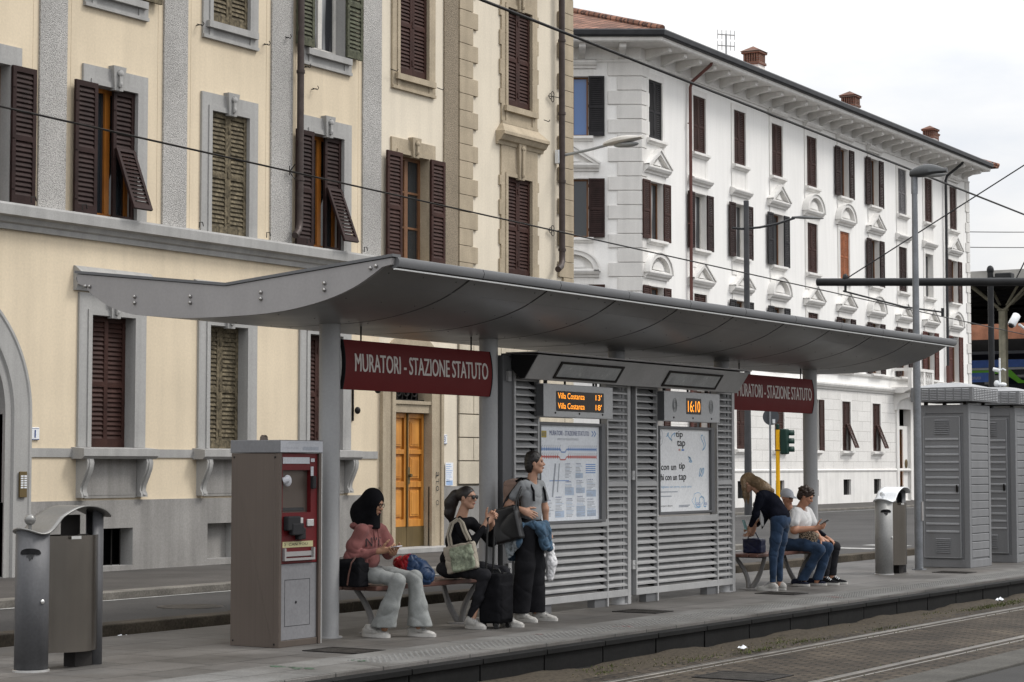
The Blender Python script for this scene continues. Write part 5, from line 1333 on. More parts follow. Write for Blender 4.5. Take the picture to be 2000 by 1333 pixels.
g = G()
for y, z in ((KY0 + .05, .03), (KY1 - .03, .045), (KY0 + .05, 1.6), (KY1 - .03, 1.6)): g.ell((KX0 - .002, y, z), (.004, .009, .009), 8, 0, 5)
g.build('screw', M['iron'], K)
g = G(); g.cyl((KX1 + .035, KY0 + .03, .0), (KX1 + .035, KY0 + .03, 1.70), .009, n=8); g.build('conduit', M['alu'], K)

# ------------------------------------------------------------------ litter bins
M['bin_paint'] = mat('bin_paint', (.105, .106, .112), .5, .15, var=.12, sc=2, streak=.2)
M['bin_light'] = mat('bin_light', (.33, .33, .325), .45, .2, var=.1, sc=2, streak=.15)
M['bin_steel'] = mat_brushed('bin_steel', (.215, .195, .172), .20, .97, .14, (20, 20, .25))
M['soot'] = mat('soot', (.012, .012, .013), .95, var=.5, sc=20)
M['bin_roof'] = mat('bin_roof', (.2, .198, .192), .35, .5, var=.12, sc=3)
M['soot_faint'] = mat('soot_faint', (.055, .055, .057), .9, var=.6, sc=30)
M['dark_inside'] = mat('dark_inside', (.02, .018, .017), .7)
def litter_bin(x, y, lb, paint, roofm, grp):
    t = thing('litter_bin', lb, 'litter bin', (x, y, 0), 0, grp)
    # local frame: x along the platform, origin at the ash post
    R = .125; XW = .69
    wave = lambda u: 1.065 + .155 * (.5 - .5 * math.cos(PI * min(1, max(0, (u + .10) / .52)))) - .085 * max(0, (u - .44) / .28) ** 2 - .055 * math.sin(PI * min(1, max(0, (u + .14) / .3)))
    N = 28
    def post(cx, r, a0, a1, m, name, zb=0):
        g = G(); vs = []; fs = []
        for i in range(N + 1):
            a = a0 + (a1 - a0) * i / N; px, py = cx + r * math.cos(a), r * math.sin(a)
            vs += [(px, py, zb), (px, py, wave(px) - .006)]
        for i in range(N): fs.append((2 * i, 2 * i + 2, 2 * i + 3, 2 * i + 1))
        g.add(vs, fs); o = g.build(name, M[m], t, world=False, smooth=40)
        s_ = o.modifiers.new('thick', 'SOLIDIFY'); s_.thickness = .006; s_.offset = -1
        return o
    ap = post(0, R, R_(20), R_(340), paint, 'ash_post')
    g = G(); g.lathe([(R + .004, 0), (R + .012, 0), (R + .012, .012), (R + .003, .016)], (0, 0, 0), 28); g.build('foot_ring', M['alu'], ap, world=False)
    # ash slot and its soot, facing the track and the near end
    sa_ = R_(218)
    def patch(da, z0, z1, m, name, off, shape):
        g = G(); n_ = 14
        for i in range(n_):
            f0, f1 = -1 + 2 * i / n_, -1 + 2 * (i + 1) / n_
            q = []
            for f in (f0, f1):
                a = sa_ + da * f; lo, hi = shape(f); q.append([((R + off) * math.cos(a), (R + off) * math.sin(a), z) for z in (z0 + (z1 - z0) * lo, z0 + (z1 - z0) * hi)])
            g.quad(q[0][0], q[1][0], q[1][1], q[0][1])
        g.build(name, M[m], ap, world=False)
    patch(.62, .87, .915, 'soot', 'ash_slot', .004, lambda f: (0, .35 + .65 * math.sqrt(max(0, 1 - f * f))))
    patch(.24, .80, .868, 'soot_faint', 'soot_mark', .0015, lambda f: (.35 + .5 * abs(f) + .12 * math.sin(f * 9), 1))
    g = G(); g.ell((R * math.cos(R_(262)) , R * math.sin(R_(262)) - .004, .52), (.018, .012, .018), 10, 0, 6); g.build('lock', M['alu'], ap, world=False)
    # ball knob
    g = G(); g.ell((-.03, .0, 1.125), (.042, .042, .042), 18, 0, 12); g.cyl((-.03, 0, 1.0), (-.03, 0, 1.1), .014, n=8); g.build('ball_knob', M[roofm], t, world=False)
    # roof sheet: wave along x, lens-shaped plan
    g = G(); n_ = 36; m_ = 8; grid = []
    for i in range(n_ + 1):
        u = -.142 + (XW + .142 + .03) * i / n_; hw = .155 if u > 0 else max(.02, math.sqrt(max(0, .142 ** 2 - u * u)) + .006)
        if u > .58: hw = .155 - .05 * ((u - .58) / .15) ** 2
        hw = min(hw, .165)
        grid.append([(u, -hw + 2 * hw * j / m_, wave(u)) for j in range(m_ + 1)])
    vs = [p_ for r_ in grid for p_ in r_]; g.add(vs, [(i * (m_ + 1) + j, (i + 1) * (m_ + 1) + j, (i + 1) * (m_ + 1) + j + 1, i * (m_ + 1) + j + 1) for i in range(n_) for j in range(m_)])
    o = g.build('roof_sheet', M[roofm], t, world=False, smooth=60); s_ = o.modifiers.new('thick', 'SOLIDIFY'); s_.thickness = .010; s_.offset = 0
    # container with bowed fronts
    g = G(); n_ = 20; xa, xb = .128, .655
    outl = [(xa + (xb - xa) * i / n_, -.045 - .125 * math.sin(PI * i / n_)) for i in range(n_ + 1)] + [(xb - (xb - xa) * i / n_, .045 + .125 * math.sin(PI * i / n_)) for i in range(n_ + 1)]
    g.prism(outl, 'z', .125, 1.0, caps=False); g.add([(a, b, .125) for a, b in outl], [tuple(range(len(outl)))]); g.add([(a, b, .93) for a, b in outl], [tuple(range(len(outl)))], 1)
    c_ = g.build('container', [M['bin_steel'], M['dark_inside']], t, world=False, smooth=30)
    g = G(); xm = .28; g.prism([(xm - .05, -.172), (xm + .05, -.176), (xm + .04, -.174), (xm - .04, -.171)], 'z', .975, .998); g.build('handle', M['alu'], c_, world=False)
    post(.655, .068, R_(-150), R_(150), 'bin_paint', 'end_post')
    g = G(); g.box(.40, .58, -.06, .06, 0, .12); g.build('foot', M['dark_inside'], t, world=False, smooth=0)
    g = G(); g.box(.40, .60, .10, .11, .95, 1.15); g.build('back_plate', M['dark_inside'], t, world=False, smooth=0)
    return t
litter_bin(11.10, 11.23, 'large litter bin with wavy grey roof standing alone nearest the left edge', 'bin_paint', 'bin_roof', 'steel litter bins with wave roofs')
litter_bin(27.28, 11.0, 'smaller looking litter bin with white topped wavy roof beside the grey lamp post', 'bin_light', 'enamel', 'steel litter bins with wave roofs')

# ------------------------------------------------------------------ technical cabinets
M['cab'] = mat('cab', (.20, .203, .21), .5, .15, var=.06, sc=1.2, fine=.04, streak=.08)
M['cab_light'] = mat('cab_light', (.31, .315, .325), .5, .15, var=.06, streak=.05)  # cabinet grey made paler; the ribs' highlight is put into the colour
def cabinet(x0, y0, L, W, lb):
    t = thing('technical_cabinet', lb, 'cabinet', (x0 + L / 2, y0 + W / 2, 0), 0, 'grey technical cabinets on the platform')
    x1, y1, H = x0 + L, y0 + W, 2.44
    g = G(); g.box(x0 + .02, x1 - .02, y0 + .02, y1 - .02, .0, H)
    for xx, yy in ((x0, y0), (x0, y1 - .09), (x1 - .09, y0), (x1 - .09, y1 - .09)): g.box(xx, xx + .09, yy, yy + .09, 0, H + .001)
    for zz in ((0.0, .12), (H - .13, H + .002)): g.box(x0 + .004, x1 - .004, y0 + .004, y1 - .004, *zz)
    b = g.build('body', M['cab'], t, smooth=0, bevel=.008)
    # plank pressed into the track side
    g = G(); z = .14; k = 0
    while z < H - .2:
        g.prism([(y0 + .02, z), (y0 + .004, z + .012), (y0 + .004, z + .11), (y0 + .012, z + .118), (y0 + .02, z + .12)][::-1], 'x', x0 + .1, x1 - .1); z += .122
    g.build('side_boarding', M['cab'], t, smooth=0)
    # door on the near end
    g = G(); g.box(x0 - .012, x0 + .02, y0 + .13, y1 - .05, .14, H - .17); dr = g.build('door', M['cab'], t, smooth=0, bevel=.006)
    g = G()
    for za, zb in ((.145, .155), (H - .185, H - .175)): g.box(x0 - .017, x0 - .0125, y0 + .14, y1 - .06, za, zb)
    for ya in (y0 + .135, y1 - .065): g.box(x0 - .017, x0 - .0125, ya, ya + .01, .155, H - .185)
    z = .52
    while z < 1.95: g.prism([(x0 - .012, z), (x0 - .024, z + .006), (x0 - .022, z + .028), (x0 - .012, z + .036)], 'y', y0 + .16, y1 - .09); z += .1155
    for i in range(len(g.v)): pass
    g.build('door_rib', M['cab_light'], dr, smooth=0)
    for zc in (.33, 2.11):
        g = G()
        for k in range(8): g.prism([(x0 - .013, zc - .1 + k * .028), (x0 - .03, zc - .105 + k * .028), (x0 - .013, zc - .085 + k * .028)], 'y', y0 + .30, y0 + .53)
        g.box(x0 - .0135, x0 - .0125, y0 + .29, y0 + .54, zc - .12, zc + .13)
        g.build('vent', M['cab'], dr, smooth=0)
    g = G(); g.box(x0 - .04, x0 - .012, y0 + .17, y0 + .20, 1.13, 1.22); g.box(x0 - .05, x0 - .03, y0 + .175, y0 + .195, 1.18, 1.24); g.build('handle', M['iron'], dr, smooth=0, bevel=.004)
    # louvred cap, raised on pegs, with low hipped lid
    g = G(); e = .10
    for xx in (x0 + .05, x1 - .1): 
        for yy in (y0 + .05, y1 - .1): g.box(xx, xx + .05, yy, yy + .05, H, H + .05)
    g.build('cap_peg', M['iron'], t, smooth=0)
    g = G(); g.box(x0 - e, x1 + e, y0 - e, y1 + e, H + .05, H + .26); cp = g.build('cap', M['cab'], t, smooth=0, bevel=.004)
    g = G(); a = .22; 
    g.add([(x0 - e, y0 - e, H + .262), (x1 + e, y0 - e, H + .262), (x1 + e, y1 + e, H + .262), (x0 - e, y1 + e, H + .262), (x0 + a, y0 + a, H + .34), (x1 - a, y0 + a, H + .34), (x1 - a, y1 - a, H + .34), (x0 + a, y1 - a, H + .34)],
          [(0, 1, 5, 4), (1, 2, 6, 5), (2, 3, 7, 6), (3, 0, 4, 7), (4, 5, 6, 7)]); g.build('lid', M['cab_light'], cp, smooth=0)
    g = G()
    for k in range(7):
        ya = y0 - e + .04 + k * (W + 2 * e - .08) / 7
        for j in range(7): g.prism([(x0 - e - .001, H + .075 + j * .025), (x0 - e - .012, H + .078 + j * .025), (x0 - e - .001, H + .090 + j * .025)], 'y', ya + .012, ya + (W + 2 * e - .08) / 7 - .012)
    g.build('louvre', M['cab_light'], cp, smooth=0, merge=False); g = G()
    for k in range(9):
        xa = x0 - e + .04 + k * (L + 2 * e - .08) / 9
        for j in range(7): g.prism([(y0 - e - .001, H + .075 + j * .025), (y0 - e - .012, H + .078 + j * .025), (y0 - e - .001, H + .090 + j * .025)], 'x', xa + .012, xa + (L + 2 * e - .08) / 9 - .012)
    g.build('louvre', M['cab_light'], cp, smooth=0, merge=False)
    return t
cabinet(29.6, 10.57, .95, .77, 'grey technical cabinet with louvred cap, directly behind the lamp post')
cabinet(31.62, 10.53, .95, .77, 'farther grey technical cabinet, partly cut by the right edge of the photo')

# ------------------------------------------------------------------ benches
M['bench_wood'] = mat_wood('bench_wood', (.085, .038, .028), (.15, .075, .06), axis=(1.2, 14, 14), rough=.5)
M['bench_leg'] = mat('bench_leg', (.185, .18, .178), .5, .3, var=.1)
def bench(x0, x1, lb, group):
    t = thing('bench', lb, 'bench', ((x0 + x1) / 2, 11.1, 0), 0, group)
    for k in range(4):
        g = G(); y = 10.86 + k * .125; g.box(x0, x1, y, y + .115, .405, .445); g.build('seat_board', M['bench_wood'], t, smooth=0, bevel=.008)
    for xc, s_ in ((x0 + .30, 1), (x1 - .32, -1)):
        # slightly curved V: one arm rises to the front edge, the other to the rear
        for arm, bow in ((-.18, .05), (.19, -.05)):
            pts = []
            for i in range(9):
                u = i / 8; y = 11.1 + arm * (u ** (1.6 if s_ * arm > 0 else .8)) + .02 * math.copysign(1, arm); pts.append((xc + s_ * .03 * math.sin(PI * u), y, .012 + .39 * u))
            g = G(); g.tube(pts, [.034 - .008 * i / 8 for i in range(9)], 8); g.build('leg', M['bench_leg'], t, smooth=40)
        g = G(); g.box(xc - .03, xc + .03, 10.9, 11.32, .385, .404); g.build('cross_bar', M['bench_leg'], t, smooth=0)
        g = G(); g.lathe([(0, .014), (.12, .014), (.135, .008), (.135, 0)], (xc, 11.1, 0), 20); g.build('foot_plate', M['bench_leg'], t)
    return t
bench(14.95, 17.0, 'brown slatted bench under the shelter with two seated women near the ticket machine', 'brown benches of the shelter')
bench(22.85, 24.9, 'brown slatted bench at the far end of the shelter with a navy handbag on it', 'brown benches of the shelter')

# ------------------------------------------------------------------ lamp posts, masts, wires
M['galv'] = mat('galv', (.20, .21, .225), .5, .4, var=.2, sc=4, fine=.08)
M['lamp_dark'] = mat('lamp_dark', (.07, .073, .075), .45, .3, var=.12)
M['mast_grey'] = mat('mast_grey', (.065, .066, .07), .5, .2, var=.2)
M['mast_dark'] = mat('mast_dark', (.028, .029, .031), .5, .3, var=.2)
t = thing('street_lamp', 'tall grey galvanised lamp post with a dark lamp head rising beside the grey cabinet', 'street lamp', (28.72, 11.04, 0))
g = G(); g.tube([(28.72, 11.04, 0), (28.72, 11.04, 2.2), (28.72, 11.04, 5.72)], [.062, .058, .042], 14); g.cyl((28.72, 11.04, 5.55), (28.72, 11.04, 5.80), .05, n=12); pole_ = g.build('pole', M['galv'], t, smooth=50)
g = G(); g.box(28.69, 28.75, 10.97, 10.985, .72, 1.0); g.build('inspection_door', M['steel_grey'], pole_, smooth=0)
g = G(); g.box(28.64, 28.8, 10.96, 11.12, 0, .015); g.ell((28.68, 10.98, .02), (.015, .015, .02), 6, 0, 4); g.ell((28.77, 11.1, .02), (.015, .015, .02), 6, 0, 4); g.build('base_plate', M['galv'], t, smooth=0)
g = G(); lamp_head(g, (28.72, 11.10, 5.83), (.12, -1, .06), .55, .13, .14); hd = g.build('lamp_head', M['lamp_dark'], t, smooth=50)
g = G(); g.ell((28.76, 10.74, 5.81), (.08, .19, .03), 12, 0, 6); g.build('lens', M['lens'], hd)
# second street lamp across the road
lx, ly = 55.39, 26.6
t = thing('street_lamp', 'tall dark lamp post with a curved arm in front of the white building', 'street lamp', (lx, ly, .05))
g = G(); g.tube([(lx, ly, .05), (lx, ly, 3.2), (lx, ly, 9.45)], [.12, .095, .08], 12); g.build('pole', M['mast_grey'], t, smooth=50)
g = G(); g.tube([(lx - .35, ly + .3, 8.62), (lx - .1, ly + .1, 8.60), (lx + .3, ly - .3, 8.66), (lx + .75, ly - .7, 8.80), (lx + 1.15, ly - 1.05, 8.98)], .035, 8); g.build('arm', M['mast_dark'], t, smooth=50)
g = G(); lamp_head(g, (lx + 1.1, ly - 1.0, 8.99), (.75, -.7, 0), 1.0, .14, .07); g.build('lamp_head', M['lamp_dark'], t, smooth=50)
# overhead line mast with boom over the street track, plus the lamp head reaching in from the right
BXX = 41.0
t = thing('line_mast', 'black horizontal boom of an overhead line mast reaching in from the right edge', 'mast', (BXX, 12.0, 0))
g = G(); g.cyl((BXX, 12.0, 0), (BXX, 12.0, 8.6), .13, n=14); g.build('pole', M['mast_dark'], t, smooth=50)
g = G(); g.cyl((BXX, 12.0, 5.22), (BXX, 18.0, 5.50), .085, n=12); bm2 = g.build('boom', M['mast_dark'], t, smooth=50)
g = G(); g.cyl((BXX, 12.0, 8.45), (BXX, 17.35, 5.53), .014, n=6); g.cyl((BXX, 12.0, 8.3), (BXX, 13.6, 5.34), .014, n=6); g.build('stay', M['mast_dark'], t)
g = G(); g.cyl((BXX, 17.35, 5.5), (BXX, 17.35, 5.25), .03, n=8); g.tube([(BXX, 17.4, 5.28), (BXX + 1.2, 16.5, 4.98), (BXX + 2.5, 16.1, 4.93)], .02, 8); g.ell((BXX, 17.35, 5.56), (.07, .07, .09), 8, 0, 6); g.cyl((BXX + 2.5, 16.1, 5.02), (BXX + 2.5, 16.1, 4.84), .035, n=8); g.build('registration_arm', M['mast_dark'], t)
t = thing('street_lamp', 'dark lamp head entering the picture at the right edge above the boom', 'street lamp', (36.5, 10.0, 0))
g = G(); g.tube([(36.5, 10.0, 0), (36.5, 10.0, 6.1)], [.07, .05], 12); g.build('pole', M['galv'], t, smooth=50)
g = G(); lamp_head(g, (36.5, 11.35, 6.16), (0, -1, 0), 1.1, .14, .085); g.build('lamp_head', M['lamp_dark'], t, smooth=50)
def wire(P0, P1, sag, r, lb, n=24):
    P0, P1 = Vector(P0), Vector(P1); g = G()
    g.tube([P0 + (P1 - P0) * (i / n) - Vector((0, 0, sag * 4 * (i / n) * (1 - i / n))) for i in range(n + 1)], r, 6)
    tag(g.build('overhead_wire', M['iron'], None, loc=tuple((P0 + P1) / 2), smooth=60), lb, 'wire')
wire((13.0, 16.24, 5.42), (62, 19.2, 5.3), .02, .0125, 'thin black contact wire crossing both buildings from the left edge down to the right')
wire((18.0, 15.08, 8.0), (60, 17.3, 8.0), .0, .024, 'thick black feeder cable running diagonally from the top past the white eaves to the right')
wire((95, 36.5, 13.0), (130, 26.0, 16.4), .3, .02, 'higher of the faint wires in the sky over the station roof')
wire((95, 37.2, 12.3), (130, 26.0, 15.4), .3, .02, 'lower of the faint wires in the sky over the station roof')

# traffic light and round sign seen from behind
M['signal_green'] = mat('signal_green', (.009, .032, .025), .5, var=.1); M['pole_yellow'] = mat('pole_yellow', (.75, .40, .01), .45, var=.08, sc=3)
M['sign_back'] = mat('sign_back', (.075, .08, .09), .5, .3, var=.1)
tx, ty = 53.66, 24.83
t = thing('traffic_light', 'yellow pole carrying a dark green three lamp traffic signal beyond the bending woman', 'traffic light', (tx, ty, -.015))
g = G(); g.cyl((tx, ty, -.015), (tx, ty, 2.55), .06, n=14); g.cyl((tx, ty, 1.93), (tx, ty, 2.0), .075, n=12, m=0); g.build('pole', M['pole_yellow'], t, smooth=50)
g = G(); g.cyl((tx, ty, 1.95), (tx, ty, 1.98), .08, n=12); g.build('clamp', M['iron'], t)
g = G(); g.box(tx + .0, tx + .22, ty - .27, ty - .06, 1.85, 2.57); g.cyl((tx, ty, 2.55), (tx, ty, 2.72), .05, n=10); hs = g.build('signal_housing', M['signal_green'], t, bevel=.03)
for k in range(3):
    z = 1.97 + k * .235
    g = G(); c = Vector((tx + .22, ty - .17, z)); dd = Vector((.55, -.83, 0)); s2 = Vector((.83, .55, 0))
    pts = [c + s2 * .105 * math.cos(a) + Vector((0, 0, .105 * math.sin(a))) for a in [R_(-30 + i * 20) for i in range(13)]]
    for i in range(12): g.quad(tuple(pts[i]), tuple(pts[i + 1]), tuple(pts[i + 1] + dd * .22), tuple(pts[i] + dd * .22))
    g.lathe([(0, 0), (.1, 0)], tuple(c), 12); o = g.build('visor', M['signal_green'], hs, smooth=40); o.modifiers.new('thick', 'SOLIDIFY').thickness = .012
t = thing('round_sign', 'round traffic sign seen from its dark back above the yellow signal pole', 'sign', (tx - .3, ty - .1, 0))
g = G(); g.cyl((tx - .18, ty + .15, -.015), (tx - .18, ty + .15, 3.15), .03, n=10); g.build('post', M['galv'], t, smooth=50)
g = G(); c = Vector((tx - .14, ty + .12, 2.92)); n_ = Vector((.75, .66, 0)); s2 = Vector((-.66, .75, 0))
ring = [c + s2 * .24 * math.cos(2 * PI * i / 28) + Vector((0, 0, .24 * math.sin(2 * PI * i / 28))) for i in range(28)]
g.add([tuple(p_ + n_ * .06) for p_ in ring] + [tuple(p_ + n_ * .075) for p_ in ring], [tuple(range(28)), tuple(range(55, 27, -1))] + [(i, (i + 1) % 28, 28 + (i + 1) % 28, 28 + i) for i in range(28)])
disc = g.build('disc', M['sign_back'], t, smooth=30)
g = G(); q = c - s2 * .08 + Vector((0, 0, -.13)) + n_ * .05; g.add([tuple(q - s2 * .04 - Vector((0, 0, .06))), tuple(q + s2 * .04 - Vector((0, 0, .06))), tuple(q + s2 * .04 + Vector((0, 0, .06))), tuple(q - s2 * .04 + Vector((0, 0, .06)))], [(0, 1, 2, 3)]); g.build('sticker', M['enamel'], disc, smooth=0)


# ------------------------------------------------------------------ far right: mast, cameras, elevated station with a train
t = thing('floodlight_mast', 'thin dark mast with a floodlight on top, behind the cabinets', 'mast', (70.0, 24.13, .05))
g = G(); g.cyl((70.0, 24.13, .05), (70.0, 24.13, 8.35), .105, n=10); g.build('pole', M['mast_dark'], t, smooth=50)
g = G(); g.box(69.9, 70.3, 23.35, 23.95, 8.05, 8.3); hd = g.build('floodlight', M['mast_dark'], t, bevel=.04)
g = G(); g.cyl((70, 24.13, 8.15), (70.1, 23.9, 8.15), .04, n=8); g.ell((70, 24.13, 8.42), (.13, .13, .17), 10, 0, 6); g.build('bracket', M['mast_dark'], t)
# white surveillance cameras
def vcam(P, d, r, L, m): 
    P = Vector(P); d = Vector(d).normalized(); g = G(); g.tube([P - d * L * .5, P - d * L * .44, P + d * L * .44, P + d * L * .5], [r * .8, r, r, r * .92], 18); return g
t = thing('surveillance_camera', 'white tubular surveillance camera on a dark arm at the right edge', 'camera', (33.0, 10.95, 3.9))
g = vcam((33.0, 10.98, 3.93), (-.5, .25, -.75), .068, .22, None); b = g.build('housing', M['enamel'], t, smooth=50)
g = vcam((32.935, 11.015, 3.83), (-.5, .25, -.75), .045, .03, None); g.build('lens', M['ink'], t)
g = G(); g.tube([(33.1, 10.93, 3.86), (33.3, 10.88, 3.78), (33.5, 10.6, 3.77), (33.6, 10.2, 3.77)], .022, 8); g.build('arm', M['enamel'], t)
g = G(); g.cyl((33.6, 10.18, 0), (33.6, 10.18, 4.0), .05, n=10); g.build('pole', M['galv'], t, smooth=50)
t = thing('dome_camera', 'pair of small white camera fittings standing on the farther cabinet', 'camera', (31.95, 10.88, 2.78))
g = G(); g.cyl((31.95, 10.88, 2.78), (31.95, 10.88, 3.25), .016, n=8); g.tube([(31.95, 10.88, 3.05), (31.95, 10.83, 3.08), (31.95, 10.78, 3.05)], .012, 6); g.build('stem', M['enamel'], t)
g = vcam((31.95, 10.93, 3.06), (0, 1, .25), .03, .12, None); g.build('camera_head', M['enamel'], t)
g = G(); g.ell((31.95, 10.93, 2.84), (.05, .05, .055), 12, 0, 8); g.ell((31.9, 10.82, 2.82), (.05, .07, .035), 12, 0, 8); g.build('dome', M['enamel'], t)
# station
M['station_beam'] = mat('station_beam', (.30, .28, .21), .7, var=.2, sc=3, streak=.2)
M['roof_dark'] = mat('roof_dark', (.024, .023, .023), .85, var=.3, sc=.7)
M['roof_edge'] = mat('roof_edge', (.32, .31, .29), .8, var=.2, sc=1)
M['terracotta_wall'] = mat_bricks('terracotta_wall', (.62, .25, .14), (.68, .29, .165), (.45, .2, .12), .5, .2, .015, .2, rot=(R_(90), 0, R_(90)))
ST = thing('station_roof', 'dark platform roof of the railway station on pale branching posts', 'station roof', (115, 38, 0))
g = G(); g.box(112, 148, 22, 62, 12.05, 12.3, 0); g.box(111.7, 112, 22, 62, 11.85, 12.5, 1)
for k in range(9): g.box(112.4 + k * 3.9, 112.6 + k * 3.9, 22, 62, 11.8, 12.05, 0)
g.build('roof_slab', [M['roof_dark'], M['roof_edge']], ST, smooth=0)
for px_, py_ in ((115, 38.92), (115, 30.0), (115, 48.0)):
    g = G(); g.box(px_ - .22, px_ + .22, py_ - .20, py_ + .20, 0, 10.45); g.box(px_ - .3, px_ + .3, py_ - .26, py_ + .26, 10.45, 10.55); ps = g.build('post', M['station_beam'], ST, smooth=0, bevel=.02)
    for dx, dy in ((-9, 1.6), (7, 1.2), (-7, -2.2), (0, -1.0), (0, 1.9), (6, -1.5)):
        g = G(); g.cyl((px_, py_, 10.4), (px_ + dx * .2, py_ + dy, 12.05), .08, n=6); 
        g.build('strut', M['station_beam'], ps)
    g = G(); g.box(px_ - .08, px_ + .08, py_ - 9, py_ + 9, 10.62, 10.75); g.build('tie_beam', M['station_beam'], ps, smooth=0)
g = G()
for dy, dz in ((1.75, 1.9), (-1.6, 1.9), (-.05, 1.6), (.9, 1.2)): pass
t = thing('railway_viaduct', 'grey railway embankment wall carrying the station behind the cabinets', 'viaduct', (125, 40, 0))
g = G(); g.box(112, 160, 10, 80, 0, 5.4); g.build('wall', M['concrete'], t, smooth=0)
t = thing('terracotta_building', 'terracotta coloured wall of a building behind the train under the station roof', 'building', (150, 45, 0))
g = G(); g.box(150, 160, 15, 85, 5.4, 12.9); g.build('wall', M['terracotta_wall'], t, smooth=0)
g = G(); g.box(149.5, 150, 15, 85, 9.6, 11.0); g.build('ledge', M['roof_dark'], t, smooth=0)
TR = thing('train', 'regional train in blue, white, bright green and black standing at the station', 'train', (133.5, 40, 5.4))
M['train_dark'] = mat('train_dark', (.02, .021, .032), .3, var=.1); M['train_blue'] = mat('train_blue', (.12, .25, .75), .35, var=.1); M['train_green'] = mat('train_green', (.26, .80, .06), .35, var=.05); M['train_grey'] = mat('train_grey', (.24, .25, .28), .5, var=.2, sc=1)
XT = 132.0
g = G(); pr = [(XT, 6.2), (XT, 8.55), (XT + .3, 9.0), (XT + 2.5, 9.05), (XT + 2.8, 8.5), (XT + 2.8, 6.2)]
g.prism(pr, 'y', 20, 70); g.build('body', M['train_dark'], TR, smooth=0)
g = G(); g.box(XT + .25, XT + 2.5, 20, 70, 8.75, 9.12); g.build('roof_equipment', M['train_grey'], TR, smooth=0)
g = G(); g.box(XT - .03, XT - .005, 20, 70, 8.02, 8.52); g.build('blue_band', M['train_blue'], TR, smooth=0)
g = G(); g.box(XT - .035, XT - .004, 20, 70, 7.86, 8.0); g.build('white_band', M['enamel'], TR, smooth=0)
g = G(); g.box(XT - .04, XT - .004, 44.6, 70, 7.6, 7.84); g.add([(XT - .04, 44.6, 7.84), (XT - .04, 44.6, 7.6), (XT - .04, 43.7, 6.95), (XT - .04, 43.3, 6.95), (XT - .04, 43.3, 7.1), (XT - .04, 43.5, 7.18), (XT - .04, 44.2, 7.84)], [tuple(range(7))]); g.box(XT - .04, XT - .004, 20, 43.3, 6.95, 7.12); g.build('green_band', M['train_green'], TR, smooth=0)
g = G()
for k in range(12): g.box(XT - .02, XT - .003, 21 + k * 3.7, 23.8 + k * 3.7, 7.25 if k < 6 else 6.9, 7.8 if k < 6 else 7.5)
g.build('window', M['glass'], TR, smooth=0)
g = G(); g.box(XT + .3, XT + 2.5, 20, 70, 5.5, 6.2)
for k in range(10): g.cyl((XT + .2, 22 + k * 4, 5.85), (XT + .5, 22 + k * 4, 5.85), .42, n=14)
g.build('bogie', M['iron'], TR, smooth=40)
t = thing('platform_sign', 'blue station platform sign with small white lettering in front of the train', 'sign', (128, 45.1, 5.4))
g = G(); g.box(128, 128.1, 44.35, 45.9, 6.9, 7.5); g.build('panel', M['train_blue'], t, smooth=0)
g = G(); put_text(g, 'Statuto', 0, 0, .75, .26, 0, fn=lambda a, b: (127.98, 45.6 - a, 7.08 + b)); g.build('lettering', M['enamel'], t, smooth=0)
g = G(); g.cyl((128.05, 44.3, 5.4), (128.05, 44.3, 7.5), .06, n=8); g.build('post', M['station_beam'], t)

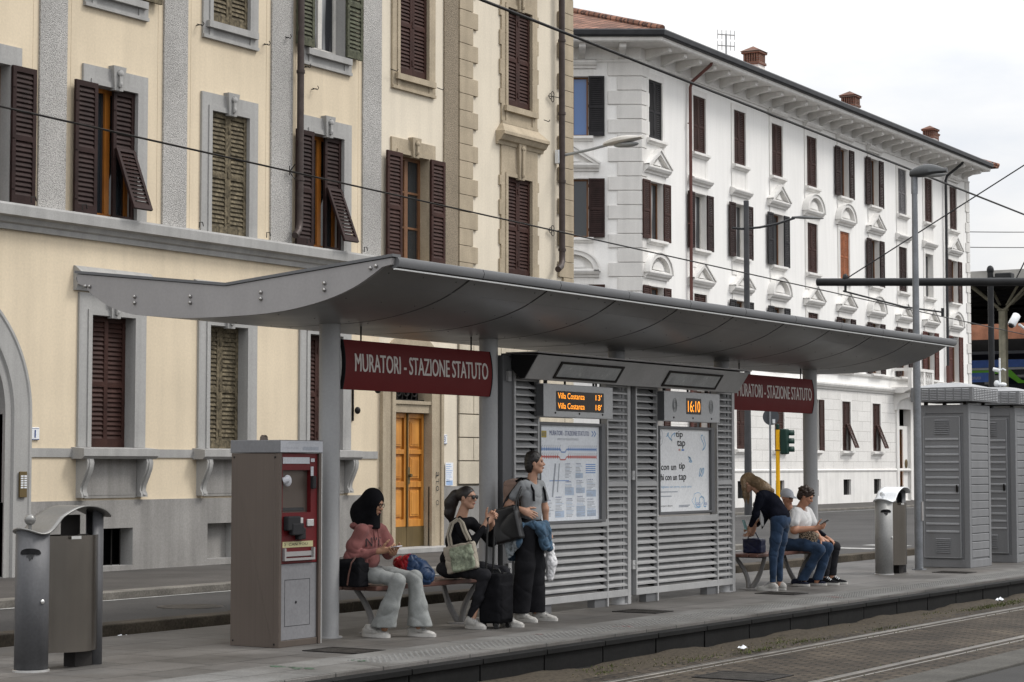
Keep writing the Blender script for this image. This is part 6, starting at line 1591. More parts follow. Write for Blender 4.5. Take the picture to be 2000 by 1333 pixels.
# ------------------------------------------------------------------ people: smooth-blended distance fields meshed with surface nets
V3 = lambda *a: np.array(a, dtype=np.float64)
class Sdf:
    def __init__(s): s.p = []; s.zmin = None; s.zmax = None; s.noise = None; s.thin = 0.
    def cap(s, a, b, ra, rb=None, k=.025, op='+', flat=None):
        s.p.append(('c', V3(*a), V3(*b), ra, ra if rb is None else rb, k, op, flat)); return s
    def chain(s, pts, rs, k=.025):
        for i in range(len(pts) - 1): s.cap(pts[i], pts[i + 1], rs[i], rs[i + 1], k)
        return s
    def ell(s, c, r, R=None, k=.025, op='+'):
        s.p.append(('e', V3(*c), V3(*r), np.eye(3) if R is None else R, k, op)); return s
    def box(s, c, half, r, R=None, k=.02, op='+'):
        s.p.append(('b', V3(*c), V3(*half), r, np.eye(3) if R is None else R, k, op)); return s
    def bbox(s, q):
        if q[0] == 'c': r = max(q[3], q[4]) * (max(q[7]) if q[7] else 1.); return np.minimum(q[1], q[2]) - r, np.maximum(q[1], q[2]) + r
        if q[0] == 'e': m = max(q[2]); return q[1] - m, q[1] + m
        m = np.linalg.norm(q[2]) + q[3]; return q[1] - m, q[1] + m
    def dist(s, q, X, Y, Z):
        if q[0] == 'c':
            a, b, ra, rb = q[1:5]; d = b - a; L = max(1e-9, d @ d)
            px, py, pz = X - a[0], Y - a[1], Z - a[2]
            if q[7]:
                t = np.clip((px * d[0] + py * d[1] + pz * d[2]) / L, 0, 1)
                fx, fy, fz = q[7]
                return np.sqrt(((px - t * d[0]) / fx) ** 2 + ((py - t * d[1]) / fy) ** 2 + ((pz - t * d[2]) / fz) ** 2) - (ra + t * (rb - ra))
            t = np.clip((px * d[0] + py * d[1] + pz * d[2]) / L, 0, 1)
            return np.sqrt((px - t * d[0]) ** 2 + (py - t * d[1]) ** 2 + (pz - t * d[2]) ** 2) - (ra + t * (rb - ra))
        c = q[1]; R = q[3] if q[0] == 'e' else q[4]
        px, py, pz = X - c[0], Y - c[1], Z - c[2]
        u = px * R[0, 0] + py * R[1, 0] + pz * R[2, 0]; v = px * R[0, 1] + py * R[1, 1] + pz * R[2, 1]; w = px * R[0, 2] + py * R[1, 2] + pz * R[2, 2]
        if q[0] == 'e':
            r = q[2]; k0 = np.sqrt((u / r[0]) ** 2 + (v / r[1]) ** 2 + (w / r[2]) ** 2); k1 = np.sqrt((u / r[0] ** 2) ** 2 + (v / r[1] ** 2) ** 2 + (w / r[2] ** 2) ** 2) + 1e-9
            return k0 * (k0 - 1) / k1
        h = q[2]; qx, qy, qz = np.abs(u) - h[0], np.abs(v) - h[1], np.abs(w) - h[2]
        return np.sqrt(np.maximum(qx, 0) ** 2 + np.maximum(qy, 0) ** 2 + np.maximum(qz, 0) ** 2) + np.minimum(np.maximum(qx, np.maximum(qy, qz)), 0) - q[3]
    def mesh(s, h=.007):
        add = [q for q in s.p if q[-1] != '-' and not (q[0] == 'c' and q[6] == '-')]
        bb = [s.bbox(q) for q in add]; lo = np.min([b[0] for b in bb], 0) - 3 * h; hi = np.max([b[1] for b in bb], 0) + 3 * h
        n = np.ceil((hi - lo) / h).astype(int) + 1
        ax = [(lo[i] + h * np.arange(n[i])).astype(np.float32) for i in range(3)]
        D = np.full(n, .5, np.float32)
        for q in s.p:
            k, op = (q[5], q[6]) if q[0] == 'c' else (q[-2], q[-1])
            b0, b1 = s.bbox(q); m = k * 1.2 + 3 * h
            i0 = np.maximum(0, ((b0 - m - lo) / h).astype(int)); i1 = np.minimum(n, ((b1 + m - lo) / h).astype(int) + 2)
            if np.any(i1 <= i0): continue
            sl = tuple(slice(i0[i], i1[i]) for i in range(3))
            X = ax[0][sl[0]][:, None, None]; Y = ax[1][sl[1]][None, :, None]; Z = ax[2][sl[2]][None, None, :]
            d = s.dist(q, X, Y, Z).astype(np.float32); a = D[sl]
            if op == '+':
                hh = np.clip(.5 + .5 * (d - a) / k, 0, 1); D[sl] = d + (a - d) * hh - k * hh * (1 - hh)
            else:
                hh = np.clip(.5 - .5 * (a + d) / k, 0, 1); D[sl] = a + (-d - a) * hh + k * hh * (1 - hh)
        X = ax[0][:, None, None]; Y = ax[1][None, :, None]; Z = ax[2][None, None, :]
        if s.thin: D += s.thin
        if s.noise is not None: D += s.noise(X, Y, Z).astype(np.float32)
        if s.zmin is not None: D = np.maximum(D, s.zmin - Z)
        if s.zmax is not None: D = np.maximum(D, Z - s.zmax)
        D[0] = D[-1] = .1; D[:, 0] = D[:, -1] = .1; D[:, :, 0] = D[:, :, -1] = .1
        return nets(D, lo, h)
def nets(D, lo, h):
    S = D < 0; nx, ny, nz = D.shape
    c = [S[a:nx - 1 + a, b:ny - 1 + b, e:nz - 1 + e] for a in (0, 1) for b in (0, 1) for e in (0, 1)]
    cnt = sum(x.astype(np.int8) for x in c); act = np.argwhere((cnt > 0) & (cnt < 8)); N = len(act)
    pos = np.zeros((N, 3)); wt_ = np.zeros(N)
    cor = [np.array((a, b, e)) for a in (0, 1) for b in (0, 1) for e in (0, 1)]
    dv = [D[act[:, 0] + q[0], act[:, 1] + q[1], act[:, 2] + q[2]] for q in cor]
    for i in range(8):
        for j in range(i + 1, 8):
            if np.abs(cor[i] - cor[j]).sum() != 1: continue
            a, b = dv[i], dv[j]; m = (a < 0) != (b < 0); t = np.zeros(N); t[m] = a[m] / (a[m] - b[m])
            pos[m] += (cor[i] + t[:, None] * (cor[j] - cor[i]))[m]; wt_[m] += 1
    V = lo + h * (act + pos / wt_[:, None])
    idx = np.full((nx - 1, ny - 1, nz - 1), -1, np.int64); idx[act[:, 0], act[:, 1], act[:, 2]] = np.arange(N)
    F = []
    for ax_ in range(3):
        s0 = [slice(None)] * 3; s1 = [slice(None)] * 3; s0[ax_] = slice(0, -1); s1[ax_] = slice(1, None)
        e = np.argwhere(S[tuple(s0)] != S[tuple(s1)]); o1, o2 = [(1, 2), (2, 0), (0, 1)][ax_]
        e = e[(e[:, o1] > 0) & (e[:, o2] > 0) & (e[:, o1] < D.shape[o1] - 1) & (e[:, o2] < D.shape[o2] - 1)]
        def at(d1, d2):
            q = e.copy(); q[:, o1] -= d1; q[:, o2] -= d2; return idx[q[:, 0], q[:, 1], q[:, 2]]
        f = np.stack([at(1, 1), at(0, 1), at(0, 0), at(1, 0)], 1)
        ins = S[e[:, 0], e[:, 1], e[:, 2]]; f[~ins] = f[~ins][:, ::-1]; F.append(f)
    return V, np.concatenate(F)
def sdf_obj(name, S, m, parent, h=.007, pick=None):
    V, F = S.mesh(h); me = bpy.data.meshes.new(name)
    me.vertices.add(len(V)); me.vertices.foreach_set("co", V.ravel().astype(np.float32))
    me.loops.add(4 * len(F)); me.loops.foreach_set("vertex_index", F.ravel().astype(np.int32))
    me.polygons.add(len(F)); me.polygons.foreach_set("loop_start", np.arange(0, 4 * len(F), 4, dtype=np.int32))
    mats = m if isinstance(m, (list, tuple)) else [m]
    for x in mats: me.materials.append(M[x])
    me.update(calc_edges=True); me.validate()
    me.polygons.foreach_set("use_smooth", np.ones(len(me.polygons), bool))
    if pick is not None:
        C = V[F].mean(1); me.polygons.foreach_set("material_index", pick(C).astype(np.int32))
    o = link(name, me, parent); return o
def fold(amp, f1=32., f2=19., seed=0):
    a = np.random.RandomState(seed).uniform(0, 6.28, 8)
    cr_ = lambda q, p: (1 - np.abs(np.sin(q))) ** p
    def fn(X, Y, Z):
        q1 = f1 * .5 * (Z + .35 * X) + 1.9 * np.sin(f2 * (Y + .6 * X) + a[0]) + 1.1 * np.sin(f2 * 1.9 * Z + a[4]) + a[1]
        q2 = f1 * .85 * (Z * .6 - .5 * Y + .5 * X) + 1.7 * np.sin(f2 * 1.4 * X + a[2]) + 1.2 * np.sin(f2 * 1.3 * Z + a[5]) + a[3]
        msk = .5 + .5 * np.sin(9 * X + 7 * Y + 11 * Z + a[6])
        return amp * (1.5 * cr_(q1, 2.5) * (1 - .6 * msk) + 1.2 * cr_(q2, 2.5) * (.35 + .65 * msk) - .3)
    return fn
def unit(v): v = V3(*v); return v / np.linalg.norm(v)
def basis(F, up=(0, 0, 1)):
    F = unit(F); L = unit(np.cross(V3(*up), F)); U = np.cross(F, L); return F, L, U
def head(S, c, F, up=(0, 0, 1), sc=1.0, nose=1.0, ears=True):
    F, L, U = basis(F, up); B = np.stack([F, L, U], 1); c = V3(*c); P = lambda a, b, e: c + sc * (a * F + b * L + e * U)
    S.ell(P(-.012, 0, .03), V3(.096, .074, .092) * sc, B); S.ell(P(.022, 0, -.03), V3(.066, .058, .086) * sc, B, .03)
    S.cap(P(.055, -.012, -.098), P(.055, .012, -.098), .020 * sc, None, .025)
    S.cap(P(.0, -.05, -.055), P(.05, -.012, -.098), .018 * sc, None, .03); S.cap(P(.0, .05, -.055), P(.05, .012, -.098), .018 * sc, None, .03)
    S.cap(P(.082, 0, .012), P(.108 * nose, 0, -.026), .007 * sc, .0105 * sc, .012); S.ell(P(.094, 0, -.032), V3(.014, .017, .010) * sc, B, .01)
    S.cap(P(.079, -.034, .026), P(.079, .034, .026), .011 * sc, None, .016)
    for s_ in (-1, 1):
        S.ell(P(.062, s_ * .036, -.022), V3(.022, .02, .02) * sc, B, .02); S.ell(P(.092, s_ * .031, .006), V3(.016, .015, .011) * sc, B, .012, '-')
        if ears: S.ell(P(-.004, s_ * .076, -.012), V3(.02, .009, .030) * sc, B, .008)
    S.ell(P(.088, 0, -.058), V3(.010, .021, .0065) * sc, B, .006); S.ell(P(.085, 0, -.071), V3(.010, .018, .0065) * sc, B, .006)
    return P, B
def face_bits(par, P, sc=1.0, brows='ink', closed=False, lips='lips'):
    g = G()
    for s_ in (-1, 1):
        p = P(.0805, s_ * .031, .006); g.ell(p, (.0095 * sc,) * 3, 10, 0, 7)
    g.build('eye', M['ink'] if closed else M['eye'], par, world=False)
    g = G()
    for s_ in (-1, 1): g.tube([P(.090, s_ * .014, .024), P(.088, s_ * .03, .029), P(.078, s_ * .046, .023)], [.0035 * sc, .004 * sc, .002 * sc], 6)
    g.build('eyebrow', M[brows], par, world=False)
    g = G(); g.ell(P(.0955, 0, -.0645), (.006 * sc, .017 * sc, .009 * sc), 10, 0, 6, Matrix(np.stack([unit(P(1, 0, 0) - P(0, 0, 0)), unit(P(0, 1, 0) - P(0, 0, 0)), unit(P(0, 0, 1) - P(0, 0, 0))], 1).tolist())); g.build('lips', M[lips], par, world=False)
def hand(S, w, d, n, t, curl=(.5, .6, .5), sc=1.0, spread=.06, thumb=.5, k=.006):
    """w wrist, d finger direction, n palm normal (fingers curl towards it), t towards the thumb side"""
    w = V3(*w); d = unit(d); t = unit(V3(*t) - (V3(*t) @ d) * d); n = np.cross(d, t) * (1 if np.cross(d, t) @ V3(*n) > 0 else -1)
    B = np.stack([d, t, n], 1)
    S.ell(w + d * .045 * sc, V3(.055, .040, .017) * sc, B, .02); S.cap(w - d * .01, w + d * .03 * sc, .024 * sc, .024 * sc, .02, flat=None)
    for i, (off, L) in enumerate(((.029, .070), (.0095, .078), (-.010, .072), (-.0285, .056))):
        p = w + sc * (d * (.088 - .006 * abs(i - 1)) + t * off); dd = unit(d + t * spread * (1 - i * .75)); ang = 0.; r = .0088 * sc
        for j, f in enumerate((.45, .31, .24)):
            ang += curl[j]; v = dd * math.cos(ang) + n * math.sin(ang); q = p + v * L * f * sc; S.cap(p, q, r, r * .9, k); p = q; r *= .9
    p = w + sc * (d * .028 + t * .030 + n * .006); v = unit(d * .65 + t * .75 + n * .35)
    for j, (L, r) in enumerate(((.038, .0125), (.032, .0105), (.024, .009))):
        q = p + v * L * sc; S.cap(p, q, r * sc, r * .9 * sc, .008); p = q; v = unit(v * (1 - thumb * .4) + (d * .6 + n * .35) * thumb)
def shoe(par, heel, d, L=.29, w=.098, h=.10, up='shoe_white', sole='sole', hi=False, name='shoe', rake=0.):
    """heel: ground point under the heel end; d: toe direction (2-D)"""
    d = unit((d[0], d[1], 0)); s_ = V3(-d[1], d[0], 0); H = V3(*heel); U = V3(0, 0, 1); B = np.stack([d, s_, U], 1)
    S = Sdf(); P = lambda a, b, e: H + d * a * L + s_ * b + U * e
    S.ell(P(.16, 0, .048), V3(.050, .032, .045), B, .02); S.cap(P(.16, 0, .05), P(.24, 0, h), .033, .032, .02)
    S.cap(P(.30, 0, .066), P(.68, 0, .034), .036, .026, .02); S.ell(P(.74, .0, .030), V3(.23 * L, w * .42, .026), B, .02); S.noise = fold(.0022, 60, 40, 6)
    S.zmin = .012 + heel[2]; S.zmax = heel[2] + h + .012
    o = sdf_obj(name, S, up, par, .006)
    g = G(); out = []; n = 28
    for i in range(n):
        a = 2 * PI * i / n; x = math.cos(a); y = math.sin(a); ww = w * .5 * (1 + .10 * x) * (1 if x > -.2 else .94)
        p = P(.5 + .5 * x, 0, 0) + s_ * ww * math.copysign(abs(y) ** .75, y) ; out.append((p[0], p[1]))
    z0 = heel[2]; g.prism(out, 'z', z0 + .002, z0 + .030); g.build('sole', M[sole], o, world=False, smooth=40)
    g = G()
    for k in range(4):
        a = .36 + k * .075; zz = .118 - k * .0125
        g.tube([P(a, -.028, zz - .02), P(a + .01, 0, zz), P(a, .028, zz - .02)], .004, 5)
    g.build('lace', M['lace' if up != 'shoe_black' else 'enamel'], o, world=False)
    return o
FACING = R_(-90)
M['skin'] = mat('skin', (.42, .24, .165), .5, var=.06, sc=12, fine=.03, spec=.35)
M['skin_warm'] = mat('skin_warm', (.40, .20, .125), .5, var=.08, sc=12, fine=.03, spec=.35)
M['skin_olive'] = mat('skin_olive', (.34, .185, .115), .5, var=.06, sc=12, fine=.03, spec=.35)
M['lips'] = mat('lips', (.27, .095, .08), .45); M['eye'] = mat('eye', (.02, .014, .012), .15)
M['hijab_black'] = mat_fabric('hijab_black', (.0075, .0075, .009), var=.3, sc=7); M['hoodie_pink'] = mat_fabric('hoodie_pink', (.215, .087, .082), var=.14, sc=8)
M['grey_denim'] = mat_fabric('grey_denim', (.235, .245, .24), var=.2, sc=11, weave=200); M['shoe_white'] = mat_fabric('shoe_white', (.40, .39, .37), var=.25, sc=18, bump=.15)
M['sole'] = mat('sole', (.42, .41, .39), .7, var=.15); M['lace'] = mat('lace', (.30, .30, .30), .8); M['shoe_black'] = mat_fabric('shoe_black', (.014, .014, .016)); M['shoe_navy'] = mat_fabric('shoe_navy', (.015, .017, .03))
M['black_cloth'] = mat_fabric('black_cloth', (.0085, .0085, .010), var=.3); M['black_trouser'] = mat_fabric('black_trouser', (.013, .013, .015), var=.3, sc=6); M['charcoal'] = mat_fabric('charcoal', (.020, .020, .023), var=.25)
M['hair_dark'] = mat_brushed('hair_dark', (.014, .010, .009), .45, 0, .5, (60, 60, 6)); M['hair_brown'] = mat_brushed('hair_brown', (.040, .024, .017), .5, 0, .6, (55, 55, 14))
M['hair_blonde'] = mat_brushed('hair_blonde', (.30, .20, .11), .45, 0, .75, (90, 30, 22))
M['tee_grey'] = mat_fabric('tee_grey', (.225, .235, .245), var=.1); M['tee_white'] = mat_fabric('tee_white', (.60, .60, .60), var=.05)
M['denim'] = mat_fabric('denim', (.055, .098, .15), var=.4, sc=13, weave=230); M['jeans'] = mat_fabric('jeans', (.026, .046, .085), var=.38, sc=8, weave=230); M['denim_pale'] = mat_fabric('denim_pale', (.27, .30, .32), var=.2, sc=13)
M['navy_denim'] = mat_fabric('navy_denim', (.008, .009, .015), var=.35, sc=10); M['leather'] = mat('leather', (.010, .010, .011), .32, var=.3, sc=10, bump=.3, bsc=120, spec=.5); M['navy_leather'] = mat('navy_leather', (.010, .013, .038), .35, var=.3, sc=8, bump=.2)
M['canvas'] = mat_fabric('canvas', (.30, .27, .22), var=.1); M['leopard'] = mat_spots('leopard', (.03, .022, .018), (.32, .25, .18), 62, .7, .5); M['pack_pink'] = mat_fabric('pack_pink', (.27, .19, .155), var=.12)
M['plastic_white'] = mat('plastic_white', (.66, .66, .67), .4, var=.06, sc=9, bump=.5, bsc=14, dist=.02); M['phone_white'] = mat('phone_white', (.6, .58, .64), .25); M['phone_dark'] = mat('phone_dark', (.03, .03, .03), .2); M['teal'] = mat('teal', (.20, .36, .36), .4)
M['cap_white'] = mat_fabric('cap_white', (.50, .52, .56), var=.06); M['floral'] = mat('floral', (.23, .26, .19), .8, var=.5, sc=14, fine=.25, fsc=40); M['bag_red'] = mat('bag_red', (.22, .010, .014), .35, var=.3, sc=10, bump=.4, bsc=18, dist=.02); M['bag_blue'] = mat('bag_blue', (.014, .032, .075), .45, var=.25, sc=10, bump=.3, bsc=18)

def person(lb, X0, Yb, rz=FACING):
    return thing('person', lb, 'person', (X0, Yb, 0), rz)
def limbs(S, pts, r, k=.03): S.chain(pts, r, k)

# ---- 1: seated woman in hijab and pink hoodie
p1 = person('seated woman in a black headscarf and dusty pink hoodie looking down at her phone', 15.05, 11.2)
hc, hf = (.232, 0, 1.175), (.93, .16, -.28)
B = Sdf(); P, _ = head(B, hc, hf, ears=False); B.cap((.20, 0, .97), (.215, 0, 1.11), .055, .05)
B.ell((.15, 0, .80), (.09, .12, .18)); B.cap((.10, 0, .60), (.14, 0, .85), .07)
shN, elN, wrN = (.205, -.150, .945), (.125, -.205, .705), (.375, -.09, .765); shF, elF, wrF = (.215, .150, .945), (.265, .185, .735), (.42, .06, .745)
B.chain([shN, elN, wrN], [.038, .032, .024]); B.chain([shF, elF, wrF], [.038, .032, .024])
B.chain([(.12, -.10, .53), (.60, -.11, .50), (.45, -.12, .08)], [.045, .034, .030]); B.chain([(.12, .10, .53), (.60, .12, .52), (.65, .13, .08)], [.045, .034, .030])
hand(B, wrN, (.75, .55, .12), (-.2, .3, 1), (.4, -.5, .6), (.35, .5, .4)); hand(B, wrF, (.55, -.75, .1), (0, .2, 1), (.5, .5, .4), (.45, .5, .4))
sdf_obj('body', B, 'skin_olive', p1, .0052); face_bits(p1, P)
S = Sdf(); S.ell((.225, 0, 1.205), (.122, .103, .128)); S.ell((.17, 0, 1.14), (.125, .102, .11), None, .05); S.cap((.22, 0, 1.05), (.235, 0, .985), .085, .07, .05); S.cap((.09, 0, 1.08), (.13, 0, 1.0), .085, .09, .05)
F_, L_, U_ = basis(hf); Bm = np.stack([F_, L_, U_], 1)
S.cap((.10, 0, 1.12), (.14, 0, 1.01), .10, .09, .05); S.ell(V3(*hc) + F_ * .108 - U_ * .018, (.060, .053, .080), Bm, .010, '-'); S.noise = fold(.002, 22, 12, 1); S.zmin = .955
S.thin = 0.004; sdf_obj('headscarf', S, 'hijab_black', p1, .006)
S = Sdf(); S.ell((.13, 0, .68), (.155, .185, .13), None, .04); S.ell((.165, 0, .83), (.135, .175, .18), None, .04); S.cap((.205, -.11, .955), (.205, .11, .955), .07, None, .04); S.ell((.09, 0, .985), (.10, .14, .065), None, .03); S.ell((.24, 0, .985), (.06, .10, .035), None, .03)
S.chain([shN, (.155, -.19, .81), elN], [.074, .078, .068], .04); S.chain([elN, (.25, -.15, .737), (.345, -.105, .76)], [.070, .060, .047], .03); S.chain([shF, (.25, .18, .84), elF, (.38, .10, .745)], [.074, .080, .070, .048], .04)
S.noise = fold(.007, 20, 11, 2); S.zmin = .585
S.thin = .020; hd = sdf_obj('hoodie', S, 'hoodie_pink', p1, .0065)
vs, fs = text_geo('NYC', .19, .085, 1.1, 6); g = G()
def proj_on(S_, p, d, step=.004, n=80):
    p = V3(*p); d = unit(d)
    for _ in range(n):
        v = min(float(S_.dist(q, p[0], p[1], p[2])) for q in S_.p if (q[6] if q[0] == 'c' else q[-1]) == '+')
        if v < -.012: break
        p = p + d * max(.002, v * .6)
    return p
g.add([tuple(proj_on(S, (.55, -.125 + a, .80 + b), (-1, 0, 0))) for a, b in vs], fs); g.build('print', M['ink'], hd, world=False, smooth=0, merge=False)
g = G()
for s_ in (-.03, .03): g.tube([tuple(proj_on(S, (.5, s_, 1.0 - .05 * i), (-1, 0, 0))) for i in range(5)], .006, 6)
g.build('drawstring', M['hoodie_pink'], hd, world=False)
S = Sdf(); S.ell((.13, 0, .545), (.16, .20, .095), None, .05)
for s_, kn, fo in ((-1, (.60, -.12, .505), (.445, -.13)), (1, (.61, .12, .525), (.655, .13))):
    S.chain([(.12, s_ * .10, .545), (.36, s_ * .115, .545), kn], [.092, .078, .065], .035)
    mid = (kn[0] * .45 + fo[0] * .55, fo[1], .28)
    for df, ds in ((-.06, 0), (.065, 0), (0, -.035), (0, .035)): S.chain([kn, (mid[0] + df * .6, mid[1] + ds * .5, mid[2]), (fo[0] + df, fo[1] + ds, .10)], [.060, .060, .072], .035)
S.noise = fold(.0045, 13, 9, 5); S.zmin = .092
S.thin = 0.01; sdf_obj('trousers', S, 'grey_denim', p1, .007)
shoe(p1, (.215, -.13, 0), (1, -.05), .31, .105); shoe(p1, (.53, .13, 0), (1, .05), .29, .105)
g = G()
for s_ in (-1, 1):
    c = P(.098, s_ * .031, .004); q = [tuple(c + V3(*(P(0, .024 * math.cos(a), .021 * math.sin(a)) - P(0, 0, 0)))) for a in [2 * PI * i / 18 for i in range(19)]]; g.tube(q, .0026, 5)
g.tube([P(.103, -.008, .01), P(.105, 0, .013), P(.103, .008, .01)], .002, 5)
for s_ in (-1, 1): g.tube([P(.094, s_ * .056, .01), P(.03, s_ * .074, .008)], .002, 5)
g.build('glasses', M['ink'], p1, world=False)
def at_person(p, v): return p.matrix_basis @ Vector(v)
def item(name, lb, cat, p, loc):
    w = Matrix.Translation(p.location) @ Matrix.Rotation(p.rotation_euler.z, 4, 'Z') @ Vector(loc); t = thing(name, lb, cat, tuple(w), p.rotation_euler.z); t['o'] = 0; del t['o']; return t
def phone(p, c, d, n, lb, m, L=.15, W=.072):
    t = item('phone', lb, 'phone', p, c); d = Vector(unit(d)); n = Vector(unit(n)); n = (n - d * n.dot(d)).normalized(); s_ = n.cross(d)
    def slab(L, W, a, b):
        g = G(); g.add([tuple(d * (i * L / 2) + s_ * (j * W / 2) + n * k) for k in (a, b) for i, j in ((-1, -1), (1, -1), (1, 1), (-1, 1))], [(0, 3, 2, 1), (4, 5, 6, 7), (0, 1, 5, 4), (1, 2, 6, 5), (2, 3, 7, 6), (3, 0, 4, 7)]); return g
    slab(L, W, -.004, .004).build('case', M[m], t, world=False, smooth=0, bevel=.003); slab(L * .92, W * .9, .0042, .005).build('screen', M['phone_dark'] if m != 'phone_dark' else M['p_grey'], t, world=False, smooth=0)
phone(p1, (.475, -.02, .80), (.9, -.1, .12), (-.25, 0, 1), 'pale phone held in both hands by the woman in the headscarf', 'phone_white')
# her bags
t = item('tote_bag', 'black shopper with brown straps on the bench beside the woman in the headscarf', 'bag', p1, (.12, -.24, .445))
S = Sdf(); S.box((0, 0, .11), (.175, .06, .09), .02, None, .03); S.cap((-.13, 0, .2), (.15, 0, .235), .035, .03, .05, flat=(1, 1.4, 1)); S.noise = fold(.006, 24, 16, 8); S.zmin = .004
sdf_obj('bag', S, 'black_cloth', t, .007)
g = G()
for x in (-.10, .09):
    for y in (-.088,): g.tube([(x - .02, y, .02), (x, y - .004, .12), (x + .02, y + .01, .22), (x + .035, y + .05, .27)], .008, 6)
g.build('strap', M['bench_wood'], t, world=False)
t = item('duffel_bag', 'crumpled red and blue bag on the bench beyond the woman in the headscarf', 'bag', p1, (.45, .36, .445))
S = Sdf(); S.ell((-.02, 0, .14), (.15, .12, .12)); S.ell((-.13, -.02, .2), (.09, .09, .06), None, .05); S.ell((-.03, -.05, .23), (.07, .06, .05), None, .03); S.ell((.06, 0, .09), (.13, .12, .11), None, .04); S.noise = fold(.011, 34, 24, 3); S.zmin = .002
sdf_obj('bag', S, ['bag_blue', 'bag_red'], t, .007, pick=lambda C: ((C[:, 0] < -.01) & (C[:, 2] > .1 + .3 * C[:, 0])).astype(int))

# ---- 2: seated woman in black with sunglasses
p2 = person('seated woman in black with sunglasses and a ponytail holding the handle of her suitcase', 16.35, 11.2)
hc, hf = (.392, 0, 1.215), (1, .05, -.02)
ES = V3(.0, 0, 0)
B = Sdf(); P, _ = head(B, hc, hf); B.cap((.325, 0, 1.02), (.375, 0, 1.14), .055, .05)
B.ell((.27, 0, .82), (.08, .12, .18)); B.cap((.22, 0, .58), (.27, 0, .85), .065)
shN, elN, wrN = (.36, -.145, .985), (.565, -.175, .80), (.65, -.045, 1.0); shF, elF, wrF = (.35, .145, .985), (.56, .165, .80), (.645, .045, .98)
B.chain([shN, elN, wrN], [.036, .028, .023]); B.chain([shF, elF, wrF], [.036, .028, .023])
B.chain([(.24, -.11, .53), (.70, -.17, .50), (.56, -.17, .06)], [.045, .032, .028]); B.chain([(.24, .11, .53), (.70, .16, .50), (.72, .17, .06)], [.045, .032, .028])
hand(B, wrN, (.25, .55, .75), (.6, .6, -.6), (-.3, -.3, .6), (.9, 1.0, .8)); hand(B, wrF, (.3, -.5, .8), (.7, -.4, -.6), (-.3, .3, .6), (.9, 1.0, .8))
sdf_obj('body', B, 'skin', p2, .0052); face_bits(p2, P)
S = Sdf(); S.ell((.378, 0, 1.245), (.105, .086, .096)); S.cap((.30, 0, 1.25), (.235, 0, 1.22), .05, .055, .04); S.chain([(.245, .0, 1.25), (.205, 0, 1.17), (.19, .0, 1.07), (.20, .02, .98)], [.05, .062, .05, .02], .03)
F_, L_, U_ = basis(hf); Bm = np.stack([F_, L_, U_], 1); S.ell(V3(*hc) + F_ * .10 - U_ * .04, (.092, .09, .10), Bm, .015, '-'); S.ell(V3(*hc) + F_ * .0 - U_ * .085, (.08, .10, .07), Bm, .015, '-'); S.noise = fold(.002, 70, 60, 3)
S.thin = 0.003; sdf_obj('hair', S, 'hair_dark', p2, .0055)
g = G()
for s_ in (-1, 1):
    c = P(.101, s_ * .032, .003); g.ell(c, (.010, .0295, .024), 14, 0, 7); g.box(*(lambda a, b: (min(a[0], b[0]), max(a[0], b[0]), a[1] - .003, a[1] + .003, a[2] - .004, a[2] + .006))(P(.0, s_ * .076, .012), P(.098, s_ * .066, .012)))
g.build('sunglasses', M['phone_dark'], p2, world=False)
S = Sdf(); S.ell((.25, 0, .64), (.15, .175, .13), None, .04); S.ell((.285, 0, .82), (.125, .165, .19), None, .04); S.cap((.345, -.10, .985), (.345, .10, .985), .066, None, .04); S.cap((.32, 0, 1.0), (.335, 0, 1.06), .075, .066, .03)
S.chain([shN, (.475, -.175, .875), elN], [.07, .066, .06], .035); S.chain([elN, (.635, -.085, .95)], [.06, .044], .025); S.chain([shF, elF, (.63, .08, .935)], [.07, .062, .044], .035)
S.noise = fold(.006, 20, 11, 11); S.zmin = .53
S.thin = 0.018; sdf_obj('sweatshirt', S, 'black_cloth', p2, .0065)
S = Sdf(); S.ell((.24, 0, .545), (.18, .19, .105), None, .05)
for s_, kn, an in ((-1, (.70, -.17, .505), (.555, -.17, .12)), (1, (.70, .165, .515), (.72, .17, .12))): S.chain([(.24, s_ * .10, .545), (.48, s_ * .14, .54), kn, (kn[0] * .5 + an[0] * .5 + .005, kn[1], .3), an], [.092, .082, .068, .060, .052], .03)
S.noise = fold(.005, 26, 15, 12); S.zmin = .10; S.thin = 0.012; sdf_obj('trousers', S, 'charcoal', p2, .007)
shoe(p2, (.485, -.17, 0), (1, -.12), .25, .095, .11); shoe(p2, (.66, .17, 0), (1, .1), .25, .095, .11)
# canvas tote hanging from her shoulder
t = item('canvas_bag', 'cream canvas tote with green leaf print on the shoulder of the woman in sunglasses', 'bag', p2, (.42, -.245, .55))
R = np.array(Matrix.Rotation(R_(-12), 3, 'Y') @ Matrix.Rotation(R_(6), 3, 'Z'))
S = Sdf(); S.box((.055, .02, .115), (.145, .016, .11), .020, R, .03); S.noise = fold(.007, 22, 20, 4); b = sdf_obj('bag', S, 'canvas', t, .006)
S2 = Sdf(); S2.box((.085, .008, .11), (.108, .015, .10), .018, R, .03); S2.noise = fold(.006, 24, 20, 6); sdf_obj('leaf_print', S2, 'floral', b, .007)
g = G()
for o in (0, .03): g.tube([(-.06 + o, -.01, .22), (-.09 + o, .0, .33), (-.075 + o, .03, .43), (-.02 + o, .06, .475), (.03 + o, .045, .44), (.09 + o, .0, .37), (.15 + o, -.01, .28)], .012, 6)
g.build('strap', M['canvas'], b, world=False)
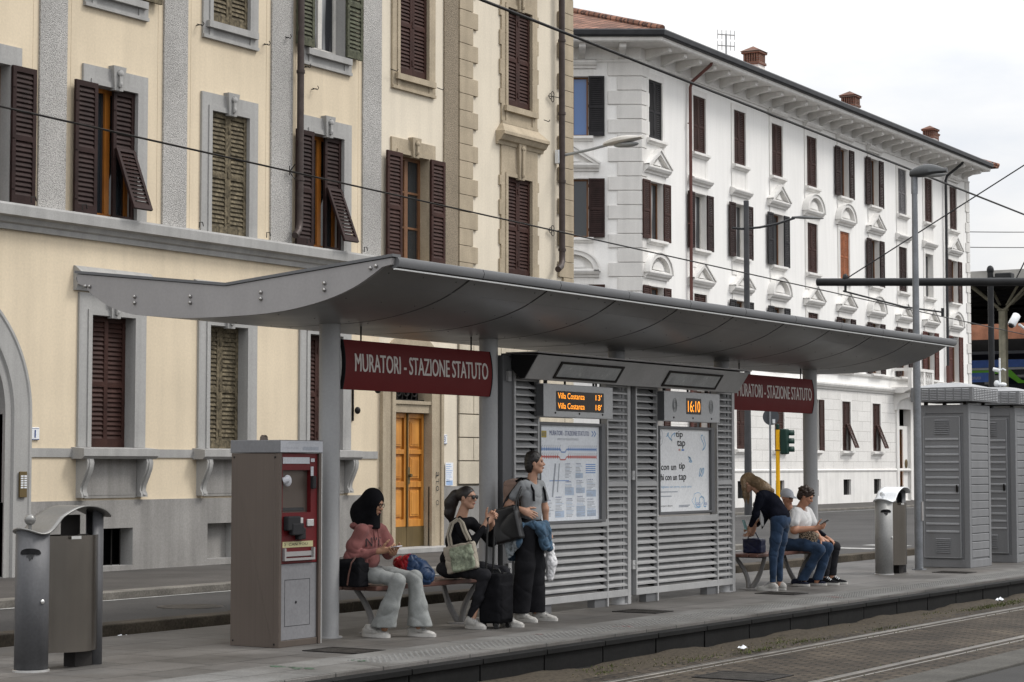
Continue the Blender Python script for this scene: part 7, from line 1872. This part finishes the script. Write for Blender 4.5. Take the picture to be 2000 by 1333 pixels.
# suitcase
t = item('suitcase', 'black soft suitcase with extended handle standing between the knees of the woman in sunglasses', 'suitcase', p2, (.72, 0, 0))
S = Sdf(); S.box((0, 0, .285), (.085, .105, .205), .03, None, .03); S.box((.08, 0, .25), (.03, .085, .15), .02, None, .02); S.noise = fold(.003, 24, 16, 9); c_ = sdf_obj('case', S, 'black_cloth', t, .007)
g = G(); g.tube([(-.075, -.06, .5), (-.055, -.06, 1.035), (-.055, 0, 1.05), (-.055, .06, 1.035), (-.075, .06, .5)], .011, 8); g.build('handle', M['phone_dark'], c_, world=False)
g = G(); g.tube([(-.05, 0, .52), (-.03, 0, .55), (.03, 0, .55), (.05, 0, .52)], .01, 6); g.box(-.02, .1, -.03, .03, .515, .525); g.build('grip', M['phone_dark'], c_, world=False)
for x in (-.07, .07):
    for y in (-.1, .1): g = G(); g.cyl((x, y - .012, .025), (x, y + .012, .025), .025, n=12); g.box(x - .015, x + .015, y - .02, y + .02, .04, .07); g.build('wheel', M['phone_dark'], c_, world=False)

# ---- 3: standing woman in grey T-shirt
p3 = person('standing woman in grey T-shirt and wide black trousers, denim jacket round her waist', 17.25, 10.75)
hc, hf = (.150, .0, 1.545), (.86, .42, .05)
B = Sdf(); P, _ = head(B, hc, hf); B.cap((.115, 0, 1.38), (.13, 0, 1.47), .055, .050)
B.ell((.11, 0, 1.2), (.07, .11, .18)); B.cap((.09, 0, .95), (.11, 0, 1.2), .06)
shN, elN, wrN = (.10, -.145, 1.335), (-.045, -.205, 1.145), (.12, -.18, 1.09); shF, elF, wrF = (.12, .145, 1.335), (.15, .19, 1.10), (.145, .22, .90)
B.chain([shN, elN, wrN], [.040, .036, .025]); B.chain([shF, elF, wrF], [.040, .035, .025])
B.chain([(.09, -.09, .95), (.10, -.10, .5), (.05, -.10, .07)], [.055, .04, .032]); B.chain([(.09, .09, .95), (.11, .1, .5), (.10, .11, .07)], [.055, .04, .032])
hand(B, wrN, (.85, .25, -.35), (0, .6, -.8), (.2, .4, .8), (.25, .35, .3)); hand(B, wrF, (.1, .05, -1), (0, -1, 0), (1, 0, .1), (.6, .8, .6))
sdf_obj('body', B, 'skin', p3, .0052); face_bits(p3, P)
S = Sdf(); F_, L_, U_ = basis(hf); Bm = np.stack([F_, L_, U_], 1); c = V3(*hc)
S.ell(c - F_ * .018 + U_ * .034, (.106, .088, .098), Bm); S.ell(c - F_ * .055 - U_ * .04, (.07, .082, .085), Bm, .03); S.ell(c - F_ * .03 + U_ * .1, (.07, .06, .04), Bm, .03)
S.ell(c + F_ * .105 - U_ * .03, (.088, .083, .098), Bm, .012, '-'); S.ell(c + F_ * .03 - U_ * .10, (.07, .1, .085), Bm, .012, '-'); S.noise = fold(.003, 75, 55, 3)
S.thin = 0.003; sdf_obj('hair', S, 'hair_dark', p3, .0055)
S = Sdf(); S.ell((.105, 0, 1.22), (.108, .155, .18), None, .04); S.ell((.10, 0, 1.05), (.115, .145, .12), None, .05); S.cap((.11, -.10, 1.345), (.115, .10, 1.345), .058, None, .04)
S.chain([shN, (.015, -.185, 1.225)], [.066, .068], .03); S.chain([shF, (.14, .175, 1.20)], [.064, .066], .03); S.cap((.155, 0, 1.44), (.12, 0, 1.40), .062, .05, .02, '-')
S.noise = fold(.0045, 20, 10, 21); S.zmin = .955; S.thin = 0.014; sdf_obj('t_shirt', S, 'tee_grey', p3, .0065)
S = Sdf(); S.ell((.09, 0, .93), (.125, .165, .13), None, .05)
for s_, an in ((-1, (.045, -.10)), (1, (.10, .105))): S.chain([(.09, s_ * .08, .90), (.095, s_ * .095, .55), (an[0], an[1], .1)], [.105, .10, .098], .04); S.cap((.09, s_ * .09, .6), (an[0] - .03, an[1], .10), .085, .085, .04)
S.noise = fold(.0045, 12, 9, 22); S.zmin = .085; S.thin = 0.008; sdf_obj('trousers', S, 'black_trouser', p3, .007)
shoe(p3, (-.015, -.10, 0), (1, -.12), .27, .10, .09); shoe(p3, (.055, .11, 0), (1, .12), .27, .10, .09)
S = Sdf(); S.ell((.095, 0, .955), (.145, .175, .05), None, .03); S.chain([(.20, -.10, .95), (.235, -.03, .90), (.245, .02, .74)], [.05, .058, .055], .04); S.chain([(.21, .10, .95), (.24, .06, .88), (.25, .10, .72)], [.05, .055, .05], .04)
S.chain([(.0, -.19, .94), (-.03, -.21, .80), (-.02, -.215, .64)], [.05, .06, .03], .04); S.chain([(.09, -.2, .94), (.08, -.215, .78), (.02, -.22, .66)], [.05, .05, .02], .04); S.cap((-.08, 0, .94), (-.10, 0, .62), .08, .05, .06, flat=(1, 2.2, 1)); S.ell((.25, 0, .93), (.05, .06, .05), None, .02)
S.noise = fold(.009, 34, 26, 23); S.zmin = .585; S.thin = 0.01; sdf_obj('denim_jacket', S, ['denim', 'denim_pale'], p3, .0065, pick=lambda C: ((C[:, 1] < -.17) & (C[:, 0] < .09) & (C[:, 2] < .80) & (C[:, 2] > .615)).astype(int))
t = item('backpack', 'dusty pink backpack on the back of the standing woman', 'backpack', p3, (-.09, .02, 1.1))
S = Sdf(); S.box((0, 0, .12), (.04, .09, .12), .04, None, .03); S.ell((-.01, 0, .26), (.06, .105, .04), None, .03); S.noise = fold(.006, 26, 22, 5); b = sdf_obj('pack', S, 'pack_pink', t, .007)
g = G()
for s_ in (-.09, .09): g.tube([(.06, s_, .27), (.13, s_ * 1.2, .305), (.215, s_ * 1.2, .285), (.275, s_ * 1.15, .18), (.285, s_ * 1.25, .08)], .012, 6)
g.build('strap', M['black_cloth'], b, world=False)
t = item('tote_bag', 'large glossy black tote bag hanging from the shoulder of the standing woman', 'bag', p3, (-.02, -.255, .80))
R = np.array(Matrix.Rotation(R_(-14), 3, 'Y'))
S = Sdf(); S.box((.0, 0, .15), (.135, .025, .145), .025, R, .03); S.noise = fold(.003, 13, 9, 7); b = sdf_obj('bag', S, 'leather', t, .0065)
g = G()
for o in (-.028, .022): g.tube([(.12, o, .29), (.125, o * .6, .40), (.13, .07 + o * .4, .52), (.12, .125, .588), (.08, .12, .585), (-.0, .02 + o * .4, .42), (-.06, o, .28)], .0085, 6)
g.build('strap', M['leather'], b, world=False)
t = item('plastic_bag', 'white folded plastic bag hanging from the hand of the standing woman', 'bag', p3, (.165, .26, .37))
S = Sdf(); S.chain([(0, 0, .05), (.01, 0, .2), (.0, 0, .36), (-.005, -.005, .44)], [.04, .055, .035, .016], .04); S.noise = fold(.007, 40, 50, 4); S.zmin = .002; sdf_obj('bag', S, 'plastic_white', t, .006)

# ---- 4: bending woman with blonde hair (faces away from the track)
p4 = person('bending woman with long blonde hair, dark jacket and blue jeans reaching into her handbag', 23.05, 10.8)
hc, hf, hu = (-.275, 0, 1.305), (-.80, -.15, -.55), (-.55, 0, .85)
B = Sdf(); P, _ = head(B, hc, hf, hu); B.cap((-.13, 0, 1.21), (-.21, 0, 1.27), .055, .052)
B.cap((.13, 0, .92), (-.05, 0, 1.15), .095); 
shN, elN, wrN = (-.035, -.145, 1.16), (-.085, -.18, .93), (-.20, -.11, .765); shF, elF, wrF = (-.035, .145, 1.16), (-.11, .17, .93), (-.22, .05, .77)
B.chain([shN, elN, wrN], [.048, .036, .025]); B.chain([shF, elF, wrF], [.048, .036, .025])
B.chain([(.165, -.075, .87), (.11, -.085, .46), (.095, -.085, .07)], [.05, .032, .028]); B.chain([(.165, .075, .87), (.11, .088, .46), (.105, .09, .07)], [.05, .032, .028])
hand(B, wrN, (-.35, .3, -.8), (-.6, .3, .1), (-.4, .6, .3), (.5, .6, .5)); hand(B, wrF, (-.3, -.1, -.9), (-.6, -.2, .1), (-.5, -.5, .2), (.4, .5, .5))
sdf_obj('body', B, 'skin', p4, .0055); face_bits(p4, P)
F_, L_, U_ = basis(hf, hu); Bm = np.stack([F_, L_, U_], 1); c = V3(*hc)
S = Sdf(); S.ell(c - F_ * .015 + U_ * .035, (.108, .090, .098), Bm)
S.chain([c - F_ * .05 + U_ * .03, c + V3(.13, .0, -.0), c + V3(.22, .0, -.05), c + V3(.33, 0, -.085)], [.085, .08, .075, .035], .04)
for s_ in (-1, 1):
    a = c + L_ * s_ * .075 + F_ * .02
    S.chain([a + U_ * .05, a + V3(-.01, 0, -.06), a + V3(-.005, s_ * .01, -.15), a + V3(.0, s_ * .01, -.235)], [.035, .036, .03, .010], .03)
S.ell(c + F_ * .10 - U_ * .02, (.085, .064, .10), Bm, .012, '-'); S.noise = fold(.004, 95, 50, 8); S.thin = 0.004; sdf_obj('hair', S, ['hair_blonde', 'hair_brown'], p4, .0055, pick=lambda C: ((C - c) @ (F_ * .55 + U_ * .75) > .088).astype(int))
S = Sdf(); S.chain([(.15, 0, .93), (.05, 0, 1.05), (-.03, 0, 1.15)], [.135, .14, .12], .04); S.cap((-.03, -.11, 1.16), (-.03, .11, 1.16), .072, None, .04); S.ell((.14, 0, .92), (.145, .17, .12), None, .04); S.cap((-.02, 0, .98), (-.09, 0, .74), .10, .02, .05, flat=(.8, 1.5, 1)); S.ell((-.06, 0, 1.2), (.08, .09, .06), None, .03)
S.chain([shN, elN, (-.17, -.13, .80)], [.076, .064, .05], .035); S.chain([shF, elF, (-.19, .08, .80)], [.076, .064, .05], .035); S.noise = fold(.006, 18, 10, 31); S.zmin = .69
S.thin = 0.02; sdf_obj('jacket', S, 'navy_denim', p4, .007)
S = Sdf(); S.cap((-.07, -.08, .98), (-.05, -.06, .80), .04, .02); S.cap((-.135, -.08, 1.05), (-.1, -.10, .93), .035, .03); sdf_obj('white_top', S, 'tee_white', p4, .008)
S = Sdf(); S.ell((.165, 0, .86), (.125, .16, .12), None, .04)
for s_, an in ((-1, (.095, -.085, .12)), (1, (.105, .09, .12))): S.chain([(.165, s_ * .075, .86), (.135, s_ * .085, .62), (.105, s_ * .088, .44), an], [.098, .078, .060, .046], .03)
S.noise = fold(.005, 24, 10, 32); S.zmin = .105; S.thin = 0.008; sdf_obj('jeans', S, 'jeans', p4, .007)
shoe(p4, (.165, -.09, 0), (-1, -.05), .28, .10, .09); shoe(p4, (.185, .10, 0), (-1, .1), .28, .10, .09)
t = item('handbag', 'navy leather handbag on the far bench in front of the bending blonde woman', 'bag', p4, (-.25, .12, .447))
S = Sdf(); S.box((0, 0, .085), (.105, .06, .07), .02, None, .02); S.ell((0, 0, .16), (.09, .055, .03), None, .03); S.noise = fold(.003, 20, 20, 5); S.zmin = .002; b = sdf_obj('bag', S, 'navy_leather', t, .006)
g = G(); g.tube([(-.08, -.03, .16), (-.05, -.03, .23), (.03, -.02, .25), (.08, -.02, .16)], .008, 6); g.tube([(-.1, 0, .15), (-.16, 0, .17)], .006, 5); g.build('strap', M['navy_leather'], b, world=False)
phone(p4, (-.255, -.13, .80), (-.35, .1, .9), (-.9, 0, -.3), 'teal phone case held in the hand of the bending blonde woman', 'teal', .13, .07)

# ---- 5: seated woman in white T-shirt
p5 = person('seated woman with short brown curls, white T-shirt and jeans looking at her phone', 24.2, 11.1)
hc, hf = (.292, 0, 1.125), (.86, .12, -.42)
B = Sdf(); P, _ = head(B, hc, hf); B.cap((.20, 0, .95), (.26, 0, 1.05), .062, .056)
B.ell((.18, 0, .78), (.11, .13, .18)); shN, elN, wrN = (.215, -.175, .925), (.23, -.235, .71), (.455, -.08, .735); shF, elF, wrF = (.235, .175, .925), (.29, .225, .70), (.43, .13, .585)
B.chain([shN, elN, wrN], [.050, .047, .030]); B.chain([shF, elF, wrF], [.050, .047, .030])
B.chain([(.10, -.11, .52), (.53, -.12, .47), (.28, -.12, .05)], [.055, .04, .034]); B.chain([(.10, .11, .52), (.53, .11, .48), (.38, .11, .05)], [.055, .04, .034])
hand(B, wrN, (.85, .35, .2), (-.2, .4, .9), (.3, -.4, .8), (.4, .6, .5)); hand(B, wrF, (.8, -.1, -.45), (-.2, 0, -1), (.1, -1, 0), (.2, .35, .3))
sdf_obj('body', B, 'skin_warm', p5, .0055); face_bits(p5, P)
F_, L_, U_ = basis(hf); Bm = np.stack([F_, L_, U_], 1); c = V3(*hc)
S = Sdf(); S.ell(c - F_ * .022 + U_ * .045, (.112, .098, .098), Bm); S.ell(c - F_ * .07 - U_ * .02, (.06, .085, .075), Bm, .03); r = random.Random(2)
for i in range(46):
    v = unit((r.uniform(-1, .7), r.uniform(-1, 1), r.uniform(-.1, 1))); S.ell(c + Bm @ (v * V3(.112, .098, .10)) + U_ * .035 - F_ * .02, (.026, .026, .022), None, .014)
S.ell(c + F_ * .115 - U_ * .035, (.085, .085, .088), Bm, .012, '-'); S.noise = fold(.004, 90, 70, 9); S.thin = 0.004; sdf_obj('hair', S, 'hair_brown', p5, .0055)
S = Sdf(); S.ell((.17, 0, .66), (.185, .205, .15), None, .05); S.ell((.195, 0, .82), (.165, .19, .17), None, .05); S.cap((.215, -.14, .935), (.225, .14, .935), .078, None, .05); S.chain([shN, (.22, -.225, .81)], [.082, .084], .03); S.chain([shF, (.27, .21, .80)], [.082, .084], .03); S.cap((.30, 0, 1.03), (.26, 0, .99), .06, .05, .02, '-')
S.noise = fold(.006, 17, 9, 41); S.zmin = .51; S.thin = 0.012; sdf_obj('t_shirt', S, 'tee_white', p5, .007)
S = Sdf(); S.ell((.11, 0, .535), (.18, .215, .11), None, .05)
for s_, kn, an in ((-1, (.53, -.125, .465), (.29, -.125, .09)), (1, (.535, .115, .485), (.39, .115, .09))): S.chain([(.11, s_ * .11, .53), (.35, s_ * .125, .525), kn, (kn[0] * .45 + an[0] * .55, kn[1], .26), an], [.105, .094, .078, .07, .078], .03)
S.noise = fold(.005, 20, 9, 42); S.zmin = .07; S.thin = 0.012; sdf_obj('jeans', S, 'jeans', p5, .007)
shoe(p5, (.14, -.125, 0), (1, -.1), .26, .095, .08, 'shoe_navy'); shoe(p5, (.25, .115, 0), (1, .1), .26, .095, .08, 'shoe_navy')
phone(p5, (.545, -.03, .80), (.75, .1, .5), (-.5, 0, .8), 'dark phone held up by the seated woman in the white T-shirt', 'phone_dark')
t = item('pouch', 'leopard print pouch in the lap of the seated woman in the white T-shirt', 'bag', p5, (.36, -.10, .58))
S = Sdf(); S.box((0, 0, .06), (.10, .035, .045), .025, np.array(Matrix.Rotation(R_(18), 3, 'Y')), .03); S.noise = fold(.004, 24, 20, 1); sdf_obj('bag', S, 'leopard', t, .006)

# ---- 6: person in navy with a white cap, mostly hidden
p6 = person('person in navy clothes and white cap, mostly hidden behind the woman in the white T-shirt', 24.62, 11.1)
hc, hf = (-.165, .0, 1.10), (.92, -.25, -.25)
B = Sdf(); P, _ = head(B, hc, hf); B.cap((-.12, 0, .93), (-.155, 0, 1.02), .052, .048); B.ell((-.05, 0, .75), (.1, .14, .2))
shN, elN, wrN = (-.06, -.17, .88), (.12, -.20, .70), (.34, -.10, .60); shF, elF, wrF = (-.06, .17, .88), (.14, .20, .68), (.36, .10, .58)
B.chain([shN, elN, wrN], [.045, .035, .025]); B.chain([shF, elF, wrF], [.045, .035, .025]); B.chain([(.0, -.1, .52), (.44, -.11, .47), (.40, -.11, .08)], [.07, .045, .035]); B.chain([(.0, .1, .52), (.44, .11, .47), (.41, .11, .08)], [.07, .045, .035])
hand(B, wrN, (.85, .2, -.3), (0, 0, -1), (.1, 1, 0), (.3, .4, .3)); hand(B, wrF, (.85, -.2, -.3), (0, 0, -1), (.1, -1, 0), (.3, .4, .3)); sdf_obj('body', B, 'skin_warm', p6, .006); face_bits(p6, P)
F_, L_, U_ = basis(hf); Bm = np.stack([F_, L_, U_], 1); c = V3(*hc)
S = Sdf(); S.ell(c - F_ * .015 + U_ * .045, (.110, .088, .085), Bm); S.ell(c + F_ * .115 + U_ * .035, (.06, .065, .010), Bm, .02); S.ell(c + F_ * .02 - U_ * .07, (.14, .12, .095), Bm, .008, '-'); sdf_obj('cap', S, 'cap_white', p6, .006)
S = Sdf(); S.ell((.0, 0, .62), (.15, .19, .13), None, .05); S.ell((-.05, 0, .78), (.135, .185, .19), None, .06); S.cap((-.08, -.12, .89), (-.08, .12, .89), .07, None, .05); S.chain([shN, elN, (.29, -.12, .62)], [.078, .065, .045], .04); S.chain([shF, elF, (.30, .12, .62)], [.078, .065, .045], .04); S.noise = fold(.005, 28, 17, 51); S.zmin = .52; S.thin = 0.012; sdf_obj('jacket', S, 'navy_denim', p6, .0075)
S = Sdf(); S.ell((.0, 0, .54), (.15, .19, .09), None, .05)
for s_ in (-1, 1): S.chain([(.0, s_ * .1, .54), (.44, s_ * .115, .475), (.41, s_ * .115, .12)], [.1, .082, .06], .04)
S.noise = fold(.005, 24, 15, 52); S.zmin = .11; S.thin = 0.008; sdf_obj('trousers', S, 'charcoal', p6, .0075)
shoe(p6, (.33, -.11, 0), (1, -.05), .28, .10, .11, 'shoe_black'); shoe(p6, (.34, .11, 0), (1, .05), .28, .10, .11, 'shoe_black')

# heads a little smaller: pull everything round the skull centre inwards, keeping the crown in place
def fit_head(p, hc, k, lift=.012):
    hc = V3(*hc)
    def walk(o):
        if o.name.split('.')[0] in ('body', 'hair', 'headscarf', 'cap', 'glasses', 'sunglasses', 'eye', 'eyebrow', 'lips'):
            me = o.data; n = len(me.vertices); a = np.empty(n * 3, np.float32); me.vertices.foreach_get('co', a); a = a.reshape(-1, 3).astype(np.float64)
            d = np.linalg.norm(a - hc, axis=1); w = np.clip((.25 - d) / .10, 0, 1); w = w * w * (3 - 2 * w)
            a = hc + (a - hc) * (1 - (1 - k) * w)[:, None]; a[:, 2] += lift * w
            me.vertices.foreach_set('co', a.ravel().astype(np.float32)); me.update()
    for c_ in p.children_recursive: walk(c_)
for p_, h_, k_ in ((p1, (.232, 0, 1.175), .93), (p2, (.392, 0, 1.215), .88), (p3, (.150, .0, 1.545), .86), (p4, (-.275, 0, 1.305), .90), (p5, (.292, 0, 1.125), .92), (p6, (-.165, .0, 1.10), .90)): fit_head(p_, h_, k_)
